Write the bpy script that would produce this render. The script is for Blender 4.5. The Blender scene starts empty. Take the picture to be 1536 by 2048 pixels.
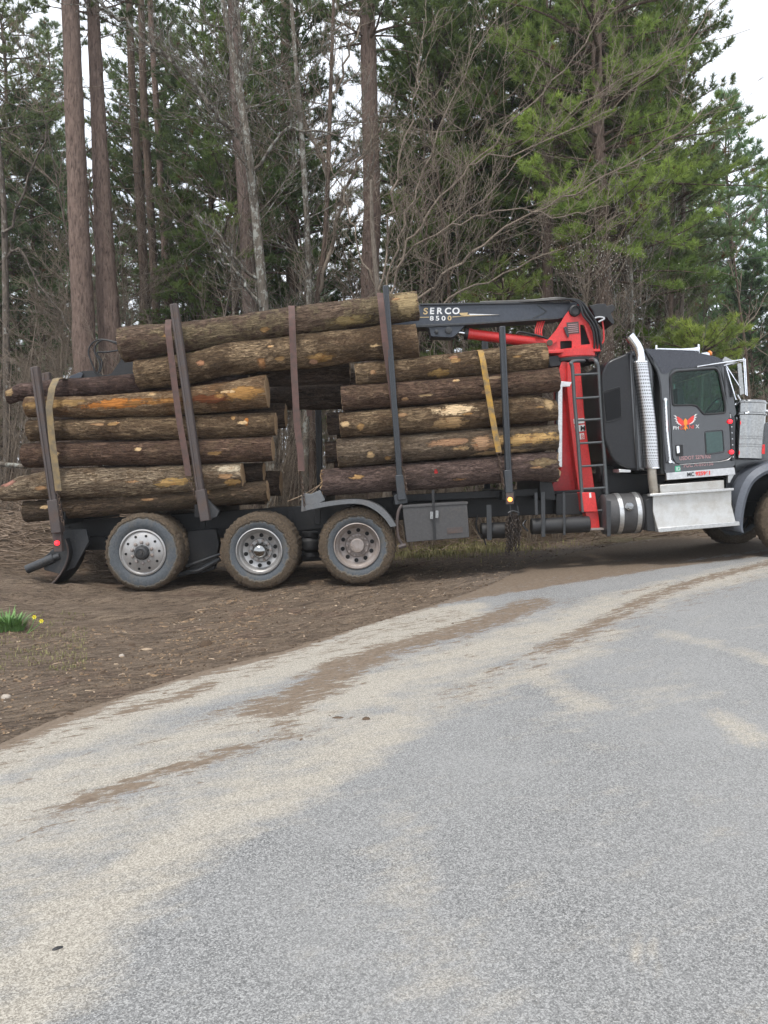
import bpy, bmesh, math, random
import numpy as np
from mathutils import Vector, Matrix, noise as mnoise
R = math.radians
scene = bpy.context.scene
COL = scene.collection

# ------------------------------------------------------------------ camera
F = 1540.0; PITCH = R(2.7); CAMZ = 1.6
cam = bpy.data.cameras.new('camera'); camo = bpy.data.objects.new('camera', cam); COL.objects.link(camo)
cam.sensor_fit = 'VERTICAL'; cam.sensor_height = 36.0; cam.lens = 36.0*F/2048
cam.clip_start = 0.05; cam.clip_end = 2000
camo.location = (0, 0, CAMZ); camo.rotation_euler = (R(90)-PITCH, 0, 0)
scene.camera = camo
scene.render.resolution_x = 768; scene.render.resolution_y = 1024

# ------------------------------------------------------------------ world: bright thin overcast
SUN_EL, SUN_AZ = 64, 205          # azimuth measured from +Y clockwise: behind the viewer, a little to the left
world = bpy.data.worlds.new('World'); scene.world = world; world.use_nodes = True
wn = world.node_tree; wn.nodes.clear()
wo = wn.nodes.new('ShaderNodeOutputWorld'); bg = wn.nodes.new('ShaderNodeBackground')
sky = wn.nodes.new('ShaderNodeTexSky'); sky.sky_type = 'NISHITA'; sky.sun_disc = False
sky.sun_elevation = R(SUN_EL); sky.sun_rotation = R(SUN_AZ)
tc = wn.nodes.new('ShaderNodeTexCoord'); mp = wn.nodes.new('ShaderNodeMapping'); mp.inputs['Scale'].default_value = (1, 1, 2.5)
nz = wn.nodes.new('ShaderNodeTexNoise'); nz.inputs['Scale'].default_value = 2.2; nz.inputs['Detail'].default_value = 6
cr = wn.nodes.new('ShaderNodeValToRGB')
cr.color_ramp.elements[0].position = .3; cr.color_ramp.elements[0].color = (6.8, 7.4, 8.4, 1)
cr.color_ramp.elements[1].position = .7; cr.color_ramp.elements[1].color = (9.3, 9.5, 9.8, 1)
mx = wn.nodes.new('ShaderNodeMix'); mx.data_type = 'RGBA'; mx.inputs[0].default_value = .88
wn.links.new(tc.outputs['Generated'], mp.inputs[0]); wn.links.new(mp.outputs[0], nz.inputs['Vector'])
wn.links.new(nz.outputs[0], cr.inputs[0]); wn.links.new(sky.outputs[0], mx.inputs[6]); wn.links.new(cr.outputs[0], mx.inputs[7])
wn.links.new(mx.outputs[2], bg.inputs[0]); bg.inputs[1].default_value = .1
wn.links.new(bg.outputs[0], wo.inputs[0])

sun = bpy.data.lights.new('sun', 'SUN'); suno = bpy.data.objects.new('sun', sun); COL.objects.link(suno)
sun.energy = 1.5; sun.angle = R(11); sun.color = (1, .96, .9)
sd = Vector((math.sin(R(SUN_AZ))*math.cos(R(SUN_EL)), math.cos(R(SUN_AZ))*math.cos(R(SUN_EL)), math.sin(R(SUN_EL))))
suno.rotation_euler = sd.to_track_quat('Z', 'Y').to_euler(); suno.location = sd*40
vs = scene.view_settings; vs.view_transform = 'Standard'; vs.look = 'None'; vs.exposure = .98; vs.gamma = 1; vs.use_curve_mapping = False
scene.cycles.max_bounces = 6; scene.cycles.transparent_max_bounces = 8

# ------------------------------------------------------------------ pixels (1536x2048 photo) <-> the place
CP, SP = math.cos(PITCH), math.sin(PITCH)
def P(px, py, D):
    """point on the vertical plane Y = D that the photo shows at (px, py)"""
    u, v = (px-768)/F, (1024-py)/F
    dy = CP + v*SP; dz = -SP + v*CP
    t = D/dy
    return Vector((u*t, D, CAMZ + dz*t))
def S(D): return D/F                 # metres per photo pixel at distance D
def sstep(a, b, x):
    t = min(1, max(0, (x-a)/(b-a))); return t*t*(3-2*t)
def hgt(x, y):
    g = 0.0
    if x > -3.4: g = .0075*(x+3.4)**2 if x < 1.0 else .0075*4.4**2 + .066*(x-1)
    g = min(g, .75)
    s = .22 + .78*sstep(3, 10, y)
    h = g*s
    bank = max(0, y-14)*.035
    h += min(bank, 1.2) + sstep(13.6, 17, y)*.12*(.5+.5*math.sin(x*.8+1)*math.cos(y*.55))
    # rubble bank on the left behind the truck
    h += .75*sstep(-3.4, -6.2, x)*sstep(11.4, 14.5, y)
    h += .16*sstep(-3.6, -6.0, x)*sstep(8.2, 10.5, y)*(1-sstep(13, 16, y))
    return h
def G(px, py):
    """ground point seen at pixel"""
    u, v = (px-768)/F, (1024-py)/F
    dy = CP+v*SP; dz = -SP+v*CP
    t = 1.0
    while t < 60:
        if CAMZ+dz*t < hgt(u*t, dy*t): break
        t += .02
    return Vector((u*t, dy*t, hgt(u*t, dy*t)))

# ------------------------------------------------------------------ node helpers / materials
def newmat(name):
    m = bpy.data.materials.new(name); m.use_nodes = True
    nt = m.node_tree; b = nt.nodes['Principled BSDF']
    return m, nt, b
def nn(nt, t, **k):
    n = nt.nodes.new(t)
    for a, v in k.items(): setattr(n, a, v)
    return n
def noise(nt, vec, scale, detail=4, rough=.55, dist=0):
    n = nn(nt, 'ShaderNodeTexNoise'); n.inputs['Scale'].default_value = scale; n.inputs['Detail'].default_value = detail
    n.inputs['Roughness'].default_value = rough; n.inputs['Distortion'].default_value = dist
    if vec is not None: nt.links.new(vec, n.inputs['Vector'])
    return n.outputs[0]
def ramp(nt, fac, stops, interp='LINEAR'):
    n = nn(nt, 'ShaderNodeValToRGB'); cr = n.color_ramp; cr.interpolation = interp
    while len(cr.elements) < len(stops): cr.elements.new(.5)
    for e, (p, c) in zip(cr.elements, stops):
        e.position = p; e.color = (c, c, c, 1) if isinstance(c, (int, float)) else (*c, 1)
    nt.links.new(fac, n.inputs[0]); return n.outputs[0]
def mix(nt, fac, a, b, blend='MIX'):
    n = nn(nt, 'ShaderNodeMix', data_type='RGBA', blend_type=blend)
    for i, v in ((0, fac), (6, a), (7, b)):
        if isinstance(v, (int, float)): n.inputs[i].default_value = v
        elif isinstance(v, tuple): n.inputs[i].default_value = (*v, 1)
        else: nt.links.new(v, n.inputs[i])
    return n.outputs[2]
def mth(nt, op, a, b=0.0, clamp=False, c=None):
    n = nn(nt, 'ShaderNodeMath', operation=op, use_clamp=clamp)
    for i, v in enumerate((a, b) if c is None else (a, b, c)):
        if isinstance(v, (int, float)): n.inputs[i].default_value = v
        else: nt.links.new(v, n.inputs[i])
    return n.outputs[0]
def mapped(nt, kind='Object', scale=(1, 1, 1), loc=(0, 0, 0)):
    t = nn(nt, 'ShaderNodeTexCoord'); m = nn(nt, 'ShaderNodeMapping')
    m.inputs['Scale'].default_value = scale; m.inputs['Location'].default_value = loc
    nt.links.new(t.outputs[kind], m.inputs[0]); return m.outputs[0]
def bump(nt, b, h, strength=.5, dist=.01):
    n = nn(nt, 'ShaderNodeBump'); n.inputs['Strength'].default_value = strength; n.inputs['Distance'].default_value = dist
    nt.links.new(h, n.inputs['Height']); nt.links.new(n.outputs[0], b.inputs['Normal']); return n
def sep(nt, vec):
    n = nn(nt, 'ShaderNodeSeparateXYZ'); nt.links.new(vec, n.inputs[0]); return n.outputs
DUST = (.16, .115, .075)
def paint(name, c, rough=.45, metal=0.0, dust=.25, spec=.5, bmp=.15, scale=3, coat=0, dustc=DUST):
    """painted or bare metal with road dust and uneven gloss"""
    m, nt, b = newmat(name)
    v = mapped(nt)
    n1 = noise(nt, v, scale, 6, .65); n2 = noise(nt, v, scale*11, 4, .6)
    c2 = mix(nt, ramp(nt, n2, [(.3, 0), (.75, 1)]), tuple(x*.78 for x in c), tuple(min(1, x*1.12) for x in c))
    mask = ramp(nt, mth(nt, 'ADD', mth(nt, 'MULTIPLY', n1, .7), mth(nt, 'MULTIPLY', n2, .3)), [(.62-.28*dust, 0), (.9-.3*dust, min(1, dust*1.6))])
    colr = mix(nt, mask, c2, dustc)
    nt.links.new(colr, b.inputs['Base Color'])
    b.inputs['Metallic'].default_value = metal
    nt.links.new(ramp(nt, mth(nt, 'ADD', mask, mth(nt, 'MULTIPLY', n1, .35)), [(0, max(.05, rough-.12)), (1, min(1, rough+.35))]), b.inputs['Roughness'])
    b.inputs['Specular IOR Level'].default_value = spec
    if coat: b.inputs['Coat Weight'].default_value = coat; b.inputs['Coat Roughness'].default_value = .15
    if bmp: bump(nt, b, n2, bmp, .004)
    return m
def emit(name, c, s):
    m, nt, b = newmat(name); b.inputs['Base Color'].default_value = (*c, 1); b.inputs['Roughness'].default_value = .25
    b.inputs['Emission Color'].default_value = (*c, 1); b.inputs['Emission Strength'].default_value = s
    return m
M = {}
M['charcoal'] = paint('charcoal_paint', (.058, .061, .066), .22, .55, .16, coat=1, bmp=.02)
M['roof_navy'] = paint('navy_roof_paint', (.022, .024, .035), .3, .2, .12, bmp=.02, coat=.6)
M['black'] = paint('black_frame_paint', (.014, .014, .015), .55, 0, .30, dustc=(.06, .05, .04))
M['dark_steel'] = paint('dark_steel', (.045, .047, .05), .5, .3, .3)
M['stake_grey'] = paint('rusty_stake_grey', (.082, .066, .062), .65, .1, .55, dustc=(.13, .08, .055), bmp=.3, scale=5)
M['stake_blue'] = paint('stake_slate', (.045, .050, .056), .5, .2, .3, dustc=(.11, .08, .06))
M['fender'] = paint('fender_grey', (.13, .135, .14), .55, 0, .4)
M['fender_front'] = paint('front_fender_grey', (.10, .11, .13), .5, .1, .3)
M['box'] = paint('toolbox_grey', (.062, .060, .060), .55, 0, .25)
M['plastic'] = paint('black_rubber', (.017, .017, .018), .6, 0, .25, dustc=(.08, .06, .045))
M['hose'] = paint('hose_rubber', (.012, .012, .013), .45, 0, .12)
M['red'] = paint('red_crane_paint', (.62, .035, .032), .38, 0, .22, bmp=.1, dustc=(.17, .06, .045), scale=4)
M['red_dark'] = paint('deep_red_crane_paint', (.42, .012, .014), .4, 0, .1, bmp=.08, dustc=(.12, .03, .03))
M['boom'] = paint('slate_boom_paint', (.045, .052, .066), .45, .1, .22, bmp=.06, dustc=(.1, .08, .07))
M['chrome'] = paint('chrome', (.85, .86, .88), .12, 1, .05, bmp=0)
M['steel'] = paint('brushed_stainless', (.34, .34, .335), .2, 1, .03, bmp=0)
M['alu'] = paint('aluminium', (.60, .60, .59), .38, .8, .2, bmp=.08)
M['rim'] = paint('painted_steel_rim', (.42, .41, .40), .42, .6, .42, scale=9, dustc=(.2, .16, .12))
M['rim_dull'] = paint('dusty_steel_rim', (.33, .29, .27), .55, .3, .6, scale=9, dustc=(.2, .15, .11))
M['hole'] = paint('hand_hole_black', (.004, .004, .004), .9, 0, 0, bmp=0)
M['white_plate'] = paint('light_grey_plate', (.55, .56, .57), .4, .1, .15)
M['ladder'] = paint('ladder_grey', (.085, .092, .095), .45, .2, .25)
M['chain'] = paint('rusty_chain', (.11, .075, .055), .6, .6, .4, scale=20)
M['tirechain'] = paint('dark_rusty_chain', (.045, .035, .03), .6, .5, .5, scale=20)
M['pipe'] = paint('exhaust_pipe', (.42, .38, .32), .45, .6, .3)
M['white_ink'] = paint('white_lettering', (.75, .75, .74), .5, 0, .1, bmp=0)
M['pale_ink'] = paint('worn_pink_white_lettering', (.42, .24, .24), .5, 0, .1, bmp=0)
M['red_ink'] = paint('red_lettering', (.72, .05, .04), .5, 0, .1, bmp=0)
M['orange_ink'] = paint('orange_ink', (.85, .28, .03), .5, 0, 0, bmp=0)
M['tan_ink'] = paint('tan_lettering', (.55, .40, .20), .5, 0, .1, bmp=0)
M['green_ink'] = paint('green_decal', (.05, .38, .22), .5, 0, 0, bmp=0)
M['lamp_red'] = emit('red_marker_lamp', (1, .02, .03), 1.6)
M['lamp_orange'] = emit('orange_marker_lamp', (1, .30, .06), 1.6)
M['amber'] = paint('amber_lens', (.85, .22, .02), .2, 0, 0, bmp=0)
M['red_lens'] = paint('red_lens', (.7, .02, .02), .2, 0, 0, bmp=0)
M['seat'] = paint('cab_interior', (.035, .038, .038), .8, 0, .1)

def glass(name, tint, alpha=.35):
    m, nt, b = newmat(name)
    b.inputs['Base Color'].default_value = (*tint, 1); b.inputs['Roughness'].default_value = .03
    b.inputs['Transmission Weight'].default_value = 1; b.inputs['IOR'].default_value = 1.1
    b.inputs['Coat Weight'].default_value = .35; b.inputs['Coat Roughness'].default_value = .02; b.inputs['Coat IOR'].default_value = 1.5
    return m
M['glass'] = glass('tinted_glass', (.40, .66, .60))
M['glass_dark'] = paint('dark_green_glass', (.05, .085, .08), .08, .3, 0, bmp=0)
M['glass_black'] = paint('black_glass', (.006, .006, .007), .5, 0, 0, bmp=0, spec=.2)
M['sleeper_dark'] = paint('sleeper_near_black', (.022, .022, .024), .35, .1, .15, bmp=.03, spec=.3)  # near-black tone for the rear sleeper section, darker than the charcoal front

def strapmat(name, c, c2):
    m, nt, b = newmat(name); v = mapped(nt, 'Object')
    n = noise(nt, v, 9, 5, .7); w = noise(nt, mapped(nt, 'Object', (400, 400, 400)), 1, 1)
    cc = mix(nt, ramp(nt, n, [(.38, 0), (.62, 1)]), c, c2)
    nt.links.new(cc, b.inputs['Base Color']); b.inputs['Roughness'].default_value = .85
    bump(nt, b, w, .3, .002); return m
M['strap_red'] = strapmat('faded_red_webbing', (.115, .062, .052), (.075, .05, .042))
M['strap_yellow'] = strapmat('dirty_yellow_webbing', (.40, .225, .04), (.16, .12, .07))
M['strap_tan'] = strapmat('muddy_tan_webbing', (.24, .17, .08), (.13, .105, .07))

def tyremat():
    m, nt, b = newmat('muddy_tyre_rubber'); v = mapped(nt)
    s = sep(nt, v)
    r = mth(nt, 'SQRT', mth(nt, 'ADD', mth(nt, 'MULTIPLY', s[0], s[0]), mth(nt, 'MULTIPLY', s[2], s[2])))
    n = noise(nt, v, 9, 5, .7); n2 = noise(nt, v, 40, 4, .7)
    oi = nn(nt, 'ShaderNodeObjectInfo')
    rr = mth(nt, 'ADD', r, mth(nt, 'MULTIPLY', mth(nt, 'SUBTRACT', n, .5), .11))
    ringn = mth(nt, 'SINE', mth(nt, 'MULTIPLY', r, 330))
    rr = mth(nt, 'ADD', rr, mth(nt, 'MULTIPLY', oi.outputs['Alpha'], .075))
    mud = ramp(nt, rr, [(.492, 0), (.512, 1)])
    rub = mix(nt, ramp(nt, n2, [(.3, 0), (.7, 1)]), (.052, .059, .067), (.098, .108, .117))
    rub = mix(nt, ramp(nt, noise(nt, v, 5, 4, .6), [(.5, 0), (.75, .6)]), rub, (.13, .112, .085))
    mudc = mix(nt, ramp(nt, n2, [(.35, 0), (.7, 1)]), (.055, .038, .024), (.155, .112, .07))
    rimline = ramp(nt, rr, [(.484, 0), (.497, 1), (.512, 0)])
    c = mix(nt, mud, rub, mudc); c = mix(nt, mth(nt, 'MULTIPLY', rimline, .55), c, (.30, .25, .18))
    nt.links.new(c, b.inputs['Base Color']); b.inputs['Roughness'].default_value = .85
    h = mth(nt, 'ADD', mth(nt, 'MULTIPLY', mud, 1.0), mth(nt, 'MULTIPLY', mth(nt, 'MULTIPLY', n2, mud), 1.2))
    bump(nt, b, h, 1.0, .035); return m
M['tyre'] = tyremat()

def diamond():
    m, nt, b = newmat('diamond_tread_plate')
    v = mapped(nt, 'Object', (1, 1, 1)); s = sep(nt, v)
    def lug(a, ph):
        u = mth(nt, 'ADD', mth(nt, 'MULTIPLY', s[0], a*30), mth(nt, 'MULTIPLY', s[2], 30)); w = mth(nt, 'SUBTRACT', mth(nt, 'MULTIPLY', s[0], 30), mth(nt, 'MULTIPLY', s[2], a*30))
        fu = mth(nt, 'PINGPONG', mth(nt, 'ADD', u, ph), .5); fw = mth(nt, 'PINGPONG', mth(nt, 'ADD', w, ph), .5)
        return mth(nt, 'MULTIPLY', mth(nt, 'GREATER_THAN', fu, .33), mth(nt, 'GREATER_THAN', fw, .16))
    h = mth(nt, 'MAXIMUM', lug(1, 0), lug(1, .5))
    n = noise(nt, v, 5, 5, .65)
    c = mix(nt, ramp(nt, n, [(.4, 0), (.75, 1)]), (.50, .49, .46), (.33, .29, .23))
    c = mix(nt, mth(nt, 'MULTIPLY', h, .5), c, (.85, .85, .84))
    nt.links.new(c, b.inputs['Base Color']); b.inputs['Metallic'].default_value = .75; b.inputs['Roughness'].default_value = .42
    bump(nt, b, h, 1.0, .012); return m
M['diamond'] = diamond()
M['black'].node_tree.nodes['Principled BSDF'].inputs['Specular IOR Level'].default_value = .35

# ------------------------------------------------------------------ mesh helpers
class MB:
    def __init__(s): s.v = []; s.f = []; s.mi = []; s.cur = 0; s.pieces = []
    def add(s, vs, fs):
        vs = list(vs); fs = list(fs); s.pieces.append((vs, fs))
        o = len(s.v); s.v.extend([tuple(v) for v in vs]); s.f.extend([tuple(i+o for i in f) for f in fs]); s.mi.extend([s.cur]*len(fs))
    def box(s, c, size, rot=None):
        hx, hy, hz = size[0]/2, size[1]/2, size[2]/2
        vs = [Vector((x, y, z)) for x in (-hx, hx) for y in (-hy, hy) for z in (-hz, hz)]
        if rot is not None: vs = [rot @ v for v in vs]
        vs = [v+Vector(c) for v in vs]
        s.add(vs, [(0, 1, 3, 2), (4, 6, 7, 5), (0, 4, 5, 1), (2, 3, 7, 6), (0, 2, 6, 4), (1, 5, 7, 3)])
    def prism(s, pts, D, t, back_scale=None):
        """outline in photo pixels at distance D, extruded t metres straight back"""
        a = [P(x, y, D) for x, y in pts]; b = [v+Vector((0, t, 0)) for v in a]; n = len(a)
        s.add(a+b, [tuple(range(n)), tuple(range(2*n-1, n-1, -1))]+[(i, i+n, (i+1) % n+n, (i+1) % n) for i in range(n)])
    def prism3(s, a, off):
        a = [Vector(v) for v in a]; b = [v+Vector(off) for v in a]; n = len(a)
        s.add(a+b, [tuple(range(n)), tuple(range(2*n-1, n-1, -1))]+[(i, i+n, (i+1) % n+n, (i+1) % n) for i in range(n)])
    def tube(s, pts, r, sides=8, cap=True):
        pts = [Vector(p) for p in pts]; n = len(pts)
        if not hasattr(r, '__len__'): r = [r]*n
        vs = []; up = None
        for i, p in enumerate(pts):
            t = (pts[min(i+1, n-1)]-pts[max(i-1, 0)]).normalized()
            if up is None:
                up = t.orthogonal().normalized()
            else:
                up = (up - t*up.dot(t)); up = up.normalized() if up.length > 1e-6 else t.orthogonal().normalized()
            q = t.cross(up)
            for k in range(sides):
                a = 2*math.pi*k/sides
                vs.append(p+(up*math.cos(a)+q*math.sin(a))*r[i])
        fs = [(i*sides+k, i*sides+(k+1) % sides, (i+1)*sides+(k+1) % sides, (i+1)*sides+k) for i in range(n-1) for k in range(sides)]
        if cap: fs += [tuple(range(sides-1, -1, -1)), tuple(range((n-1)*sides, n*sides))]
        s.add(vs, fs)
    def lathe(s, c, axis, prof, seg=40, close=False):
        """prof: list of (radius, offset along axis)"""
        c = Vector(c); ax = Vector(axis).normalized(); u = ax.orthogonal().normalized(); w = ax.cross(u); n = len(prof); vs = []
        for (r, o) in prof:
            for k in range(seg):
                a = 2*math.pi*k/seg; vs.append(c+ax*o+(u*math.cos(a)+w*math.sin(a))*r)
        fs = [(i*seg+k, i*seg+(k+1) % seg, (i+1)*seg+(k+1) % seg, (i+1)*seg+k) for i in range(n-1) for k in range(seg)]
        if not close:
            if prof[0][0] > 1e-5: fs.append(tuple(range(seg-1, -1, -1)))
            if prof[-1][0] > 1e-5: fs.append(tuple(range((n-1)*seg, n*seg)))
        s.add(vs, fs)
    def disc(s, c, r, t, seg=16, ax=(0, -1, 0)): s.lathe(c, ax, [(r, 0), (r, t)], seg)
    def build(s, name, mats, parent=None, bevel=0, smooth=35, origin=None, recalc=True):
        me = bpy.data.meshes.new(name)
        o = bpy.data.objects.new(name, me)
        org = Vector(origin) if origin is not None else (sum((Vector(v) for v in s.v), Vector())/max(1, len(s.v)))
        me.from_pydata([tuple(Vector(v)-org) for v in s.v], [], s.f)
        if not isinstance(mats, (list, tuple)): mats = [mats]
        for m in mats: me.materials.append(m)
        if len(mats) > 1: me.polygons.foreach_set('material_index', s.mi)
        if recalc:
            bm = bmesh.new(); bm.from_mesh(me); bmesh.ops.recalc_face_normals(bm, faces=bm.faces); bm.to_mesh(me); bm.free()
        me.polygons.foreach_set('use_smooth', [True]*len(me.polygons)); me.set_sharp_from_angle(angle=R(smooth))
        me.update(); COL.objects.link(o)
        if bevel:
            bv = o.modifiers.new('bevel', 'BEVEL'); bv.width = bevel; bv.segments = 2; bv.limit_method = 'ANGLE'; bv.angle_limit = R(40); bv.harden_normals = False
        place(o, org, parent)
        return o
WORLDPOS = {}
def place(o, org, parent):
    """parents keep a translation-only transform, so children are offset from them"""
    WORLDPOS[o.name] = Vector(org)
    if parent is not None:
        o.parent = parent; o.location = Vector(org)-WORLDPOS[parent.name]
    else: o.location = org
def empty(name, loc):
    o = bpy.data.objects.new(name, None); COL.objects.link(o); o.location = loc; o.empty_display_size = .3; WORLDPOS[o.name] = Vector(loc); return o
def tag(o, label=None, cat=None, group=None, kind=None):
    if label: o['label'] = label
    if cat: o['category'] = cat
    if group: o['group'] = group
    if kind: o['kind'] = kind
    return o
def rnd(pts, r, n=5):
    """round the corners of an outline given in pixels"""
    out = []; m = len(pts)
    for i in range(m):
        p0, p1, p2 = Vector((*pts[i-1][:2], 0)), Vector((*pts[i][:2], 0)), Vector((*pts[(i+1) % m][:2], 0))
        rr = pts[i][2] if len(pts[i]) > 2 else r
        a = (p0-p1); b = (p2-p1); q = min(rr, a.length*.45, b.length*.45)
        if q <= .2: out.append((p1.x, p1.y)); continue
        A = p1+a.normalized()*q; B = p1+b.normalized()*q
        for k in range(n+1):
            t = k/n; v = A*(1-t)**2+p1*2*t*(1-t)+B*t*t; out.append((v.x, v.y))
    return out
def spline(pts, n=8):
    pts = [Vector(p) for p in pts]; out = []
    for i in range(len(pts)-1):
        p0, p1, p2, p3 = pts[max(i-1, 0)], pts[i], pts[i+1], pts[min(i+2, len(pts)-1)]
        for k in range(n):
            t = k/n; out.append(.5*((2*p1)+(p2-p0)*t+(2*p0-5*p1+4*p2-p3)*t*t+(3*p1-p0-3*p2+p3)*t**3))
    out.append(pts[-1]); return out
def text(name, s, px, py, D, h_px, mat, parent, slope=0, squeeze=1.0, off=.012, bold=.0, shear=0):
    """lettering as a thin mesh; px,py = left baseline"""
    cu = bpy.data.curves.new(name, 'FONT'); cu.body = s; cu.size = h_px*S(D)/.69; cu.extrude = .002; cu.offset = bold; cu.shear = shear
    t = bpy.data.objects.new(name, cu); COL.objects.link(t)
    dg = bpy.context.evaluated_depsgraph_get(); me = bpy.data.meshes.new_from_object(t.evaluated_get(dg))
    bpy.data.objects.remove(t)
    o = bpy.data.objects.new(name, me); me.materials.clear(); me.materials.append(mat); COL.objects.link(o)
    place(o, P(px, py, D)+Vector((0, -off, 0)), parent)
    me.transform(Matrix.Diagonal((squeeze, 1, 1, 1)))
    me.transform(Matrix.Rotation(R(90), 4, 'X')); me.transform(Matrix.Rotation(R(-slope), 4, 'Y'))
    return o
def chain(mb, pts, link=.045, w=.011):
    """real links along a path"""
    pts = [Vector(p) for p in pts]
    L = sum((pts[i+1]-pts[i]).length for i in range(len(pts)-1)); n = max(2, int(L/(link*.74)))
    def at(d):
        for i in range(len(pts)-1):
            l = (pts[i+1]-pts[i]).length
            if d <= l or i == len(pts)-2: return pts[i].lerp(pts[i+1], d/max(l, 1e-6)), (pts[i+1]-pts[i]).normalized()
            d -= l
    for k in range(n):
        p, t = at(L*(k+.5)/n); a = t.orthogonal().normalized(); b = t.cross(a)
        if k % 2: a = b
        ring = []
        for j in range(8):
            an = 2*math.pi*j/8; ring.append(p+t*math.cos(an)*link*.5+a*math.sin(an)*link*.32)
        ring.append(ring[0]); mb.tube(ring, w*.5, 4, False)
# ------------------------------------------------------------------ ground, road
def fbm(x, y, s, seed=0, o=3):
    return mnoise.fractal(Vector((x*s+seed, y*s-seed*.7, seed*1.3)), 1.0, 2.0, o)
EDGE = [G(*p) for p in [(-260, 1600), (0, 1492), (110, 1443), (250, 1393), (400, 1345), (560, 1308), (700, 1262), (860, 1215), (980, 1172), (1060, 1132), (1140, 1108), (1260, 1085), (1400, 1068)]]
EDGE = [Vector((-9.5, EDGE[0].y-1.9, 0))] + EDGE + [Vector((30, EDGE[-1].y+4, 0))]
def edge_y(x):
    for a, b in zip(EDGE, EDGE[1:]):
        if a.x <= x <= b.x: return a.y+(b.y-a.y)*(x-a.x)/max(1e-6, b.x-a.x)
    return EDGE[0].y-(EDGE[0].x-x)*.4 if x < EDGE[0].x else EDGE[-1].y
def graded(a, b, fine0, fine1, fs, growth=1.12, mx_=6):
    xs = list(np.arange(fine0, fine1, fs)); st = fs; v = xs[-1]
    while v < b: st = min(mx_, st*growth); v += st; xs.append(v)
    st = fs; v = fine0
    while v > a: st = min(mx_, st*growth); v -= st; xs.insert(0, v)
    return xs
def grid(name, xs, ys, zf, keep=None):
    nx, ny = len(xs), len(ys)
    co = [(x, y, zf(x, y)) for y in ys for x in xs]
    fs = [(j*nx+i, j*nx+i+1, (j+1)*nx+i+1, (j+1)*nx+i) for j in range(ny-1) for i in range(nx-1) if keep is None or keep((xs[i]+xs[i+1])/2, (ys[j]+ys[j+1])/2)]
    me = bpy.data.meshes.new(name); me.from_pydata(co, [], fs)
    me.polygons.foreach_set('use_smooth', [True]*len(me.polygons))
    if keep is not None:
        bm = bmesh.new(); bm.from_mesh(me); bmesh.ops.delete(bm, geom=[v for v in bm.verts if not v.link_faces], context='VERTS'); bm.to_mesh(me); bm.free()
    o = bpy.data.objects.new(name, me); COL.objects.link(o); WORLDPOS[name] = Vector(); return o
def gz(x, y):
    h = hgt(x, y)
    d = y-edge_y(x)                       # >0: off the road
    h -= .03*sstep(.03, -.12, d)
    if d < 0: return h
    k = min(1, d/.5)
    u_ = x*.91+y*-.41; w_ = x*.41+y*.91; h += k*(.035*fbm(x, y, 1.1, 3)+.024*fbm(u_*.35, w_, 3.2, 9, 4)+.012*fbm(u_*.5, w_, 9, 13, 3))
    # wheel ruts running along the truck's track
    if 5 < y < 13:
        for y0, w in ((10.35, .2), (9.6, .12), (8.6, .1)):
            yy = y0+.10*(x+3)*.3+.12*math.sin(x*.7+y0)
            h -= k*.035*math.exp(-((y-yy)/w)**2)
            h += k*.02*math.exp(-((y-yy-w*1.7)/(w*.5))**2)
    if y > 13: h += .05*fbm(x, y, .8, 5)*min(1, (y-13)/2)
    if x < -3.3: h += .08*fbm(x, y, 2.2, 21, 4)*sstep(-3.3, -4.6, x)*sstep(8, 10, y)
    return h
ground = grid('ground', graded(-90, 90, -6.2, 7.0, .07), graded(-8, 190, 3.6, 15.5, .07), gz)
tag(ground, kind='structure')
m, nt, b = newmat('mud_and_leaf_litter')
v = mapped(nt, 'Object'); s = sep(nt, v)
tcr = nn(nt, 'ShaderNodeTexCoord'); mpr = nn(nt, 'ShaderNodeMapping'); mpr.inputs['Rotation'].default_value = (0, 0, R(-24)); nt.links.new(tcr.outputs['Object'], mpr.inputs[0])
mps = nn(nt, 'ShaderNodeMapping'); mps.inputs['Scale'].default_value = (.7, 3.6, 1); nt.links.new(mpr.outputs[0], mps.inputs[0]); vs_ = mps.outputs[0]
n1 = noise(nt, v, 1.1, 6, .6); n2 = noise(nt, vs_, 7, 7, .72); n3 = noise(nt, v, 55, 4, .75); n4 = noise(nt, vs_, 1.3, 6, .62)
mud = mix(nt, ramp(nt, n2, [(.3, 0), (.68, 1)]), (.092, .063, .043), (.32, .238, .168))
mud = mix(nt, ramp(nt, n4, [(.45, 0), (.7, .75)]), mud, (.31, .235, .165))
mud = mix(nt, ramp(nt, n1, [(.56, 0), (.72, .45)]), mud, (.20, .10, .078))
mud = mix(nt, ramp(nt, mth(nt, 'ABSOLUTE', mth(nt, 'SUBTRACT', noise(nt, vs_, 3.1, 6, .6), .5)), [(.0, .8), (.035, 0)]), mud, (.045, .03, .02))
mud = mix(nt, ramp(nt, n3, [(.34, .75), (.5, 0)]), mud, (.045, .03, .02))
mud = mix(nt, ramp(nt, n3, [(.66, 0), (.74, .8)]), mud, (.42, .33, .24))
litter = mix(nt, ramp(nt, n2, [(.3, 0), (.7, 1)]), (.07, .046, .032), (.27, .195, .13))
litter = mix(nt, ramp(nt, n3, [(.56, 0), (.68, .8)]), litter, (.32, .24, .16))
litter = mix(nt, ramp(nt, n1, [(.5, 0), (.65, .6)]), litter, (.085, .10, .035))
far = ramp(nt, mth(nt, 'ADD', s[1], mth(nt, 'MULTIPLY', n1, 2.5)), [(0, 0), (1, 1)])
mr = nn(nt, 'ShaderNodeMapRange'); mr.inputs[1].default_value = 14.2; mr.inputs[2].default_value = 16.2
nt.links.new(mth(nt, 'ADD', s[1], mth(nt, 'MULTIPLY', n1, 2.0)), mr.inputs[0])
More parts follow.
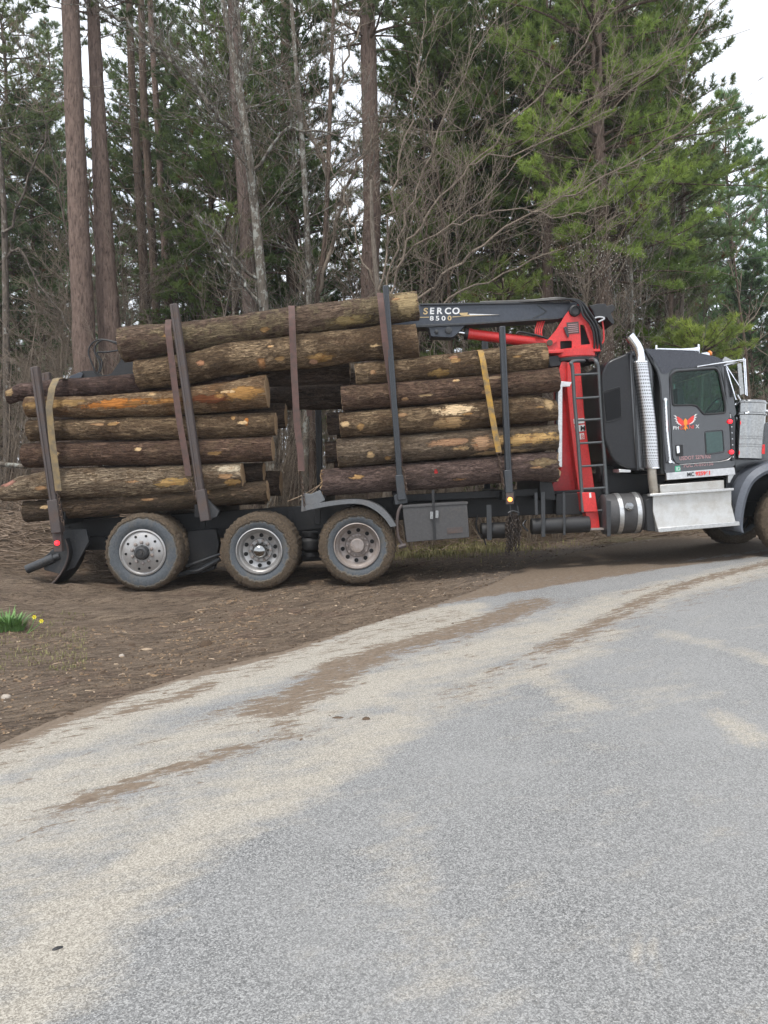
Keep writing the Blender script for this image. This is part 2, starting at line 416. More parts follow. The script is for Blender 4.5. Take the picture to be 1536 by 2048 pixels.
c = mix(nt, mr.outputs[0], mud, litter)
# grey sandy hardpack to the right behind the truck
mr2 = nn(nt, 'ShaderNodeMapRange'); mr2.inputs[1].default_value = 1.3; mr2.inputs[2].default_value = 3.2
nt.links.new(mth(nt, 'ADD', s[0], mth(nt, 'MULTIPLY', n1, 1.5)), mr2.inputs[0])
inv = mth(nt, 'SUBTRACT', 1.0, mr.outputs[0], True)
c = mix(nt, mth(nt, 'MULTIPLY', mth(nt, 'MULTIPLY', mr2.outputs[0], inv), .55), c, (.22, .19, .165))
nt.links.new(c, b.inputs['Base Color']); b.inputs['Roughness'].default_value = .9; b.inputs['Specular IOR Level'].default_value = .25
sr = sep(nt, mpr.outputs[0]); wv = mth(nt, 'ADD', sr[1], mth(nt, 'MULTIPLY', mth(nt, 'SUBTRACT', noise(nt, v, .35, 2, .5), .5), 1.2))
band = mth(nt, 'PINGPONG', wv, .42); inb = ramp(nt, band, [(.24, 0), (.27, 1), (.40, 1), (.42, .3)])
inb = mth(nt, 'MULTIPLY', inb, ramp(nt, noise(nt, v, 1.3, 3, .5), [(.46, 0), (.56, 1)]))
tread = ramp(nt, mth(nt, 'SINE', mth(nt, 'ADD', mth(nt, 'MULTIPLY', sr[0], 70), mth(nt, 'MULTIPLY', mth(nt, 'ABSOLUTE', mth(nt, 'SUBTRACT', band, .33)), 160))), [(.35, 0), (.65, 1)])
tr_ = mth(nt, 'MULTIPLY', mth(nt, 'MULTIPLY', inb, tread), inv)
nt.links.new(mix(nt, mth(nt, 'MULTIPLY', tr_, .30), c, (.07, .048, .034)), b.inputs['Base Color'])
hh = mth(nt, 'SUBTRACT', mth(nt, 'ADD', mth(nt, 'MULTIPLY', n2, 1.0), mth(nt, 'MULTIPLY', n3, .5)), mth(nt, 'MULTIPLY', tr_, .22)); bump(nt, b, hh, 1.0, .08)
ground.data.materials.append(m)

def roadgrid():
    xs = graded(-10, 30, -5.6, 9.5, .06, 1.15, 2); vs__ = [0]; st = .02
    while vs__[-1] < 16: vs__.append(vs__[-1]+st); st = min(.06 if vs__[-1] < 9.5 else .5, st*1.3 if vs__[-1] < 9.5 else st*1.2)
    co = []
    for v_ in vs__:
        for x in xs: y = edge_y(x)-v_+.06*fbm(x, 3.3, 1.6, 7, 5)+.03; co.append((x, y, hgt(x, y)+.004+.003*fbm(x, y, .9, 2)+.006*min(1, v_*5)))
    nx = len(xs); me = bpy.data.meshes.new('road'); me.from_pydata(co, [], [((j+1)*nx+i, (j+1)*nx+i+1, j*nx+i+1, j*nx+i) for j in range(len(vs__)-1) for i in range(nx-1)])
    me.polygons.foreach_set('use_smooth', [True]*len(me.polygons)); o = bpy.data.objects.new('road', me); COL.objects.link(o); return o
road = roadgrid()
tag(road, kind='structure')
nv = len(road.data.vertices); co = np.zeros(nv*3); road.data.vertices.foreach_get('co', co); co = co.reshape(-1, 3)[:, :2]
def brush(px, w, soft=1.0):
    pts = [G(*p) for p in px]; pts = np.array([(p.x, p.y) for p in pts])
    if len(pts) == 1: d = np.hypot(*(co-pts[0]).T)
    else:
        d = np.full(nv, 1e9)
        for a, c_ in zip(pts, pts[1:]):
            ab = c_-a; t = np.clip(((co-a)@ab)/max(1e-9, ab@ab), 0, 1); q = a+t[:, None]*ab; d = np.minimum(d, np.hypot(*(co-q).T))
    return np.clip(1.15-(d/w)**1.5*.65*soft, 0, 1)
MUD = [([(860, 1208), (1000, 1186), (1150, 1162), (1300, 1138), (1560, 1104)], .20, 1.25), ([(940, 1168), (1200, 1136), (1560, 1088)], .42, 1.6), ([(-250, 1582), (0, 1482), (250, 1380), (560, 1298), (700, 1250)], .22, 1.5), ([(-250, 1600), (0, 1505), (250, 1400), (560, 1318), (700, 1280), (900, 1230)], .35, .62), ([(500, 1440), (700, 1350), (900, 1290), (1100, 1215)], .5, .42), ([(100, 1640), (400, 1530), (650, 1440)], .3, .42), ([(900, 1400), (1200, 1270), (1560, 1140)], .25, .5), ([(640, 1262), (800, 1222), (960, 1180)], .10, 1.4), ([(600, 1285), (700, 1262), (800, 1238), (900, 1212), (980, 1195)], .02, .6),
       ([(540, 1420), (620, 1385), (690, 1335), (790, 1298), (900, 1268), (1000, 1236), (1070, 1205)], .27, 1.1), ([(620, 1380), (560, 1450), (590, 1475)], .13, .85),
       ([(880, 1190), (1100, 1155), (1260, 1136)], .32, 1.3), ([(690, 1250), (860, 1205), (1000, 1180), (1200, 1150), (1400, 1112), (1600, 1082)], .30, 1.2), ([(940, 1160), (1200, 1118), (1536, 1078)], .55, 1.5),
       ([(1100, 1120), (1536, 1066)], 1.2, 1.4),
       ([(140, 1620), (220, 1592), (300, 1560), (420, 1520), (480, 1502)], .12, .95), ([(330, 1545), (400, 1532)], .05, .8),
       ([(-20, 1605), (90, 1545), (180, 1510)], .022, .7), ([(250, 1428), (340, 1402), (420, 1372)], .12, .9), ([(130, 1560), (200, 1535)], .04, .6),
       ([(250, 1500), (330, 1482)], .05, .7), ([(500, 1492), (545, 1484)], .035, .95), ([(430, 1440), (520, 1405), (640, 1375)], .16, .7), ([(980, 1345), (1090, 1300), (1150, 1275)], .05, .8),
       ([(1100, 1300), (1200, 1250), (1300, 1197), (1400, 1162), (1560, 1122)], .16, 1.0), ([(850, 1400), (940, 1368)], .04, .6), ([(1100, 1205), (1160, 1200)], .10, .7), ([(1240, 1190), (1330, 1170)], .08, .8),
       ([(940, 1312)], .07, .95), ([(700, 1438)], .03, 1), ([(655, 1487), (690, 1482)], .04, .8), ([(25, 1688), (65, 1680)], .035, 1), ([(118, 1745)], .03, .9), ([(115, 1903)], .018, 1.0),
       ([(1080, 1265)], .10, .6), ([(1090, 1215)], .12, .7), ([(670, 1460)], .02, 1), ([(730, 1444)], .02, 1), ([(510, 1812)], .012, 1)]
SAND = [([(-200, 1570), (0, 1510), (250, 1415), (560, 1330), (720, 1290), (900, 1235)], .36, 1.5), ([(700, 1262), (860, 1225), (940, 1215)], .2, 1.4), ([(-200, 1680), (300, 1520), (700, 1390), (1000, 1290), (1300, 1190), (1600, 1120)], .38, 1.0), ([(-200, 1800), (350, 1620), (760, 1440), (1080, 1330), (1200, 1270)], .30, .72),
        ([(-100, 2150), (150, 1850), (420, 1650), (640, 1540), (800, 1440)], .22, 1.05), ([(-60, 1980), (200, 1740), (420, 1620)], .3, .6), ([(1060, 1340), (1110, 1380), (1180, 1415)], .16, .85), ([(1440, 1435), (1500, 1478)], .11, .95), ([(1330, 1268), (1460, 1300), (1560, 1330)], .14, .7),
        ([(1290, 1925)], .06, .95), ([(1225, 1920)], .02, .8), ([(800, 1640), (850, 1900)], .12, .35), ([(1350, 1380), (1100, 1450)], .25, .3), ([(900, 1950), (950, 2100)], .2, .35)]
def acc(lst):
    a = np.zeros(nv)
    for px, w, k in lst: a = np.maximum(a, brush(px, w)*k)
    return a
for nm, lst in (('mud', MUD), ('sand', SAND)):
    at = road.data.attributes.new(nm, 'FLOAT', 'POINT'); at.data.foreach_set('value', acc(lst).astype(np.float32))
def mrot():
    a = nn(nt, 'ShaderNodeTexCoord'); q = nn(nt, 'ShaderNodeMapping'); q.inputs['Rotation'].default_value = (0, 0, R(-28)); nt.links.new(a.outputs['Object'], q.inputs[0])
    w = nn(nt, 'ShaderNodeMapping'); w.inputs['Scale'].default_value = (.7, 2.2, 1); nt.links.new(q.outputs[0], w.inputs[0]); return w.outputs[0]
m, nt, b = newmat('worn_asphalt')
v = mapped(nt, 'Object'); s = sep(nt, v)
am = nn(nt, 'ShaderNodeAttribute', attribute_name='mud').outputs['Fac']; asd = nn(nt, 'ShaderNodeAttribute', attribute_name='sand').outputs['Fac']
vo = nn(nt, 'ShaderNodeTexVoronoi'); vo.inputs['Scale'].default_value = 250; nt.links.new(v, vo.inputs['Vector'])
cell = sep(nt, vo.outputs['Color'])[0]
vo2 = nn(nt, 'ShaderNodeTexVoronoi'); vo2.inputs['Scale'].default_value = 150; nt.links.new(v, vo2.inputs['Vector'])
cell2 = sep(nt, vo2.outputs['Color'])[1]
n1 = noise(nt, v, .7, 5, .6); n2 = noise(nt, v, 5, 6, .7); n3 = noise(nt, v, 28, 4, .7); nf = noise(nt, v, 260, 3, .8)
st = mth(nt, 'ADD', mth(nt, 'MULTIPLY', cell, .55), mth(nt, 'MULTIPLY', cell2, .45))
agg = ramp(nt, st, [(.14, (.072, .072, .071)), (.48, (.188, .187, .183)), (.84, (.375, .372, .36))])
agg = mix(nt, ramp(nt, nf, [(.35, .7), (.5, 0)]), agg, (.07, .07, .07))
agg = mix(nt, ramp(nt, n1, [(.35, .0), (.7, .5)]), agg, (.27, .267, .258))
sm = mth(nt, 'ADD', mth(nt, 'MULTIPLY', asd, .95), mth(nt, 'MULTIPLY', mth(nt, 'SUBTRACT', n2, .5), 1.3))
sm = mth(nt, 'ADD', sm, mth(nt, 'MULTIPLY', mth(nt, 'SUBTRACT', noise(nt, mrot(), 2.6, 8, .72), .5), 2.3))
sm = mth(nt, 'ADD', sm, mth(nt, 'MULTIPLY', mth(nt, 'SUBTRACT', nf, .5), 1.0))
sandc = mix(nt, ramp(nt, st, [(.2, 0), (.8, 1)]), (.22, .195, .155), (.47, .425, .35))
c = mix(nt, mth(nt, 'MULTIPLY', ramp(nt, sm, [(.18, 0), (1.25, 1)]), .74), agg, sandc)
mm = mth(nt, 'ADD', am, mth(nt, 'MULTIPLY', mth(nt, 'SUBTRACT', noise(nt, mrot(), 8, 9, .8), .5), 4.2))
mm = mth(nt, 'ADD', mm, mth(nt, 'MULTIPLY', mth(nt, 'SUBTRACT', n3, .5), .5))
mk = ramp(nt, mm, [(.70, 0), (.82, .7), (1.15, 1)])
mudc = mix(nt, ramp(nt, n3, [(.3, 0), (.7, 1)]), (.10, .073, .051), (.19, .145, .105))
mudc = mix(nt, ramp(nt, nf, [(.64, 0), (.74, .8)]), mudc, (.4, .33, .25))
c = mix(nt, mk, c, mudc)
nt.links.new(c, b.inputs['Base Color']); b.inputs['Roughness'].default_value = .85; b.inputs['Specular IOR Level'].default_value = .3
h = mth(nt, 'ADD', mth(nt, 'MULTIPLY', vo.outputs['Distance'], mth(nt, 'SUBTRACT', 1.0, mk)), mth(nt, 'MULTIPLY', mth(nt, 'MULTIPLY', mk, n3), 2.0)); bump(nt, b, h, .45, .006)
road.data.materials.append(m)
ROADMUD = [(q, w) for q, w, k_ in MUD if len(q) > 1 and k_ > .6]
# ------------------------------------------------------------------ the truck
TD = 10.6                                  # distance of the truck's near side
truck = empty('log_truck', P(713, 1168, TD)+Vector((0, 1.2, 0)))
tag(truck, 'dark grey log truck with red loader crane, loaded with tree trunks, on the muddy roadside', 'truck')
EACH = {'cross_member', 'rivet', 'latch', 'tank_hanger', 'tank_band', 'bracket_pin', 'air_line', 'horn_bracket', 'mirror_strut', 'red_hydraulic_pipe', 'body_seam', 'hydraulic_hose', 'jib_hose', 'stake_flange', 'stack_bracket', 'suspension_arm', 'boom_flange', 'boom_weld_seam', 'rung'}
def part(mb, name, mat, parent=truck, **k):
    if name in EACH and len(mb.pieces) > 1:      # every piece its own part
        for vs, fs in mb.pieces: q = MB(); q.add(vs, fs); o = q.build(name, mat, parent, **k)
        return o
    return mb.build(name, mat, parent, **k)
def pr(name, mat, pts, D, t, parent=truck, r=0, bevel=.006, **k):
    mb = MB(); mb.prism(rnd(pts, r) if r else pts, D, t); return mb.build(name, mat, parent, bevel=bevel, **k)
def strip(a, b, w, w2=None):
    """outline in pixels of a straight bar from a to b"""
    a = Vector((*a, 0)); b = Vector((*b, 0)); d = (b-a).normalized(); q = Vector((-d.y, d.x, 0)); w2 = w2 or w
    return [(p.x, p.y) for p in (a+q*w/2, b+q*w2/2, b-q*w2/2, a-q*w/2)]

# frame rails (near, far) and cross members
rail = [(118, 1048), (150, 1040), (420, 1024), (600, 1012), (800, 992), (1080, 984), (1300, 972), (1680, 950), (1680, 992), (1300, 1016), (1190, 1024), (940, 1036), (800, 1040), (600, 1062), (420, 1078), (215, 1090), (132, 1094)]
for D in (11.42, 12.3): pr('frame_rail', M['black'], rail, D, .09, bevel=.01)
mb = MB()
for px, py, h in ((160, 1066, 36), (420, 1050, 36), (590, 1035, 30), (640, 1030, 30), (905, 1014, 30), (1110, 1008, 34), (1390, 990, 30), (1560, 975, 30)):
    c = P(px, py, 11.9); mb.box(c, (.09, 1.0, h*S(11.4)))
part(mb, 'cross_member', M['black'], bevel=.004)
# deck bunks the logs lie on (each carries a pair of stakes)
def bunk(px, py, w=26, h=20, mat='black', D0=10.8, D1=13.05):
    mb = MB(); c = P(px, py, D0); c.y = (D0+D1)/2; mb.box(c, (w*S(11), D1-D0, h*S(11))); return part(mb, 'log_bunk', M[mat], bevel=.01)
bunk(118, 1036, 24, 26); bunk(404, 1022, 30, 26); bunk(802, 1003, 26, 18); bunk(1018, 992, 26, 18); bunk(640, 1002, 20, 22)
# upper deck rails on the front half
for D in (11.1, 12.9): pr('deck_rail', M['black'], [(800, 990), (1095, 976), (1095, 990), (800, 1004)], D, .08)
pr('headboard_base', M['black'], [(1080, 948), (1100, 946), (1112, 1000), (1080, 1000)], 10.95, 1.9)
# rear sub-frame and suspension mass
pr('rear_cross_plate', M['dark_steel'], [(120, 1058), (172, 1058), (178, 1084), (150, 1135), (118, 1148), (88, 1140), (84, 1118), (110, 1094)], 10.98, .05, bevel=.008)
mb = MB(); a = P(54, 1139, 10.95); mb.tube([a, P(108, 1116, 10.98)], [.065, .065], 18); mb.tube([P(92, 1122, 10.97), P(120, 1112, 10.99)], .05, 14)
part(mb, 'tow_pipe', M['dark_steel'])
mb = MB(); q = [(130, 1078), (136, 1100), (134, 1120), (124, 1143), (106, 1166), (86, 1180)]
pts = spline([P(x, y, 10.85) for x, y in q], 5); n = len(pts)
vs = []
for i, p in enumerate(pts): vs += [p, p+Vector((.012, 0, .006)), p+Vector((.012, .62, .006)), p+Vector((0, .62, 0))]
fs = [tuple(i*4+k for k in (0, 1, 2, 3)) for i in (0, n-1)]+[(i*4+k, i*4+(k+1) % 4, (i+1)*4+(k+1) % 4, (i+1)*4+k) for i in range(n-1) for k in range(4)]
mb.add(vs, fs); part(mb, 'mud_flap', M['plastic'])
mb = MB(); mb.tube(pts, .014, 8); part(mb, 'mud_flap_rod', M['stake_grey'])
# rear lamp
lb = pr('rear_lamp_bracket', M['stake_grey'], [(104, 1066), (122, 1064), (124, 1103), (108, 1104)], 10.72, .08)
mb = MB(); mb.lathe(P(114.5, 1086, 10.72), (0, -1, 0), [(.034, 0), (.034, .015), (.024, .03), (.0, .034)], 16); part(mb, 'lamp_lens', M['lamp_red'], lb)
# suspension: hangers, air bag, leaf packs between wheels
pr('suspension_hanger', M['black'], [(376, 1062), (432, 1058), (438, 1090), (428, 1140), (404, 1146), (386, 1146), (366, 1120)], 11.05, .16, r=4)
mb = MB(); mb.tube([P(372, 1133, 10.95), P(402, 1122, 10.95), P(440, 1108, 10.95)], .02, 8); mb.tube([P(352, 1150, 11.0), P(400, 1140, 11.0), P(440, 1118, 11)], .035, 8)
part(mb, 'suspension_arm', M['dark_steel'])
mb = MB(); c = P(620, 1085, 11.3); mb.lathe(c+Vector((0, 0, -.2)), (0, 0, 1), [(.12, 0), (.12, .05), (.09, .07), (.14, .11), (.15, .17), (.14, .23), (.10, .27), (.12, .30), (.12, .36)], 24)
part(mb, 'air_bag', M['plastic'])
mb = MB(); c = P(400, 1098, 11.3); mb.lathe(c+Vector((0, 0, -.2)), (0, 0, 1), [(.12, 0), (.12, .05), (.09, .07), (.13, .11), (.14, .17), (.13, .23), (.09, .27), (.12, .30)], 24)
part(mb, 'air_bag', M['plastic'])
pr('equalizer_housing', M['black'], [(596, 1046), (668, 1040), (662, 1120), (604, 1124)], 11.45, .5, r=6)
pr('rear_spring_pack', M['black'], [(150, 1076), (205, 1072), (240, 1100), (150, 1100)], 11.3, .1)
# axles
for px, py in ((285, 1106), (518, 1103), (714, 1093), (1600, 1037)):
    a = P(px, py, 10.9); mb = MB(); mb.tube([a, a+Vector((0, 2.0, 0))], .075, 16); mb.lathe(a+Vector((0, .8, 0)), (0, 1, 0), [(.08, 0), (.2, .12), (.22, .22), (.2, .32), (.08, .44)], 20)
    part(mb, 'axle', M['black'])

# wheels
def wheel(px, py, D, style, R0=.537, side=-1, mudk=0.5, wide=.29, dual=True, world=None):
    c = Vector(world) if world is not None else P(px, py, D)      # centre of the outer face
    ax = Vector((0, side, 0))                     # outward direction
    mb = MB(); rn = random.Random(int(px+D*7))
    rr = .318
    # tyre(s)
    prof = [(rr, -.03), (rr+.02, -.01), (rr+.07, .006), (rr+.12, .006), (R0-.05, -.008), (R0-.018, -.022), (R0, -.05), (R0+.002, -wide/2), (R0, -wide+.05), (R0-.02, -wide+.02), (R0-.06, -wide+.0), (rr+.05, -wide), (rr, -wide+.03)]
    def tread(pf, off):
        seg = 88; n = len(pf); base = len(mb.v); u, w = Vector((1, 0, 0)), Vector((0, 0, 1)); vs = []
        for j, (r, o) in enumerate(pf):
            for k in range(seg):
                a = 2*math.pi*k/seg; r2 = r
                if 4 < j < 10: r2 += (-.012 if k % 2 else .006)*(1 if j in (5, 6, 8, 9) else .3)+rn.uniform(-.007, .010)
                elif j == 4: r2 += rn.uniform(-.003, .005)
                vs.append(c+ax*(o+off)+(u*math.cos(a)+w*math.sin(a))*r2)
        # rest on the ground: flatten a little
        zb = c.z-R0+.012
        vs = [Vector((v.x, v.y, max(v.z, zb))) for v in vs]
        mb.add(vs, [(i*seg+k, i*seg+(k+1) % seg, (i+1)*seg+(k+1) % seg, (i+1)*seg+k) for i in range(n-1) for k in range(seg)])
    # rim: part of the truck; tyre and hub hang from it
    rb = MB()
    if style == 'tag':
        rb.lathe(c, ax, [(.318, -.05), (.322, .0), (.305, .006), (.295, -.012), (.285, -.02), (.275, -.012), (.14, .012), (.10, .012), (.09, .02), (.0, .02)], 56, True)
        rb.cur = 1
        for k in range(10):
            a = 2*math.pi*(k+.15)/10; rb.disc(c+Vector((math.cos(a)*.232, 0, math.sin(a)*.232))-ax*.02, .018, .022, 14, ax)
        rb.cur = 2
        for k in range(10):
            a = 2*math.pi*(k+.6)/10; p = c+Vector((math.cos(a)*.143, 0, math.sin(a)*.143))+ax*.008
            rb.lathe(p, ax, [(.024, 0), (.024, .022), (.016, .034), (0, .036)], 10)
        hb = MB(); hb.lathe(c+ax*.015, ax, [(.105, -.02), (.10, .04), (.085, .075), (.06, .085), (.058, .078), (.03, .078), (.028, .10), (0, .10)], 30)
    elif style == 'drive':
        rb.lathe(c, ax, [(.318, -.05), (.322, .0), (.308, .006), (.298, -.02), (.29, -.06), (.272, -.075), (.26, -.10), (.245, -.135), (.17, -.16), (.155, -.14), (.12, -.14), (0, -.14)], 56, True)
        rb.cur = 1
        for k in range(10):
            a = 2*math.pi*(k+.4)/10; rb.disc(c+Vector((math.cos(a)*.212, 0, math.sin(a)*.212))-ax*.17, .029, .036, 16, ax)
        rb.cur = 2
        for k in range(10):
            a = 2*math.pi*(k+.1)/10; p = c+Vector((math.cos(a)*.143, 0, math.sin(a)*.143))-ax*.145
            rb.lathe(p, ax, [(.02, 0), (.02, .03), (.014, .045), (0, .046)], 8)
        hb = MB()
        if mudk < .5: hb.lathe(c-ax*.14, ax, [(.118, 0), (.112, .05), (.106, .07), (.098, .11), (.07, .145), (.035, .162), (0, .168)], 30)
        else:
            hb.lathe(c-ax*.14, ax, [(.108, 0), (.10, .05), (.098, .10), (.09, .108), (0, .108)], 30)
            for k in range(8):
                a = 2*math.pi*k/8; hb.lathe(c-ax*.035+Vector((math.cos(a)*.078, 0, math.sin(a)*.078)), ax, [(.011, 0), (.011, .014), (0, .014)], 6)
    else:
        rb.lathe(c, ax, [(.318, -.05), (.322, 0), (.30, .0), (.28, .03), (.15, .06), (0, .06)], 30); hb = MB(); hb.lathe(c+ax*.05, ax, [(.09, 0), (.08, .07), (0, .08)], 16)
    base = 'rim' if mudk < .5 or style == 'tag' else 'rim_dull'
    w_ = rb.build('wheel', [M[base], M['hole'], M['rim_dull']], truck, origin=c)
    tread(prof, 0)
    if dual: tread(prof, -.34)
    t_ = mb.build('tyre', M['tyre'], w_, origin=c, smooth=50); t_.color = (1, 1, 1, mudk if style == 'front' or mudk > 1 else {'tag': .35, 'drive': 1.15, 'plain': 1.2}[style])
    hb.build('hub', M['dark_steel'] if style == 'tag' else (M['steel'] if mudk < .5 else M['rim_dull']), w_, origin=c)
    return c
c1 = wheel(285, 1105, TD, 'tag', mudk=.15); c2 = wheel(518, 1102.5, TD, 'drive', mudk=.45); c3 = wheel(714, 1092, TD, 'drive', mudk=.6)
c4 = wheel(1601, 1039, TD+.12, 'front', dual=False, mudk=.8)
for c in (c1, c2, c3): wheel(0, 0, 13, 'plain', side=1, dual=True, mudk=.8, world=c+Vector((0, 2.42, 0)))
wheel(0, 0, 13, 'plain', side=1, dual=False, mudk=1.5, world=c4+Vector((.02, 2.3, 0)))

# half fender over the third wheel, hangs on a bracket
mb = MB(); top = spline([P(x, y, 10.52) for x, y in [(610, 1012), (640, 1006), (690, 1000), (728, 1001), (758, 1012), (778, 1030), (793, 1052)]], 6)
bot = spline([P(x, y, 10.52) for x, y in [(612, 1021), (642, 1015), (690, 1008), (724, 1009), (749, 1020), (768, 1036), (781, 1054)]], 6)
n = len(top); vs = []
for i in range(n): vs += [top[i], bot[i], bot[i]+Vector((0, .62, 0)), top[i]+Vector((0, .62, 0))]
mb.add(vs, [(0, 1, 2, 3), tuple(4*(n-1)+k for k in (3, 2, 1, 0))]+[(i*4+k, i*4+(k+1) % 4, (i+1)*4+(k+1) % 4, (i+1)*4+k) for i in range(n-1) for k in range(4)])
fe = part(mb, 'wheel_fender', M['fender'], smooth=60)
pr('fender_bracket', M['fender'], [(604, 986), (622, 988), (640, 980), (650, 1000), (612, 1022), (602, 1024)], 10.62, .05, fe)
# folded tarp behind the fender end
# hanging bar right of the third wheel
mb = MB(); mb.tube(spline([P(804, 1010, 10.62), P(797, 1022, 10.60), P(794, 1048, 10.6), P(797, 1075, 10.6), P(806, 1092, 10.62)], 6), .02, 8); mb.tube([P(797, 1094, 10.6), P(812, 1090, 10.6)], .03, 8)
part(mb, 'hanger_bar', M['stake_grey'])
# toolbox
tb = pr('toolbox', M['box'], [(805, 1015), (934, 1007), (939, 1075), (813, 1085)], 10.62, .5, bevel=.008)
pr('toolbox_lid', M['box'], [(803, 1011), (936, 1003.5), (936, 1008), (803, 1016)], 10.608, .52, tb, bevel=.004)
pr('lid_strap', M['plastic'], strip((866, 980), (869, 1078), 5), 10.60, .01, tb, bevel=.002)
mb = MB()
for x, y in ((863, 1030), (874, 1028)): mb.prism(rnd([(x-3, y-7), (x+3, y-7), (x+3, y+8), (x-3, y+8)], 1.5), 10.585, .02)
part(mb, 'latch', M['steel'], tb)
pr('data_plate', M['stake_grey'], [(894, 1056), (925, 1053.5), (926, 1065), (895, 1067.5)], 10.612, .006, tb, bevel=0)
# hanger plates and tanks between toolbox and cab
mb = MB(); mb.tube([P(1062, 1053, 11.0), P(1178, 1048, 11.0)], .115, 28); part(mb, 'air_tank', M['plastic'], bevel=.01, smooth=50)
mb = MB(); mb.tube([P(962, 1062, 11.05), P(1012, 1060, 11.05)], .115, 28); part(mb, 'air_tank', M['plastic'], bevel=.01, smooth=50)
mb = MB()
for x, y0, y1, w in ((978, 1010, 1080, 10), (1086, 984, 1074, 8), (1072, 985, 1030, 6), (1128, 985, 1070, 5)): mb.prism(strip((x, y0), (x+1, y1), w), 10.86, .02)
part(mb, 'tank_hanger', M['dark_steel'], bevel=.003)
mb = MB(); mb.tube(spline([P(956, 1030, 11), P(952, 1048, 11), P(958, 1066, 11), P(966, 1074, 11), P(972, 1090, 11)], 5), .012, 6); mb.tube(spline([P(1052, 1040, 11), P(1046, 1050, 10.95), P(1056, 1062, 10.95)], 5), .014, 6)
part(mb, 'air_line', M['hose'])
pr('side_box', M['plastic'], [(1112, 988), (1190, 986), (1190, 1028), (1112, 1030)], 11.2, .15, r=4)
# fuel tank with bands
a = P(1204, 1029, 11.02); bx = P(1279, 1025, 11.02)
mb = MB(); ax = (bx-a); L = ax.length; mb.lathe(a, ax, [(.0, -.012), (.22, -.01), (.262, 0), (.288, .02), (.288, L-.02), (.262, L), (.22, L+.01), (0, L+.012)], 48, True)
ft = part(mb, 'fuel_tank', M['box'], smooth=50)
mb = MB()
for x in (1232, 1267):
    t = (x-1204)/75; c = a.lerp(bx, t); mb.lathe(c-ax.normalized()*.03, ax, [(.28, 0), (.298, 0), (.298, .06), (.28, .06)], 48, True)
part(mb, 'tank_band', M['alu'], ft)
mb = MB(); mb.lathe(P(1258, 1014, 10.75), (0, -1, .35), [(.06, 0), (.06, .03), (.045, .04), (.045, .06), (0, .06)], 18); mb.box(P(1258, 1014, 10.69), (.11, .02, .025)); part(mb, 'fuel_cap', M['steel'], ft)
pr('tank_step', M['dark_steel'], [(1212, 1000), (1222, 1002), (1222, 1072), (1214, 1074)], 10.72, .02)

# battery / step box in diamond plate
mb = MB(); vs = []
for px_t, px_m, px_b, dy in ((1306, 1306.5, 1316, 0), (1463, 1463.5, 1473, -12.5)):
    for x, y, D in ((px_t, 991, 10.66), (px_m, 1022, 10.66), (px_b, 1062, 10.57)): vs.append(P(x, y+dy, D))
    vs.append(P(px_b, 1062+dy, 10.57)+Vector((0, .6, 0))); vs.append(P(px_t, 991+dy, 10.66)+Vector((0, .5, 0)))
mb.add(vs, [(0, 1, 2, 3, 4), (9, 8, 7, 6, 5)]+[(k, (k+1) % 5, 5+(k+1) % 5, 5+k) for k in range(5)])
sb = part(mb, 'step_box', M['diamond'], bevel=.008)
pr('upper_step', M['diamond'], [(1320, 970), (1448, 960), (1449, 978), (1321, 990)], 10.8, .4, bevel=.008)
pr('step_tread', M['alu'], [(1300, 988), (1468, 976), (1468, 981), (1300, 993)], 10.60, .12, sb, bevel=.006)
pr('lower_tread', M['alu'], [(1316, 1056), (1479, 1043), (1480, 1051), (1317, 1065)], 10.56, .2, sb, bevel=.006)
pr('step_end_plate', M['plastic'], [(1292, 1000), (1307, 990), (1320, 1064), (1294, 1062)], 10.68, .5, bevel=.01)
pr('step_end_plate', M['plastic'], [(1464, 1000), (1478, 1042), (1466, 1046)], 10.68, .45, bevel=.004)

# ---- cab and sleeper
CD = 10.86; CW = 2.05
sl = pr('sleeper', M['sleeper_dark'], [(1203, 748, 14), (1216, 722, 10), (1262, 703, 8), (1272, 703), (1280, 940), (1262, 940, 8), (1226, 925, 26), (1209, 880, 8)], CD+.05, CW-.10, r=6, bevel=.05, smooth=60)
pr('sleeper_front', M['charcoal'], [(1259, 708, 6), (1272, 699, 6), (1292, 697, 8), (1302, 702, 4), (1310, 742, 4), (1313, 940), (1298, 943, 4), (1273, 941, 8), (1268, 880), (1262, 780)], CD+.03, CW-.06, r=6, bevel=.04, smooth=60)
pr('sleeper_window', M['glass_black'], [(1208, 786, 3), (1238, 776, 6), (1241, 834, 5), (1213, 842, 4)], CD+.04, .02, sl, r=4, bevel=.004)
mb = MB(); w_ = rnd([(1206, 783, 3), (1240, 773, 6), (1243, 837, 5), (1211, 845, 4)], 5); w_.append(w_[0]); mb.tube([P(x, y, CD+.042) for x, y in w_], .007, 6, False); part(mb, 'window_seal', M['plastic'], sl)
mb = MB()
for q in ([(1262, 702), (1268, 780), (1272, 860), (1276, 940)], [(1290, 697), (1303, 722), (1315, 745), (1322, 790), (1329, 940)]): mb.tube(spline([P(x, y, CD+.005) for x, y in q], 6), .014, 6)
part(mb, 'body_seam', M['dark_steel'])
pr('sleeper_rail', M['alu'], [(1238, 938), (1262, 940), (1262, 945), (1238, 945)], CD, .3)
cab_out = [(1298, 700, 4), (1340, 703, 8), (1400, 709, 8), (1434, 716, 8), (1452, 730, 3), (1456, 770), (1466, 822, 2), (1470, 838), (1470, 934), (1333, 950, 2), (1329, 946), (1324, 790), (1316, 744)]
# body below and behind the window opening: shell pieces around a real opening
win = [(1341, 752, 10), (1350, 743, 6), (1432, 737, 8), (1438, 746, 6), (1451, 812, 6), (1450, 826, 4), (1408, 829, 4), (1394, 812, 4), (1384, 810, 4), (1346, 811, 5)]
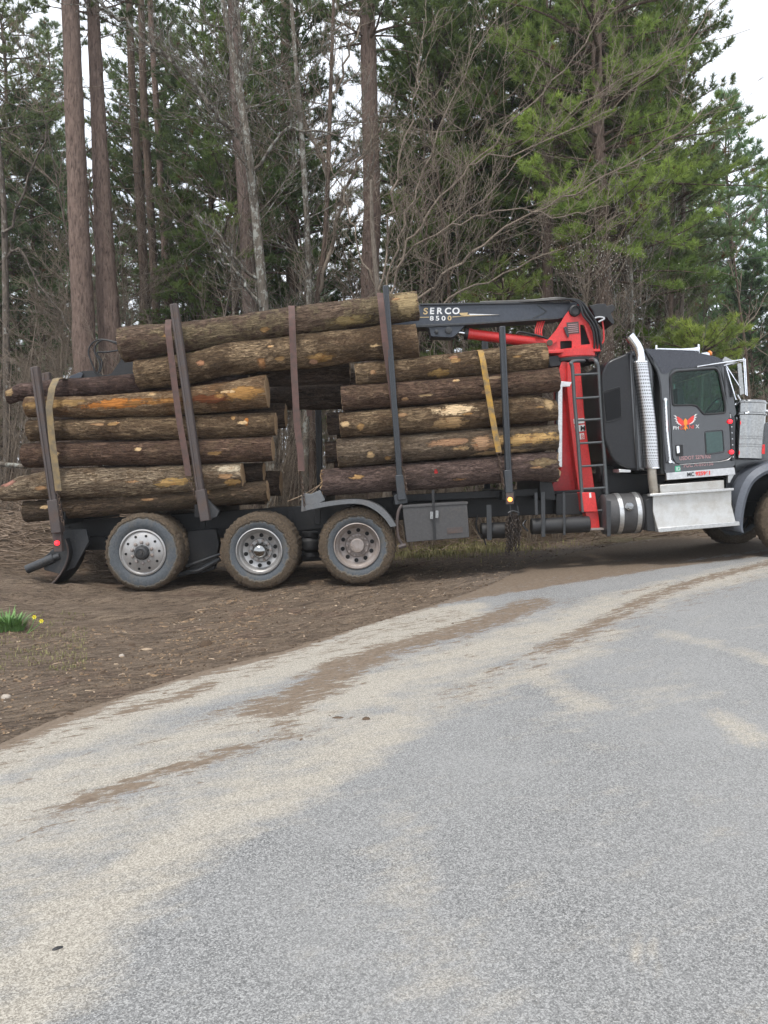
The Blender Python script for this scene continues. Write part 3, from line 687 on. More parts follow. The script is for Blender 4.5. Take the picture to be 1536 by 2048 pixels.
# door skin with the opening, made as two outlines bridged
def ringplate(name, outer, inner, D, t, mat, parent, bevel=.004):
    o = outer; i = inner; me_ = MB(); n = 96
    def resample(pts, n, c):
        # by angle around c
        out = []
        for k in range(n):
            a = 2*math.pi*k/n; d = Vector((math.cos(a), math.sin(a))); best = None
            for p, q in zip(pts, pts[1:]+pts[:1]):
                p_, q_ = Vector(p)-c, Vector(q)-c; e = q_-p_; den = d.x*e.y-d.y*e.x
                if abs(den) < 1e-9: continue
                s_ = (p_.x*e.y-p_.y*e.x)/den; u_ = (p_.x*d.y-p_.y*d.x)/den
                if s_ > 0 and -1e-6 <= u_ <= 1+1e-6 and (best is None or s_ > best): best = s_
            out.append(tuple(c+d*best))
        return out
    c = Vector((sum(p[0] for p in i)/len(i), sum(p[1] for p in i)/len(i)-2))
    O = resample(o, n, c); I = resample(i, n, c)
    vo = [P(x, y, D) for x, y in O]; vi = [P(x, y, D) for x, y in I]; off = Vector((0, t, 0))
    me_.add(vo+vi+[v+off for v in vo]+[v+off for v in vi],
            [f for k in range(n) for f in ((k, (k+1) % n, n+(k+1) % n, n+k), (2*n+k, 3*n+k, 3*n+(k+1) % n, 2*n+(k+1) % n), (k, 2*n+k, 2*n+(k+1) % n, (k+1) % n), (n+k, n+(k+1) % n, 3*n+(k+1) % n, 3*n+k))])
    return me_.build(name, mat, parent, smooth=40)
body_o = rnd(cab_out, 3)
door_o = rnd([(1337, 748, 10), (1346, 737, 8), (1432, 731, 8), (1441, 738, 6), (1461, 825, 4), (1468, 900, 3), (1462, 917, 8), (1440, 923, 4), (1360, 929, 4), (1348, 927, 6), (1344, 915, 5)], 5)
win_o = rnd(win, 4)
cab = ringplate('cab_body', body_o, rnd([(x, y) for x, y in door_o], 0), CD, .05, M['charcoal'], truck)
# far side, rear wall, front cowl, floor of the cab (a real hollow shell)
ringplate('cab_far_side', body_o, win_o, CD+CW-.05, .05, M['charcoal'], cab)
pr('cab_roof', M['roof_navy'], [(1290, 697, 4), (1340, 700, 8), (1400, 706, 8), (1436, 714, 8), (1456, 729, 2), (1452, 735), (1433, 732, 6), (1345, 738, 8), (1334, 748, 4), (1324, 748), (1312, 726, 10)], CD-.006, CW+.012, cab, r=5, bevel=.03, smooth=60)
pr('cab_back_wall', M['seat'], [(1318, 748), (1326, 748), (1332, 948), (1322, 948)], CD+.06, CW-.12, cab, bevel=0)
pr('cab_floor', M['seat'], [(1334, 925), (1466, 912), (1466, 928), (1334, 944)], CD+.06, CW-.12, cab, bevel=0)
pr('cab_front_wall', M['charcoal'], [(1452, 832), (1470, 832), (1470, 932), (1454, 932)], CD+.055, CW-.11, cab, bevel=.01)
pr('dashboard', M['seat'], [(1430, 822), (1456, 820), (1456, 870), (1440, 866)], CD+.1, CW-.2, cab, r=3, bevel=.01)
seat = pr('seat', M['seat'], [(1352, 775, 6), (1368, 778, 5), (1374, 850, 4), (1410, 856, 5), (1410, 880, 4), (1356, 880, 4)], CD+.25, .5, cab, r=4, bevel=.04, smooth=60)
mb = MB(); cw = P(1426, 822, CD+.5); mb.lathe(cw, (-.85, 0, .5), [(.21, 0), (.225, .012), (.21, .024), (.198, .012), (.21, 0)], 28, True); mb.tube([cw, cw+Vector((.25, 0, -.2))], .02, 6); mb.tube([cw+Vector((0, -.2, 0)), cw+Vector((0, .2, 0))], .012, 6)
part(mb, 'steering_wheel', M['seat'], cab)
# windscreen
mb = MB(); a = [P(1452, 736, CD+.05), P(1470, 832, CD+.05)]; mb.prism3([a[0], a[1], a[1]+Vector((.006, 0, 0)), a[0]+Vector((.006, 0, 0))], (0, CW-.1, 0)); part(mb, 'windscreen', M['glass'], cab)
pr('windscreen_pillar', M['charcoal'], [(1441, 726), (1457, 732), (1473, 828), (1466, 836), (1458, 822)], CD-.01, .05, cab, r=2, bevel=.006)
pr('windscreen_pillar', M['charcoal'], [(1441, 726), (1457, 732), (1473, 828), (1466, 836), (1458, 822)], CD+CW-.06, .05, cab, r=2, bevel=.006)
# door
door = ringplate('door', [(x, y) for x, y in rnd([(1338.5, 749, 10), (1347, 738.5, 8), (1431.5, 732.5, 8), (1439.8, 739, 6), (1459.5, 825, 4), (1466.4, 900, 3), (1461, 915.5, 8), (1440, 921.5, 4), (1361, 927.5, 4), (1349, 925.5, 6), (1345.5, 914, 5)], 5)], win_o, CD-.012, .05, M['charcoal'], truck)
mb = MB(); mb.tube([P(x, y, CD-.016) for x, y in win_o+[win_o[0]]], .014, 8, False); part(mb, 'window_seal', M['plastic'], door)
mb = MB(); mb.prism(win_o, CD+.005, .006); part(mb, 'door_glass', M['glass'], door, smooth=20)
mb = MB(); lo = rnd([(1348, 927, 6), (1360, 929.3, 4), (1440, 923.3, 4), (1460, 919, 8), (1468, 902, 3), (1461, 830, 2), (1457, 790)], 5)[6:]; mb.tube([P(x, y, CD-.012) for x, y in lo[2:-6]], .006, 6); part(mb, 'door_trim', M['alu'], door)
pr('vent_window', M['glass_dark'], [(1411, 865, 4), (1444, 862, 4), (1447, 902, 4), (1414, 908, 4)], CD-.018, .012, door, r=4, bevel=.003)
mb = MB(); q = rnd([(1409.5, 863, 4), (1445.5, 860, 4), (1448.5, 904, 4), (1412.5, 910, 4)], 4); mb.tube([P(x, y, CD-.016) for x, y in q+[q[0]]], .007, 6, False); part(mb, 'vent_window_frame', M['dark_steel'], door)
hn = pr('door_handle_pocket', M['plastic'], [(1351, 890, 2), (1366, 889, 2), (1367, 912, 2), (1352, 913, 2)], CD-.02, .012, door, r=3, bevel=.002)
pr('door_handle', M['chrome'], [(1353, 892, 2), (1359, 891.5, 2), (1360, 906, 2), (1354, 907, 2)], CD-.045, .022, door, r=2, bevel=.004)
# hinge strip with lamps and rivets, sill plate
hs = pr('hinge_strip', M['dark_steel'], [(1460, 836), (1469, 834), (1471, 920), (1464, 922)], CD-.03, .016, truck, bevel=.003)
mb = MB()
for y in (854, 866, 878, 890, 914): mb.lathe(P(1463+(y-854)*.05, y, CD-.03), (0, -1, 0), [(.010, 0), (.008, .008), (0, .010)], 10)
part(mb, 'rivet', M['chrome'], hs)
for y, x in ((843, 1460), (904, 1463)):
    mb = MB(); mb.lathe(P(x, y, CD-.03), (-.2, -1, 0), [(.03, 0), (.03, .012), (.022, .03), (0, .038)], 16); part(mb, 'marker_lamp', M['lamp_red'], cab)
sp = pr('sill_plate', M['white_plate'], [(1333, 946), (1469, 935), (1471, 949), (1334, 960)], CD-.03, .03, truck, bevel=.004)
mb = MB(); mb.tube([P(1331, 799, CD-.09), P(1334, 860, CD-.09), P(1340, 922, CD-.09)], .017, 10); mb.tube([P(1331, 799, CD-.1), P(1331, 799, CD)], .024, 8); mb.tube([P(1341, 923, CD-.1), P(1341, 923, CD)], .024, 8)
mb.tube([P(1341, 923, CD-.09), P(1348, 926, CD-.05)], .016, 8)
part(mb, 'grab_bar', M['chrome'], cab)
# emblem: red spread-winged bird above the name
em = MB(); em.cur = 0
def feather(a, b, w, D):
    a = Vector(a); b = Vector(b); d = (b-a).normalized(); q = Vector((-d.y, d.x)); mid = a.lerp(b, .55)+q*(-1.2 if b.x > a.x else 1.2)
    em.prism([tuple(a+q*w*.5), tuple(mid+q*w*.5), tuple(b), tuple(mid-q*w*.4), tuple(a-q*w*.5)], D, .003)
for sgn in (-1, 1):
    for k, (dx, dy) in enumerate([(24, -14), (23, -8), (21, -2.5), (18.5, 1.5), (15, 4), (11, 6)]):
        em.cur = 0; ax_ = 1371; a = (ax_+sgn*2.5, 845+k*.9-(sgn > 0)*1); e = (ax_+sgn*dx, 845+dy-(sgn > 0)*3)
        feather(a, e, 4.2, CD-.018-.0002*k)
        em.cur = 2; v0 = Vector(a).lerp(Vector(e), .72); feather(tuple(v0), e, 2.4, CD-.0200-.0003*k)
em.cur = 1
em.prism([(1368, 840), (1371, 836.5), (1374, 840), (1375, 847), (1373, 850), (1372, 853), (1370.5, 853), (1369, 850), (1367.5, 846)], CD-.0225, .003)
for q in ([(1370, 852), (1366, 860), (1369, 856.5), (1371, 861.5), (1373, 856), (1377, 859), (1373, 851)],): em.prism(q, CD-.0235, .003)
part(em, 'bird_emblem', [M['red_ink'], M['orange_ink'], M['white_ink']], door, smooth=20)
text('name_lettering', 'PH', 1345.5, 859.5, CD-.012, 7, M['white_ink'], door, slope=2, off=.003)
text('name_lettering', 'OE', 1358.5, 859, CD-.012, 7, M['red_ink'], door, slope=2, off=.003)
text('name_lettering', 'NI', 1377.5, 857.5, CD-.012, 7, M['red_ink'], door, slope=2, off=.003)
text('name_lettering', 'X', 1391, 856.5, CD-.012, 7, M['white_ink'], door, slope=2, off=.003)
text('registration_lettering', 'USDOT 2276102', 1358.5, 920.5, CD-.012, 7, M['pale_ink'], door, slope=4.2, squeeze=.87, off=.004, bold=.001)
text('registration_lettering', 'PUC A-895136', 1367, 935, CD, 7, M['pale_ink'], cab, slope=5, squeeze=.95, off=.003, bold=.001)
text('plate_lettering', 'MC', 1374, 952.6, CD-.03, 7.2, M['dark_steel'], sp, slope=4.5, squeeze=.95, off=.003, bold=.002)
text('plate_lettering', '925961', 1391, 951.2, CD-.03, 7.2, M['red_ink'], sp, slope=4.5, squeeze=.98, off=.003, bold=.003)
gd = pr('inspection_decal', M['green_ink'], [(1350, 932.5), (1360.5, 931.5), (1361, 942.5), (1350.5, 943.5)], CD-.003, .003, truck, bevel=0)
text('decal_lettering', 'ID', 1351.5, 941, CD-.003, 7, M['white_ink'], gd, off=.003, squeeze=.9)
# roof: horn, marker lamp, visor
mb = MB(); a = P(1312, 698, 11.3); bb = P(1396, 701, 11.3); mb.tube([a, a.lerp(bb, .6), a.lerp(bb, .85), bb], [.014, .02, .035, .06], 16); hr = part(mb, 'air_horn', M['chrome'], cab)
mb = MB(); mb.box(P(1312, 699, 11.3), (.025, .03, .12)); mb.box(P(1396, 700, 11.3), (.03, .05, .16)); part(mb, 'horn_bracket', M['chrome'], cab)
for k in range(5):
    mb = MB(); c = P(1412, 707.5, 11.15)+Vector((0, k*.36, 0)); mb.lathe(c+Vector((-.02, 0, -.03)), (0, 0, 1), [(.075, 0), (.07, .035), (.04, .05), (0, .055)], 16); ml = part(mb, 'roof_marker', M['chrome'])
    mb = MB(); mb.lathe(c+Vector((.04, 0, 0)), (1, 0, .15), [(.042, 0), (.042, .02), (.025, .04), (0, .045)], 14); part(mb, 'marker_lens', M['amber'], ml)
pr('sun_visor', M['steel'], [(1440, 727), (1450, 713), (1474, 724), (1468, 729)], CD+.02, CW-.04, cab, r=1, bevel=.006)
mb = MB(); mb.tube([P(1404, 705, 11.2), P(1412, 660, 11.2), P(1420, 610, 11.2)], .003, 4); part(mb, 'antenna', M['dark_steel'], cab)
# mirrors and struts
mir = pr('mirror', M['steel'], [(1475, 727, 2), (1483, 726, 2), (1489, 788, 2), (1480, 791, 2)], CD-.18, .03, r=2, bevel=.006)
mb = MB()
for a, b_ in (((1395, 733), (1487, 719)), ((1448, 731), (1489, 721)), ((1451, 730), (1481, 776)), ((1452, 734), (1472, 800)), ((1487, 716), (1491, 790)), ((1490, 718), (1494, 792))):
    mb.tube([P(*a, CD-.03), P(*b_, CD-.18)], .009, 7)
mb.tube([P(1396, 733, CD), P(1396, 733, CD-.04)], .012, 6)
part(mb, 'mirror_strut', M['chrome'], mir)
mir2 = pr('mirror', M['steel'], [(1475, 727, 2), (1483, 726, 2), (1489, 788, 2), (1480, 791, 2)], CD+CW+.1, .03, r=2, bevel=.006)
# hood, grille, air cleaner
pr('hood', M['charcoal'], [(1469, 842, 2), (1560, 846), (1680, 862, 8), (1700, 880, 6), (1700, 975), (1640, 968), (1560, 930), (1520, 925), (1478, 960), (1470, 960)], CD+.22, CW-.44, r=4, bevel=.05, smooth=60)
pr('radiator_grille', M['chrome'], [(1698, 868), (1708, 870), (1708, 985), (1698, 985)], CD+.35, CW-.7, bevel=.01)
pr('bumper', M['steel'], [(1712, 990, 5), (1728, 990, 5), (1728, 1050, 5), (1712, 1050, 5)], 10.62, 2.4, r=4, bevel=.02)
a = P(1492, 917, CD-.10+.22); zt = P(1499.5, 802, CD+.12).z-a.z; r0 = 31*S(CD)
mb = MB(); pf = [(r0*.9, -.012), (r0*1.0, 0)]
def ringat(t, w=.010, e=.012): return [(r0, t-w), (r0+e, t-w*.5), (r0+e, t+w*.5), (r0, t+w)]
for t in (.20, .24, .34, .375): pf += ringat(zt*t*1.0+.0, .006, .006)
pf += ringat(zt*.765, .02, .016); pf += [(r0, zt*.8), (r0*1.0, zt*.93)]; pf += ringat(zt*.96, .012, .014); pf += [(r0*.96, zt), (r0*.5, zt+.012), (0, zt+.02)]
mb.lathe(a, (.035, 0, 1), pf, 56); ac = part(mb, 'air_cleaner', M['steel'], smooth=30)
mb = MB(); c = P(1492, 826, CD-.09); mb.box(c, (.04, .03, .02)); part(mb, 'band_clamp', M['chrome'], ac)
pr('reflector', M['red_lens'], [(1524, 889), (1530, 889), (1530, 908), (1524, 908)], CD-.05, .02, ac, bevel=.002)
mb = MB(); mb.tube([P(1470, 838, CD+.05), P(1494, 836, CD+.1)], .03, 8); mb.tube([P(1470, 810, CD), P(1480, 800, CD), P(1474, 790, CD-.02)], .016, 6); mb.tube([P(1530, 822, CD+.1), P(1600, 830, CD+.1)], .02, 8)
part(mb, 'air_cleaner_bracket', M['chrome'], ac)
# front fender: arch over the front wheel
mb = MB()
arch_o = [(1474, 1062), (1470, 1048), (1478, 1000), (1492, 962), (1512, 940), (1545, 925), (1600, 918), (1660, 925), (1700, 948), (1712, 985)]
arch_i = [(1489, 1066), (1487, 1050), (1492, 1010), (1504, 974), (1522, 955), (1550, 943), (1600, 937), (1650, 943), (1684, 962), (1696, 988)]
to = spline([P(x, y, 10.62) for x, y in arch_o], 5); ti = spline([P(x, y, 10.62) for x, y in arch_i], 5); n = len(to); vs = []
for i in range(n): vs += [to[i]+Vector((0, .05, 0)), to[i]*.35+ti[i]*.65, ti[i]+Vector((0, .02, 0)), ti[i]+Vector((0, .55, 0)), to[i]+Vector((0, .55, 0))]
mb.add(vs, [tuple(range(5)), tuple(5*(n-1)+k for k in range(4, -1, -1))]+[(i*5+k, i*5+(k+1) % 5, (i+1)*5+(k+1) % 5, (i+1)*5+k) for i in range(n-1) for k in range(5)])
part(mb, 'front_fender', M['fender_front'], smooth=50)
pr('cab_side_skirt', M['charcoal'], [(1452, 948), (1500, 946), (1510, 935), (1478, 1000), (1468, 1040), (1452, 1000)], CD+.1, .05, bevel=.004)
pr('cab_bracket', M['alu'], [(1456, 948), (1470, 947), (1460, 966), (1456, 966)], CD, .05)
# under-cab mass: transmission and engine
pr('engine_block', M['black'], [(1330, 965), (1450, 955), (1640, 945), (1640, 1010), (1450, 1040), (1340, 1040)], 11.5, .75, r=6)
pr('under_sleeper_box', M['black'], [(1205, 946), (1330, 950), (1330, 1000), (1290, 1000), (1230, 985), (1205, 985)], 11.35, 1.3)
mb = MB(); mb.tube([P(1195, 945, 11.5), P(1228, 944, 11.5)], .14, 24); part(mb, 'air_tank', M['plastic'], bevel=.02)

# exhaust stack: pipe, perforated shield, curved tip
m_, nt, b_ = newmat('perforated_chrome'); v = mapped(nt, 'UV'); s_ = sep(nt, v)
uu = mth(nt, 'MULTIPLY', s_[0], 26); vv = mth(nt, 'MULTIPLY', s_[1], 46)
row = mth(nt, 'MODULO', mth(nt, 'FLOOR', vv), 2); fu = mth(nt, 'SUBTRACT', mth(nt, 'FRACT', mth(nt, 'ADD', uu, mth(nt, 'MULTIPLY', row, .5))), .5); fv = mth(nt, 'SUBTRACT', mth(nt, 'FRACT', vv), .5)
dd = mth(nt, 'SQRT', mth(nt, 'ADD', mth(nt, 'MULTIPLY', fu, fu), mth(nt, 'MULTIPLY', fv, fv)))
hol = mth(nt, 'LESS_THAN', dd, .27)
nt.links.new(mix(nt, hol, (.62, .62, .63), (.01, .01, .01)), b_.inputs['Base Color']); b_.inputs['Roughness'].default_value = .28
nt.links.new(mth(nt, 'SUBTRACT', 1.0, hol), b_.inputs['Metallic'])
M['perf'] = m_
ED = 10.72
ctr = [P(x, y, ED+.1) for x, y in [(1281, 725), (1291, 795), (1299, 865), (1303.5, 930), (1305, 936)]]
mb = MB(); mb.tube(spline([P(1309, 990, ED+.15), P(1305, 960, ED+.1), P(1303, 930, ED+.1)], 5), .062, 20); es = part(mb, 'exhaust_stack', M['pipe'], smooth=60)
pts = spline(ctr, 6); sides = 32; me = bpy.data.meshes.new('heat_shield'); vs = []; N_ = len(pts)
for p in pts:
    for k in range(sides+1):
        a = 2*math.pi*k/sides; vs.append(p+Vector((math.cos(a), math.sin(a), 0))*.102)
fs = [(i*(sides+1)+k, i*(sides+1)+k+1, (i+1)*(sides+1)+k+1, (i+1)*(sides+1)+k) for i in range(N_-1) for k in range(sides)]
o = bpy.data.objects.new('heat_shield', me); org = ctr[2]; me.from_pydata([tuple(Vector(v)-org) for v in vs], [], fs); uv = me.uv_layers.new()
for li, l in enumerate(me.loops): i, k = divmod(l.vertex_index, sides+1); uv.data[li].uv = (k/sides, i/(N_-1))
me.polygons.foreach_set('use_smooth', [True]*len(me.polygons)); me.materials.append(M['perf']); COL.objects.link(o); place(o, org, es)
mb = MB()
for i in (0, N_-1): mb.tube([pts[i]-Vector((0, 0, .006)), pts[i]+Vector((0, 0, .012))], .104, 28)
mb.tube(spline([P(1282, 730, ED+.1), P(1280, 712, ED+.1), P(1274, 694, ED+.1), P(1263, 678, ED+.1), P(1258, 672, ED+.1)], 6), .068, 24, False)
mb.tube(spline([P(1258.5, 672.6, ED+.1), P(1263, 678, ED+.1), P(1270, 688, ED+.1)], 4), .060, 24, False)
part(mb, 'exhaust_tip', M['chrome'], es, smooth=60)
mb = MB(); mb.tube([P(1300, 760, ED+.1), P(1300, 760, CD+.1)], .02, 8); mb.tube([P(1308, 900, ED+.1), P(1308, 900, CD+.1)], .02, 8); part(mb, 'stack_bracket', M['dark_steel'], es)

# ---- loader crane
KD = 11.55
cr_ = truck
mb = MB(); mb.prism([(1118, 718), (1150, 716), (1150, 740), (1140, 880), (1165, 985), (1098, 985), (1108, 962), (1116, 950), (1124, 928)], KD+.1, .45); ms = part(mb, 'mast_web', M['red_dark'], cr_, bevel=.01)
pr('mast', M['red'], [(1135, 725), (1160, 722), (1166, 790), (1168, 820), (1178, 900), (1196, 1022), (1163, 1022), (1150, 930), (1141, 850), (1134, 775)], KD-.1, .34, cr_, r=2, bevel=.012)
pr('stabiliser_leg', M['red'], [(1170, 1022), (1196, 1022), (1200, 1056), (1178, 1058)], KD-.55, .2, cr_, bevel=.008)
pr('stabiliser_leg_upper', M['red'], [(1164, 985), (1190, 985), (1196, 1024), (1168, 1024)], KD-.60, .3, cr_, bevel=.008)
pr('stabiliser_foot', M['rim_dull'], [(1162, 1057), (1216, 1056), (1217, 1060), (1163, 1061)], KD-.62, .34, cr_, bevel=.004)
pr('mast_collar', M['red'], [(1124, 722), (1158, 720), (1158, 768), (1136, 772), (1120, 764), (1116, 745)], KD-.02, .4, cr_, r=4, bevel=.01)
pr('mast_collar_black', M['plastic'], [(1096, 712), (1198, 706), (1198, 722), (1100, 734)], KD+.0, .5, cr_, r=4, bevel=.01)
a = P(1147, 716, KD+.25)
mb = MB(); mb.lathe(a, (-.04, 0, 1), [(.36, -.06), (.365, -.02), (.38, -.015), (.38, .09), (.365, .10), (.2, .10)], 48); part(mb, 'slew_ring', M['red'], cr_, smooth=40)
mb = MB(); mb.lathe(a, (-.04, 0, 1), [(.30, -.10), (.372, -.075), (.372, -.03), (.3, -.02)], 48); part(mb, 'slew_bearing', M['plastic'], cr_, smooth=40)
tur_o = [(1146, 611, 8), (1160, 608, 5), (1174, 640), (1192, 680, 3), (1200, 690), (1201, 704), (1094, 706), (1091, 702), (1090, 686, 4), (1112, 660), (1132, 628)]
def withholes(name, outline, holes, D, t, mat, parent):
    """plate with true cut-outs (boolean-free: ngon with bridges via triangulation)"""
    from mathutils.geometry import tessellate_polygon
    loops = [outline]+holes; flat = [Vector((x, -y, 0)) for l in loops for x, y in l]
    tris = tessellate_polygon([[Vector((x, -y, 0)) for x, y in l] for l in loops])
    A = [P(v.x, -v.y, D) for v in flat]; B = [v+Vector((0, t, 0)) for v in A]; n = len(A); fs = [tuple(t_) for t_ in tris]+[tuple(i+n for i in reversed(t_)) for t_ in tris]
    o_ = 0
    for l in loops:
        k = len(l); fs += [(o_+i, o_+(i+1) % k, o_+(i+1) % k+n, o_+i+n) for i in range(k)]; o_ += k
    mb = MB(); mb.add(A+B, fs); return mb.build(name, mat, parent, smooth=30)
holes = [rnd([(1120, 682), (1144, 681), (1144, 700), (1121, 701)], 3), rnd([(1160, 649), (1168, 650), (1181, 688), (1162, 690)], 2)]
for D in (KD-.02, KD+.40): withholes('turret_plate', rnd(tur_o, 2), holes, D, .03, M['red'], cr_)
pr('turret_core', M['plastic'], [(1118, 664), (1150, 640), (1176, 664), (1192, 700), (1104, 700)], KD+.16, .14, cr_, bevel=0)
pr('turret_flange', M['red'], [(1092, 700), (1200, 697), (1202, 703), (1092, 707)], KD-.06, .62, cr_, bevel=.008)
mb = MB(); mb.lathe(P(1149, 622, KD-.02), (0, -1, 0), [(.085, 0), (.085, .04), (.06, .055), (.055, .035), (0, .03)], 28); part(mb, 'pivot_pin', M['plastic'], cr_)
pv = pr('pin_lug', M['red'], [(1090, 680, 3), (1104, 678), (1116, 682), (1103, 691), (1092, 690, 4)], KD-.05, .03, cr_, r=3)
mb = MB(); mb.lathe(P(1099, 686, KD-.05), (0, -1, 0), [(.045, 0), (.045, .02), (0, .022)], 18); part(mb, 'pin_head', M['chain'], pv)
dp = pr('warning_plate', M['stake_grey'], [(1133, 645), (1157, 643), (1159, 666), (1136, 668)], KD-.028, .006, cr_, bevel=0)
mb = MB()
for k in range(5): mb.prism(strip((1136+k*.2, 649.5+k*3.8), (1155+k*.4, 648+k*3.8), 1.4), KD-.032, .003)
part(mb, 'warning_text_lines', M['pale_ink'], dp)
pr('latch_hook', M['dark_steel'], [(1127, 655), (1133, 652), (1137, 666), (1139, 672), (1136, 676), (1132, 668)], KD-.06, .02, cr_)
pr('warning_triangle', M['red_dark'], [(1147, 698), (1150, 692), (1153, 698)], KD-.024, .003, cr_, bevel=0); pr('warning_triangle', M['red_dark'], [(1106, 702), (1109, 697), (1112, 702)], KD-.024, .003, cr_, bevel=0)
# boom
bo = [(640, 640), (700, 622), (835, 611), (850, 608), (1130, 604), (1160, 606), (1160, 634), (1120, 637), (940, 648), (930, 651), (912, 670, 3), (905, 675, 3), (862, 673, 3), (858, 656, 3), (832, 652), (640, 668)]
boom = pr('boom', M['boom'], bo, KD+.08, .28, cr_, r=1, bevel=.012)
mb = MB(); mb.prism([(840, 607), (1140, 602), (1140, 605.5), (840, 610.5)], KD+.05, .34); mb.prism([(832, 650), (940, 645.5), (1118, 634.5), (1118, 638), (940, 649.5), (832, 655)], KD+.05, .34); part(mb, 'boom_flange', M['dark_steel'], boom, bevel=.004)
mb = MB(); mb.prism(strip((1075, 609), (1094, 623), 2.2), KD+.07, .015); mb.prism(strip((1066, 636), (1092, 624), 2.2), KD+.07, .015); part(mb, 'boom_weld_seam', M['dark_steel'], boom)
mb = MB()
for x, y, r in ((873, 664, .03), (897, 661, .05)): mb.lathe(P(x, y, KD+.08), (0, -1, 0), [(r, 0), (r, .03), (r*.6, .035), (0, .035)], 16)
part(mb, 'bracket_pin', M['dark_steel'], boom)
text('boom_lettering', 'S', 846, 628.5, KD+.08, 12, M['tan_ink'], boom, slope=.6, squeeze=1.15, off=.004, bold=.003, shear=.1)

for ch, x_ in (('E', 859), ('R', 873), ('C', 889), ('O', 904)): text('boom_lettering', ch, x_, 628, KD+.08, 12, M['white_ink'], boom, slope=.6, squeeze=1.05, off=.004, bold=.004, shear=.05)

for ch, x_ in (('8', 859.5), ('5', 871), ('0', 883)): text('boom_lettering', ch, x_, 641, KD+.08, 8.5, M['white_ink'], boom, slope=1, squeeze=1.3, off=.004, bold=.002)
text('boom_lettering', '0', 895, 640.6, KD+.08, 8.5, M['tan_ink'], boom, slope=1, squeeze=1.3, off=.004, bold=.002)
mb = MB(); mb.prism([(918, 626), (936, 625), (934, 629), (1000, 629.5), (936, 632.5), (922, 631)], KD+.074, .004); mb.prism([(838, 634), (858, 633.5), (858, 635), (838, 635.4)], KD+.074, .004); mb.prism([(905, 633), (940, 632), (905, 634.6)], KD+.074, .004); part(mb, 'boom_stripe', M['tan_ink'], boom)
mb = MB(); mb.prism([(938, 627.5), (1000, 629.3), (940, 630.4)], KD+.070, .004); part(mb, 'boom_stripe_white', M['white_ink'], boom)
# lift cylinder
mb = MB(); a, b2 = P(930, 667, KD+.2), P(1098, 688, KD+.2); mb.tube([a, a.lerp(b2, .08), a.lerp(b2, .081), b2], [.085, .085, .078, .078], 24); cy = part(mb, 'lift_cylinder', M['red'], cr_, smooth=50)
mb = MB(); mb.tube([P(898, 662, KD+.2), a], .035, 16); part(mb, 'piston_rod', M['chrome'], cy)
mb = MB(); mb.tube([P(929, 667, KD+.2), P(936, 668, KD+.2)], .092, 24); part(mb, 'cylinder_gland', M['plastic'], cy)
mb = MB(); mb.tube(spline([P(1098, 678, KD+.05), P(1070, 670, KD+.05), P(1040, 664, KD+.05), P(1032, 668, KD+.05)], 6), .017, 8); part(mb, 'cylinder_hose', M['hose'], cy)
mb = MB()
for k in range(4): mb.tube(spline([P(1072+k*4, 674, KD+.1), P(1071+k*4, 660, KD+.1), P(1077+k*4, 640, KD+.14)], 4), .012, 8)
part(mb, 'red_hydraulic_pipe', M['red'], cr_)
# hose bundle over the turret
mb = MB()
for k in range(7):
    e = k*2.2; dd = KD-.06+.05*(k % 3)
    mb.tube(spline([P(960, 606-k*.3, dd+.2), P(1060, 603-k*.4, dd+.1), P(1120, 599-k*.5, dd), P(1158-k*.3, 601+k*.8, dd-.02), P(1180-e, 625+k, dd-.04), P(1196-e*.9, 655, dd-.04), P(1202-e, 690, dd), P(1196-e, 712, dd+.05)], 8), .0155, 8)
part(mb, 'hydraulic_hose', M['hose'], cr_)
mb = MB(); mb.tube(spline([P(1204, 640, KD), P(1207, 660, KD), P(1207, 682, KD), P(1200, 690, KD)], 5), .013, 8); part(mb, 'red_hydraulic_pipe', M['red'], cr_)
# operator's seat folded at the back of the boom
st_ = pr('operator_seat', M['plastic'], [(1178, 611, 4), (1196, 607, 4), (1212, 607, 3), (1213, 612), (1226, 608, 3), (1231, 614, 3), (1228, 622, 2), (1222, 626), (1229, 645, 3), (1226, 650, 3), (1218, 642), (1213, 634, 3), (1202, 638, 3), (1190, 635, 3), (1186, 622, 3)], KD-.05, .45, cr_, r=2, bevel=.02)
mb = MB(); mb.tube(spline([P(1190, 636, KD-.06), P(1200, 634, KD-.06), P(1209, 637, KD-.06), P(1197, 644, KD-.06)], 5), .012, 6); part(mb, 'seat_frame', M['white_plate'], st_)
# ladder
mb = MB(); LD = 10.98
rl = [(1146, 738), (1150, 728), (1158, 730)] ; 
mb.tube(spline([P(1168, 722, LD+.35), P(1150, 722, LD+.12), P(1142, 726, LD), P(1145, 738, LD), P(1149, 800, LD), P(1155, 870, LD), P(1161, 950, LD), P(1166, 1024, LD)], 6), .026, 10)
mb.tube(spline([P(1180, 720, LD+.35), P(1186, 719, LD+.12), P(1192, 723, LD), P(1197, 740, LD), P(1201, 800, LD), P(1206, 870, LD), P(1211, 950, LD), P(1216, 1024, LD)], 6), .026, 10)
ld = part(mb, 'ladder', M['ladder'], truck, smooth=60)
mb = MB()
for y, x0, x1 in ((748, 1145, 1198), (795, 1149, 1201), (839, 1153, 1204), (885, 1156, 1207), (931, 1160, 1210), (976, 1163, 1213), (1021, 1166, 1215)): mb.tube([P(x0, y+2, LD), P(x1, y-1, LD)], .016, 8)
part(mb, 'rung', M['ladder'], ld)
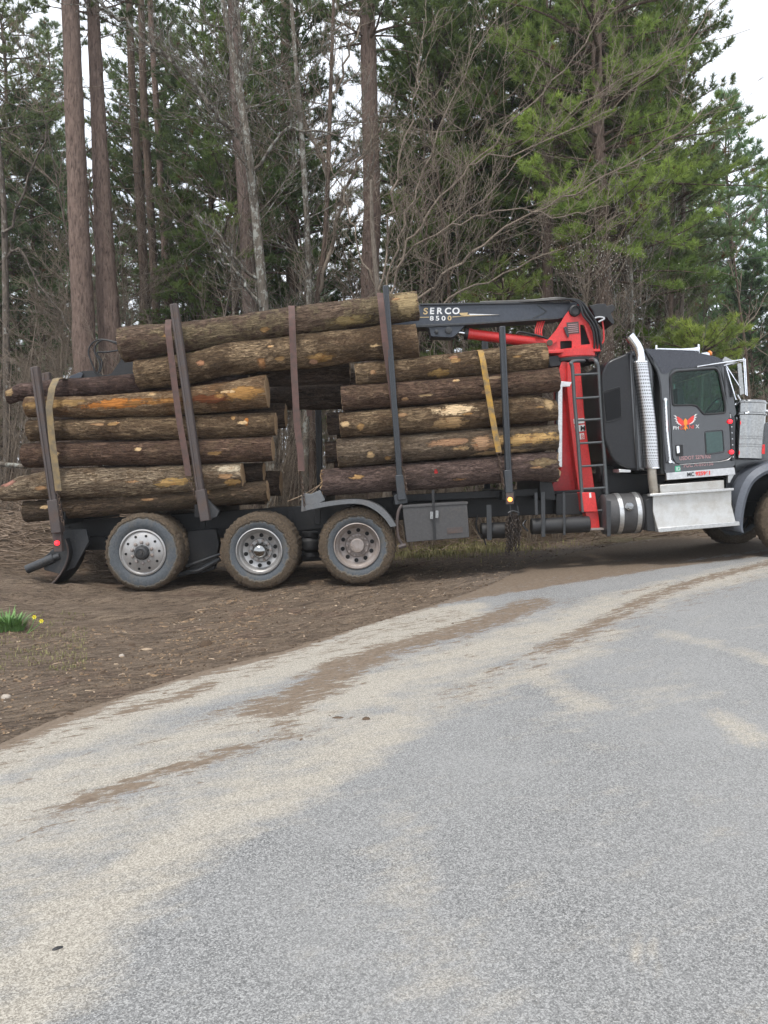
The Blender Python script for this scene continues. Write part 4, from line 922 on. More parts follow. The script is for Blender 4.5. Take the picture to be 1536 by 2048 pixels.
# decals on the mast
dc = MB()
for q in ([(1147, 838), (1168, 836), (1169, 846), (1148, 848)], [(1149, 851), (1169, 849), (1171, 862), (1151, 864)], [(1159, 867), (1168, 866), (1169, 878), (1160, 879)]): dc.prism(q, KD-.104, .003)
dcl = part(dc, 'warning_decal', M['white_ink'], cr_)
text('decal_lettering', 'M', 1160.5, 861, KD-.104, 9, M['plastic'], dcl, off=.003, bold=.004); text('decal_lettering', 'B', 1161.5, 877, KD-.104, 8, M['red_ink'], dcl, off=.003)
pr('warning_decal', M['white_ink'], [(1178, 986), (1182, 985), (1183, 995), (1179, 996)], KD-.603, .003, cr_, bevel=0)
# headboard: pale vertical aluminium channel
hbd = pr('headboard_post', M['alu'], [(1116, 766), (1125, 766), (1124.5, 934), (1116, 934)], 10.92, .07, bevel=.006)
pr('headboard_post_side', M['dark_steel'], [(1112, 770), (1116, 766), (1116, 930), (1113, 926)], 10.93, .06, hbd)
pr('headboard_cap', M['alu'], [(1118, 762), (1144, 764), (1140, 773), (1124, 774), (1117, 768)], 10.93, .06, hbd)
pr('headboard_post', M['alu'], [(1116, 766), (1125, 766), (1124.5, 934), (1116, 934)], 12.85, .07, bevel=.006)
# elbow and grapple arm showing above the load at the rear
ga = pr('folded_jib', M['plastic'], [(96, 790), (150, 748, 3), (165, 742, 3), (186, 741), (200, 752), (222, 748, 4), (245, 715), (262, 712), (300, 722), (300, 800), (240, 775), (150, 775)], 11.7, .24, cr_, r=2, bevel=.01)
pr('jib_plate', M['boom'], [(132, 765), (140, 752), (160, 744), (166, 748), (160, 760)], 11.66, .03, ga)
mb = MB()
for q in ([(190, 742), (182, 722), (177, 702), (186, 685), (206, 679), (246, 688)], [(196, 746), (200, 728), (190, 705), (192, 690), (210, 680), (248, 694)], [(200, 744), (204, 724), (194, 706), (215, 704), (248, 699)]): mb.tube(spline([P(x, y, 11.65) for x, y in q], 6), .012, 8)
part(mb, 'jib_hose', M['hose'], ga)

# ---- stakes
def stake(pts_top, pts_bot, w, D, mat, sleeve=None, wb=None):
    mb = MB(); o = strip(pts_top, pts_bot, w, wb or w*1.05); q = Vector(o[0])+(Vector(o[3])-Vector(o[0]))*1.0
    mb.prism(o, D, .10); s_ = part(mb, 'stake', M[mat], bevel=.008)
    # lit front flange: a narrower channel lip standing proud
    a = Vector((*pts_top, 0)); b = Vector((*pts_bot, 0)); d = (b-a).normalized(); n_ = Vector((-d.y, d.x, 0))
    mb = MB(); k = w*.30
    for sg in (-1, 1):
        mb.prism(strip((a+n_*k*sg+d*2).to_tuple()[:2], (b+n_*k*sg).to_tuple()[:2], w*.22), D-.014, .014)
    part(mb, 'stake_flange', M[mat], s_, bevel=.003)
    if sleeve:
        mb = MB(); (x0, y0), (x1, y1), sw = sleeve; mb.prism(strip((x0, y0), (x1, y1), sw), D-.025, .15); part(mb, 'stake_pocket', M[mat], s_, bevel=.008)
    return s_
s1 = stake((67, 733), (114, 1060), 15, 10.66, 'stake_grey', ((103, 1000), (112, 1066), 20))
s2 = stake((346, 607), (402, 1000), 15, 10.64, 'stake_grey', ((399, 980), (410, 1042), 19))
pr('stake_gusset', M['dark_steel'], [(402, 985), (425, 1010), (438, 1022), (434, 1034), (408, 1042), (400, 1010)], 10.72, .1)
s3 = stake((771, 570), (802, 990), 11.5, 10.64, 'stake_blue', ((799, 950), (804, 1000), 17))
s4 = stake((1005, 652), (1019, 980), 11.5, 10.64, 'stake_blue', ((1016, 940), (1019, 986), 15))
pr('stake_foot', M['stake_blue'], [(788, 990), (812, 986), (815, 1006), (790, 1010)], 10.66, .25)
lb = pr('side_lamp_bracket', M['stake_grey'], [(1012, 984), (1027, 983), (1028, 1008), (1013, 1009)], 10.62, .06)
mb = MB(); mb.lathe(P(1020, 999, 10.62), (0, -1, 0), [(.032, 0), (.032, .012), (.022, .026), (0, .03)], 16); part(mb, 'lamp_lens', M['lamp_orange'], lb)
for (a, b_, w, D, mt) in (((90, 745), (128, 1040), 15, 13.0, 'stake_grey'), ((392, 640), (424, 1010), 14, 13.0, 'stake_grey'), ((636, 815), (640, 1000), 12, 12.8, 'black'), ((768, 600), (790, 990), 11, 12.95, 'stake_blue'), ((970, 670), (975, 985), 11, 12.95, 'stake_blue')):
    stake(a, b_, w, D, mt)
# ------------------------------------------------------------------ logs
def bark(name, dark, light, mott=(.0, .0, .0), mk=.0, patches=(), seed=0, ridge=1.0, rx=3.2):
    m, nt, b = newmat(name); v = mapped(nt, 'Object', (1, 1, 1), (seed*3.1, seed*1.7, seed*.9)); vo_ = mapped(nt, 'Object')
    s = sep(nt, vo_)
    st = mapped(nt, 'Object', (rx, 46, 46), (seed, seed, seed)); fib = noise(nt, st, 1, 6, .68, 1.2)
    cr2 = mapped(nt, 'Object', (rx*1.6, 20, 20), (seed, -seed, 0)); plate = noise(nt, cr2, 1, 5, .7, .8)
    big = noise(nt, v, 2.2, 5, .62); med = noise(nt, v, 9, 5, .7); fine = noise(nt, v, 90, 3, .7)
    t = mth(nt, 'ADD', mth(nt, 'MULTIPLY', fib, .55), mth(nt, 'MULTIPLY', plate, .45))
    k = ramp(nt, t, [(.38, 0), (.60, 1)])
    light = (light[0]*1.72, light[1]*1.76, light[2]*1.88); dark = (dark[0]*1.55, dark[1]*1.6, dark[2]*1.7)
    lightc = mix(nt, ramp(nt, big, [(.38, 0), (.62, 1)]), light, tuple(x*.55+y*.45 for x, y in zip(light, dark)))
    c = mix(nt, k, dark, lightc)
    ck = mth(nt, 'ABSOLUTE', mth(nt, 'SUBTRACT', noise(nt, mapped(nt, 'Object', (rx*1.3, 26, 26), (seed*2, 0, seed)), 1, 6, .62, 1.5), .5))
    ck2 = mth(nt, 'ABSOLUTE', mth(nt, 'SUBTRACT', noise(nt, mapped(nt, 'Object', (rx*2.6, 52, 52), (0, seed*2, seed)), 1, 4, .6, 1), .5))
    crack = mth(nt, 'MAXIMUM', ramp(nt, ck, [(0, 1), (.045, 0)]), mth(nt, 'MULTIPLY', ramp(nt, ck2, [(0, 1), (.04, 0)]), .6))
    c = mix(nt, ramp(nt, t, [(.37, .9), (.44, 0)]), c, tuple(x*.28 for x in dark)); dcrack = tuple(x*.3 for x in dark)
    dummy = 0
    if mk: c = mix(nt, mth(nt, 'MULTIPLY', ramp(nt, mth(nt, 'ADD', mth(nt, 'MULTIPLY', big, .6), mth(nt, 'MULTIPLY', med, .4)), [(.5, 0), (.54, 1)]), mk), c, mott)
    c = mix(nt, ramp(nt, noise(nt, mapped(nt, 'Object', (.8, 3, 3), (seed*1.3, 4, 2)), 1.6, 6, .65, .5), [(.50, 0), (.55, .55)]), c, tuple(x*1.35 for x in dark))
    c = mix(nt, mth(nt, 'MULTIPLY', crack, .75), c, dcrack)
    c = mix(nt, ramp(nt, mth(nt, 'ADD', mth(nt, 'MULTIPLY', med, .5), mth(nt, 'MULTIPLY', fine, .5)), [(.60, 0), (.67, .8)]), c, (.34, .24, .14))
    hgt_ = mth(nt, 'SUBTRACT', t, mth(nt, 'MULTIPLY', crack, .35)); pm = None
    for (cx, cz, rx_, rz, pc, side) in patches:
        a = mth(nt, 'DIVIDE', mth(nt, 'SUBTRACT', s[0], cx), rx_); z = mth(nt, 'DIVIDE', mth(nt, 'SUBTRACT', s[2], cz), rz)
        d = mth(nt, 'ADD', mth(nt, 'MULTIPLY', a, a), mth(nt, 'MULTIPLY', z, z))
        nn_ = mth(nt, 'ADD', mth(nt, 'MULTIPLY', med, 3.2), mth(nt, 'MULTIPLY', fib, 4.5))
        d = mth(nt, 'ADD', d, mth(nt, 'SUBTRACT', nn_, 3.85))
        mk_ = mth(nt, 'MULTIPLY', ramp(nt, d, [(.72, 1), (.84, 0)]), mth(nt, 'LESS_THAN', s[1], .02))
        edge = mth(nt, 'MULTIPLY', ramp(nt, d, [(.70, 0), (.84, 1), (1.05, 0)]), mth(nt, 'LESS_THAN', s[1], .02))
        pc = (min(1, pc[0]*1.25), pc[1]*1.2, pc[2]*1.1); pc2 = mix(nt, ramp(nt, fib, [(.38, 0), (.58, 1)]), tuple(x*.45 for x in pc), pc)
        pc2 = mix(nt, ramp(nt, med, [(.55, 0), (.68, .6)]), pc2, (pc[0]*.7, pc[1]*.42, pc[2]*.25))
        c = mix(nt, mth(nt, 'MULTIPLY', edge, .6), c, tuple(x*.5 for x in dark)); c = mix(nt, mk_, c, pc2)
        pm = mk_ if pm is None else mth(nt, 'MAXIMUM', pm, mk_)
    if pm is not None: hgt_ = mth(nt, 'ADD', mth(nt, 'MULTIPLY', hgt_, mth(nt, 'SUBTRACT', 1.0, mth(nt, 'MULTIPLY', pm, .8))), mth(nt, 'MULTIPLY', pm, -.1))
    nt.links.new(c, b.inputs['Base Color']); b.inputs['Roughness'].default_value = .9; b.inputs['Specular IOR Level'].default_value = .2
    bump(nt, b, mth(nt, 'ADD', hgt_, mth(nt, 'MULTIPLY', fine, .12)), 1.0, .07); return m
def endwood():
    m, nt, b = newmat('cut_log_end'); v = mapped(nt, 'Object'); s = sep(nt, v)
    n = noise(nt, v, 14, 4, .6); r = mth(nt, 'SQRT', mth(nt, 'ADD', mth(nt, 'MULTIPLY', s[1], s[1]), mth(nt, 'MULTIPLY', s[2], s[2])))
    rings = mth(nt, 'SINE', mth(nt, 'ADD', mth(nt, 'MULTIPLY', r, 420), mth(nt, 'MULTIPLY', n, 9)))
    c = mix(nt, ramp(nt, rings, [(0, 0), (1, 1)]), (.30, .19, .10), (.46, .32, .18)); c = mix(nt, ramp(nt, n, [(.45, 0), (.75, .7)]), c, (.20, .13, .08))
    nt.links.new(c, b.inputs['Base Color']); b.inputs['Roughness'].default_value = .85; bump(nt, b, rings, .3, .003); return m
ENDM = endwood()
def log(label, pts, D, mat_args, seed, group='logs loaded on the truck', lumps=.06, knots=(), patches=(), rough_end=0):
    rn = random.Random(seed)
    if D < 11: D += .07
    C3 = [P(x, y, D) for x, y, r in pts]; rad = [r*S(D) for x, y, r in pts]
    a, e = C3[0], C3[-1]; ax = (e-a).normalized(); L = (e-a).length; yv = Vector((0, 1, 0)); zv = ax.cross(yv).normalized(); zv = -zv if zv.z < 0 else zv
    yv = zv.cross(ax).normalized()
    mid = (a+e)/2; rot = Matrix((ax, yv, zv)).transposed()
    loc = [Vector(((c-mid).dot(ax), (c-mid).dot(yv), (c-mid).dot(zv))) for c in C3]
    def at(t):
        q = t*L-L/2
        for i in range(len(loc)-1):
            if q <= loc[i+1].x or i == len(loc)-2:
                k = (q-loc[i].x)/(loc[i+1].x-loc[i].x); k2 = k*k*(3-2*k) if 0 < k < 1 else k
                return loc[i].y+(loc[i+1].y-loc[i].y)*k2, loc[i].z+(loc[i+1].z-loc[i].z)*k2, rad[i]+(rad[i+1]-rad[i])*k2
    N, K = max(24, int(L/.028)), 44; vs = []; ends = []
    kn = [(((P(x, y, D)-mid).dot(ax)), (P(x, y, D)-mid).dot(zv), w, h) for x, y, w, h in knots]
    for i in range(N+1):
        t = i/N; y0, z0, r = at(t); ring = []
        for k in range(K):
            an = 2*math.pi*k/K; dx, dz = math.cos(an), math.sin(an); x = t*L-L/2
            q = Vector((x*1.1+seed*7, dx*r*3.0, dz*r*3.0))
            rr = r*(1+lumps*1.3*mnoise.noise(q)+lumps*.5*mnoise.noise(q*3.1))
            rr += .010*mnoise.noise(Vector((x*3.5+seed, dx*6, dz*6)))+.008*mnoise.noise(Vector((x*22, dx*r*45, dz*r*45)))
            for kx, kz, w, h in kn:
                if dx < .2: rr += h*math.exp(-((x-kx)**2+(dz*r+z0-kz)**2)/(w*w))
            xe = 0
            if i in (0, N): xe = rough_end*mnoise.noise(Vector((dx*4, dz*4, seed+i)))*.5 + .012*mnoise.noise(Vector((dx*2, dz*2, seed)))
            ring.append(Vector((x+xe, y0+dx*rr, z0+dz*rr)))
        vs += ring
        if i in (0, N): ends.append(ring)
    fs = [(i*K+k, i*K+(k+1) % K, (i+1)*K+(k+1) % K, (i+1)*K+k) for i in range(N) for k in range(K)]
    me = bpy.data.meshes.new('log'); me.from_pydata([tuple(v) for v in vs], [], fs); me.polygons.foreach_set('use_smooth', [True]*len(fs))
    o = bpy.data.objects.new('log', me); COL.objects.link(o); o.matrix_world = Matrix.Translation(mid) @ rot.to_4x4()
    pl = []
    if D < 11.1 and group: patches = list(patches)+[(pts[0][0]+(pts[-1][0]-pts[0][0])*u_, pts[0][1]+(pts[-1][1]-pts[0][1])*u_+rn.uniform(-.5, .6)*pts[0][2], rn.uniform(5, 16), rn.uniform(2.5, 6), rn.choice((TAN, CR, (.44, .27, .15)))) for u_ in (rn.uniform(.05, .3), rn.uniform(.35, .6), rn.uniform(.65, .95))]
    for (x, y, w, h, pc) in patches:
        q = P(x, y, D)-mid; pl.append((q.dot(ax), q.dot(zv), w*S(D), h*S(D), pc, 1))
    dark, light, mott, mk = mat_args
    me.materials.append(bark('bark_%d' % seed, dark, light, mott, mk, pl, seed))
    me.update()
    for j, ring in enumerate(ends):
        sg = -1 if j == 0 else 1
        c = sum(ring, Vector())/len(ring); ev = list(ring); fs = []
        rings = [ring]
        for f_ in (.9, .55): rings.append([c+(v-c)*f_+Vector((sg*(.004 if f_ > .6 else .006+rough_end*rn.uniform(-.3, .3)), 0, 0)) for v in ring])
        ev = [v for rg in rings for v in rg]+[c+Vector((sg*.006, 0, 0))]
        for i in range(2): fs += [(i*K+k, i*K+(k+1) % K, (i+1)*K+(k+1) % K, (i+1)*K+k) for k in range(K)]
        fs += [(2*K+k, 2*K+(k+1) % K, 3*K) for k in range(K)]
        if j == 1: fs = [tuple(reversed(f)) for f in fs]
        em_ = bpy.data.meshes.new('cut_end'); em_.from_pydata([tuple(v) for v in ev], [], fs); em_.materials.append(ENDM)
        # recentre on the end so the growth rings are concentric
        em_.transform(Matrix.Translation(-c)); eo = bpy.data.objects.new('cut_end', em_); COL.objects.link(eo); eo.parent = o; eo.location = c
    tag(o, label, 'log', group); return o
TAN, OR, CR = (.42, .26, .12), (.50, .20, .05), (.70, .50, .29)
GREY = ((.085, .050, .027), (.38, .265, .145), (.15, .095, .052), .7)
BRN = ((.062, .034, .022), (.21, .130, .082), (.27, .185, .11), .35)
GRN = ((.075, .058, .038), (.235, .185, .115), (.14, .12, .07), .6)
PALE = ((.12, .066, .032), (.40, .27, .145), (.27, .13, .05), .6)
RED = ((.055, .033, .026), (.20, .13, .10), (.10, .06, .045), .6)
log('long straight log lying topmost on the load, its right end beside the black boom lettering', [(245, 690, 34), (400, 670, 29), (590, 643, 28), (835, 611, 28.5)], 10.98, ((.075, .045, .03), (.24, .165, .105), (.36, .28, .16), .8), 11, patches=[(700, 645, 40, 9, (.36, .28, .14)), (812, 610, 26, 30, (.40, .31, .18))], lumps=.03)
log('long crooked lumpy log directly under the topmost log, with pale knot scars', [(276, 751, 30), (360, 741, 31), (470, 716, 34), (520, 712, 32), (620, 700, 31), (720, 690, 33), (834, 683, 34)], 10.93, GREY, 12, lumps=.15, knots=[(525, 735, .05, .035), (408, 735, .05, .03), (645, 715, .06, .025)], patches=[(645, 719, 26, 8, (.42, .26, .11)), (628, 727, 9, 4, (.55, .34, .24)), (527, 730, 9, 11, (.36, .19, .09)), (408, 731, 9, 6, (.46, .24, .14)), (545, 697, 7, 3, CR)])
log('dark log topmost at the rear end of the load, poking out under the tan strap', [(17, 793, 15), (45, 784, 18), (120, 779, 20), (330, 768, 22), (500, 772, 22)], 11.25, RED, 13, patches=[(26, 786, 10, 9, (.42, .30, .17))])
log('log with a long bright orange peeled stripe in the rear pile', [(55, 815, 20), (200, 812, 21), (330, 806, 25), (430, 796, 29), (535, 783, 33)], 10.86, PALE, 14, lumps=.07, patches=[(240, 809, 75, 10, OR), (320, 806, 60, 6, (.36, .18, .06)), (110, 810, 70, 9, (.42, .27, .12)), (430, 800, 55, 9, (.20, .07, .03)), (490, 790, 50, 15, (.45, .25, .09))])
log('brownish log just below the orange peeled one in the rear pile', [(60, 861, 22), (200, 858, 21), (360, 855, 23), (552, 848, 23)], 10.88, GREY, 15, patches=[(497, 843, 4, 10, OR), (470, 838, 6, 5, TAN), (240, 847, 8, 3, CR)])
log('dark rough barked log in the middle of the rear pile, above the pale chipped one', [(50, 911, 24), (200, 908, 24), (360, 904, 25), (546, 898, 25)], 10.86, BRN, 16, lumps=.05)
log('pale short log with a cream chipped patch near its right end in the rear pile', [(6, 985, 17), (50, 975, 25), (120, 969, 31), (300, 961, 28), (486, 951, 25)], 10.84, ((.085, .052, .03), (.42, .32, .20), (.22, .14, .075), .5), 17, lumps=.08, patches=[(350, 964, 38, 8, (.60, .40, .17)), (462, 938, 24, 8, (.60, .52, .40)), (468, 965, 18, 6, (.52, .33, .14)), (20, 966, 20, 7, (.40, .20, .16))])
log('brown log lying lowest in the rear pile, right above the rear wheels', [(52, 1023, 21), (300, 1004, 20), (536, 982, 21)], 10.88, ((.062, .042, .026), (.16, .105, .062), (.11, .08, .045), .5), 18)
log('light tan log with chewed bark on top of the front pile, under the yellow strap', [(712, 751, 23), (900, 733, 24), (1092, 713, 27)], 10.88, GREY, 21, lumps=.08, patches=[(878, 748, 22, 9, (.42, .27, .11)), (905, 718, 10, 4, (.40, .22, .13)), (1085, 712, 9, 14, (.40, .28, .17))])
log('smooth dark brown log second from the top in the front pile', [(684, 796, 24), (900, 781, 24), (1116, 760, 24)], 10.84, BRN, 22, patches=[(909, 763, 8, 4, CR), (985, 758, 20, 3, (.34, .25, .17))])
log('log with two big cream peeled patches in the middle of the front pile', [(681, 851, 25), (900, 835, 27), (1060, 818, 27), (1112, 820, 21)], 10.84, GREY, 23, lumps=.07, patches=[(908, 822, 44, 12, (.72, .55, .36)), (900, 847, 34, 12, (.52, .35, .19)), (691, 850, 10, 6, CR), (722, 855, 9, 8, TAN), (1093, 810, 12, 14, (.42, .30, .17))])
log('log second from the bottom of the front pile, torn cream fibres along its right half', [(676, 907, 28), (900, 889, 27), (1113, 875, 25)], 10.86, ((.095, .065, .042), (.28, .21, .135), (.2, .14, .08), .5), 24, lumps=.06, patches=[(1045, 880, 72, 13, (.55, .36, .16)), (960, 888, 26, 16, (.50, .32, .20)), (895, 887, 45, 8, (.40, .24, .15)), (742, 911, 8, 7, CR), (1000, 905, 60, 5, (.56, .40, .24))])
log('grey brown log lying lowest in the front pile, its right end splintered', [(646, 966, 27), (900, 948, 27), (1040, 935, 28), (1112, 933, 30)], 10.85, ((.07, .045, .036), (.20, .135, .105), (.13, .09, .07), .4), 25, lumps=.05, knots=[(1085, 920, .08, .03)], rough_end=.12, patches=[(870, 944, 4, 5, (.35, .03, .03)), (1080, 925, 30, 10, (.24, .18, .11))])
# deeper logs of the load (seen through the gap, over the top and at the ends)
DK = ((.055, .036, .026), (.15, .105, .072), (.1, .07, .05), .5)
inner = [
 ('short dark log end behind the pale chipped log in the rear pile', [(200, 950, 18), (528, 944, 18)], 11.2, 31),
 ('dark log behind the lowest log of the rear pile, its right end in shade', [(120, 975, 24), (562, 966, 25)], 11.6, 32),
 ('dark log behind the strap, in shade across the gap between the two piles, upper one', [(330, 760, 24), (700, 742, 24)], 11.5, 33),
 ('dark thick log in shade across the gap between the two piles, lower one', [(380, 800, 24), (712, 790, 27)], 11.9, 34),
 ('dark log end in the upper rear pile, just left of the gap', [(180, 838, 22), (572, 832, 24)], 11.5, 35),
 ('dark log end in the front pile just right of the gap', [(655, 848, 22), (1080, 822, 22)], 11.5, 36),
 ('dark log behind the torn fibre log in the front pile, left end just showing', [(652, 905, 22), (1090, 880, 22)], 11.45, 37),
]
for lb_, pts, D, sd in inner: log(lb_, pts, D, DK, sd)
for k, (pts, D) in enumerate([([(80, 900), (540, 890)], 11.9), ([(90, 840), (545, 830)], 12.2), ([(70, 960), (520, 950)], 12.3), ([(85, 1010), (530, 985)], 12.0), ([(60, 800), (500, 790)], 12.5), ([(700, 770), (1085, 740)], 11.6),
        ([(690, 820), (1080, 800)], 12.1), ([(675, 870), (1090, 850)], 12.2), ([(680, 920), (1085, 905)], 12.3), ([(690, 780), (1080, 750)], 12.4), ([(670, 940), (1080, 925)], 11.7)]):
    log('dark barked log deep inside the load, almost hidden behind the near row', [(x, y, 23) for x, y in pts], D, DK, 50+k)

# ------------------------------------------------------------------ straps with chains
def strap(label, pts, w, mat, tail, D=10.60, ztop=None, chain_px=None, name='load_strap'):
    """pts: pixel points top -> bottom on the near side"""
    mb = MB(); near = [P(x, y, D+dd) for x, y, dd in pts]
    t = near[0]; over = [Vector((t.x, t.y+2.35, t.z-.12)), Vector((t.x, t.y+1.5, t.z+.05)), Vector((t.x, t.y+.55, t.z+.05)), Vector((t.x, t.y+.13, t.z+.03))]
    path = [over[0]+Vector((0, .1, -1.2))]+over+near
    pp = []
    for i in range(len(path)-1):
        for k in range(4): pp.append(path[i].lerp(path[i+1], k/4))
    pp.append(path[-1]); W = w*S(D)
    vs = []
    for i, p in enumerate(pp):
        d = (pp[min(i+1, len(pp)-1)]-pp[max(i-1, 0)]).normalized(); x = Vector((1, 0, 0)); x = (x-d*x.dot(d)).normalized(); n_ = d.cross(x)
        tw = .0
        for sx, sn in ((-1, -1), (1, -1), (1, 1), (-1, 1)): vs.append(p+x*sx*W/2+n_*sn*.003)
    n = len(pp); fs = [(0, 1, 2, 3), tuple(4*(n-1)+k for k in (3, 2, 1, 0))]+[(i*4+k, i*4+(k+1) % 4, (i+1)*4+(k+1) % 4, (i+1)*4+k) for i in range(n-1) for k in range(4)]
    mb.add(vs, fs); o = mb.build(name, mat, None, smooth=60); tag(o, label, 'strap', 'straps over the load')
    b_ = near[-1]; cp = [P(x, y, D) for x, y in chain_px]
    mb = MB(); hw = W*.5; lo = cp[0]; mb.tube([b_+Vector((-hw, 0, 0)), lo, b_+Vector((hw, 0, 0)), b_+Vector((-hw, 0, 0))], .007, 6); mb.build('strap_hook', M['chain'], o)
    mb = MB(); chain(mb, cp, .055, .012); mb.build('strap_chain', M['chain'], o, smooth=80)
    return o
strap('muddy tan strap over the rear end of the load, beside the rearmost stake', [(112, 758, .25), (104, 776, .05), (98, 815, 0), (104, 880, 0), (113, 950, 0), (117, 982, 0)], 13.5, M['strap_tan'], None, chain_px=[(117, 992), (119, 1010), (123, 1035), (128, 1050)])
strap('faded red strap over the topmost log, running beside the tall second stake', [(337, 640, .12), (336, 660, 0), (348, 760, 0), (360, 850, 0), (370, 905, 0), (377, 952, 0)], 12.5, M['strap_red'], None, chain_px=[(379, 962), (386, 980), (392, 998)])
strap('faded red strap hanging down in the open gap between the two log piles', [(583, 612, .12), (584, 640, 0), (588, 740, 0), (594, 850, 0), (601, 906, 0), (603, 942, 0)], 13, M['strap_red'], None, chain_px=[(603, 956), (606, 985), (609, 1012)])
strap('faded red strap over the topmost log, crossing behind the tall slate stake', [(760, 586, .12), (762, 606, 0), (771, 690, .02), (781, 760, .09), (790, 830, .14), (795, 880, .14), (799, 925, .14)], 12.5, M['strap_red'], None, chain_px=[(806, 935), (810, 960), (813, 985)])
strap('bright yellow dirty strap over the front log pile', [(961, 702, .12), (966, 722, 0), (974, 770, 0), (984, 830, 0), (993, 880, 0), (998, 905, 0)], 11.5, M['strap_yellow'], None, chain_px=[(998, 915), (1001, 940), (1005, 958), (1007, 975)])

# bundle of tyre chains hanging under the lamp
cb = empty('tyre_chain_bundle', P(1028, 1025, 10.7)); tag(cb, 'bundle of dark rusty tyre chains hanging from the truck under the orange side lamp', 'chains')
rn = random.Random(5); mb = MB()
for k in range(34):
    x = 1026+rn.uniform(-13, 13); dd = 10.66+rn.uniform(0, .16); y1 = 1085+rn.uniform(-30, 28)
    chain(mb, spline([P(1027+(x-1027)*.35, 1024, dd), P(x, 1045, dd), P(x+rn.uniform(-3, 3), (1045+y1)/2, dd+rn.uniform(-.02, .02)), P(x+rn.uniform(-2, 2), y1, dd)], 3), .05, .013)
mb.build('chain_strands', M['tirechain'], cb, smooth=80)
mb = MB(); mb.tube([P(1020, 1008, 10.66), P(1022, 1030, 10.66)], .008, 6); mb.tube([P(1035, 1012, 10.68), P(1037, 1030, 10.68)], .008, 6); mb.tube(spline([P(1016, 1026, 10.66), P(1026, 1022, 10.66), P(1038, 1026, 10.66)], 4), .012, 6)
mb.build('hanging_hook', M['dark_steel'], cb)

# ------------------------------------------------------------------ near ground details
def simplemat(name, c1, c2, scale=20, rough=.85, trans=0, bmp=.3):
    m, nt, b = newmat(name); n = noise(nt, mapped(nt, 'Object'), scale, 4, .7)
    nt.links.new(mix(nt, ramp(nt, n, [(.3, 0), (.7, 1)]), c1, c2), b.inputs['Base Color']); b.inputs['Roughness'].default_value = rough
    b.inputs['Specular IOR Level'].default_value = .25
    if bmp: bump(nt, b, n, bmp, .01)
    return m
M['chip'] = simplemat('wood_chips', (.16, .10, .065), (.46, .36, .25), 6)
M['stone'] = simplemat('pale_stones', (.22, .18, .14), (.45, .40, .34), 8)
M['clod'] = simplemat('mud_clods', (.05, .034, .023), (.13, .09, .06), 9)
M['clod2'] = simplemat('dry_mud_crumbs', (.09, .064, .045), (.2, .15, .105), 9)
M['twig'] = simplemat('dead_twigs', (.10, .072, .052), (.30, .225, .165), 5)
M['blade'] = simplemat('daffodil_leaves', (.06, .13, .04), (.17, .29, .09), 6, .5)
M['petal'] = simplemat('yellow_petals', (.75, .62, .05), (.85, .78, .12), 9, .5)
M['grassb'] = simplemat('verge_grass', (.11, .12, .04), (.30, .26, .13), 3)
rn = random.Random(77)
def scatter(name, label, mat, n, region, size, flat=.45, cat='debris', long=1.6):
    mb = MB()
    for _ in range(n):
        x, y = region(); z = gz(x, y) if y > edge_y(x)+.02 else hgt(x, y)+.005
        a = rn.uniform(0, 6.28); s_ = size*rn.uniform(.4, 1.3)*(1 if rn.random() > .06 else 2.2); k = 6
        l = s_*rn.uniform(.8, long); w = s_*rn.uniform(.35, .8); h = min(w, s_*flat*rn.uniform(.5, 1.2)); c, s2 = math.cos(a), math.sin(a); base = []; top = []
        for j in range(k):
            q = 6.28*j/k; rx_ = math.cos(q)*l*rn.uniform(.75, 1.1); ry_ = math.sin(q)*w*rn.uniform(.75, 1.1)
            base.append(Vector((x+rx_*c-ry_*s2, y+rx_*s2+ry_*c, z-.01))); top.append(Vector((x+(rx_*c-ry_*s2)*.62, y+(rx_*s2+ry_*c)*.62, z+h*rn.uniform(.6, 1.1))))
        mb.add(base+top, [tuple(range(k, 2*k))]+[(j, (j+1) % k, (j+1) % k+k, j+k) for j in range(k)])
    o = mb.build(name, mat, None, smooth=30, recalc=False); return tag(o, label, cat, None, 'stuff')
def reg(x0, x1, d0, d1, bias=1.0):
    def f():
        x = rn.uniform(x0, x1); return x, edge_y(x)+d0+(d1-d0)*rn.random()**bias
    return f
scatter('wood_chips', 'pale wood chips scattered over the mud in front of the truck', M['chip'], 2600, reg(-6.5, 3, .1, 4.5), .013, .15, long=3.2)
scatter('mud_clods', 'dark clods of mud along the wheel ruts', M['clod'], 2600, reg(-6.5, 4, .0, 4.5, 1.3), .017, .5)
scatter('small_stones', 'small pale stones lying on the mud and verge', M['stone'], 260, reg(-6.5, 6, .0, 5), .010, .5)
mudpts = []
for q, w in ROADMUD:
    g_ = [G(*p) for p in q]
    for a_, b__ in zip(g_, g_[1:]):
        for _ in range(int((b__-a_).length*(30+160*w))+2): mudpts.append((a_.lerp(b__, rn.random()), w))
def onmud():
    p_, w = rn.choice(mudpts); return p_.x+rn.gauss(0, w*.9), p_.y+rn.gauss(0, w*.9)
scatter('mud_crumbs', 'crumbs and flakes of brown mud lying in the smears on the asphalt', M['clod2'], 2600, onmud, .008, .5)
M['leaf'] = simplemat('dead_leaves', (.09, .052, .03), (.36, .25, .15), 7)
def verge():
    x = rn.uniform(-6.5, -1.2) if rn.random() < .75 else rn.uniform(-2, 3); d = rn.uniform(.35, 4.6)
    if mnoise.noise(Vector((x*.9, d*1.1, 4))) < -.12: return verge()
    return x, edge_y(x)+d
scatter('leaf_litter', 'brown dead leaves and bark flakes strewn over the mud verge at the left', M['leaf'], 7000, verge, .013, .14, 'leaf litter', 2.0)
def offroad():
    x = rn.uniform(-3.5, 4); return x, edge_y(x)-abs(rn.gauss(0, .5))-.03
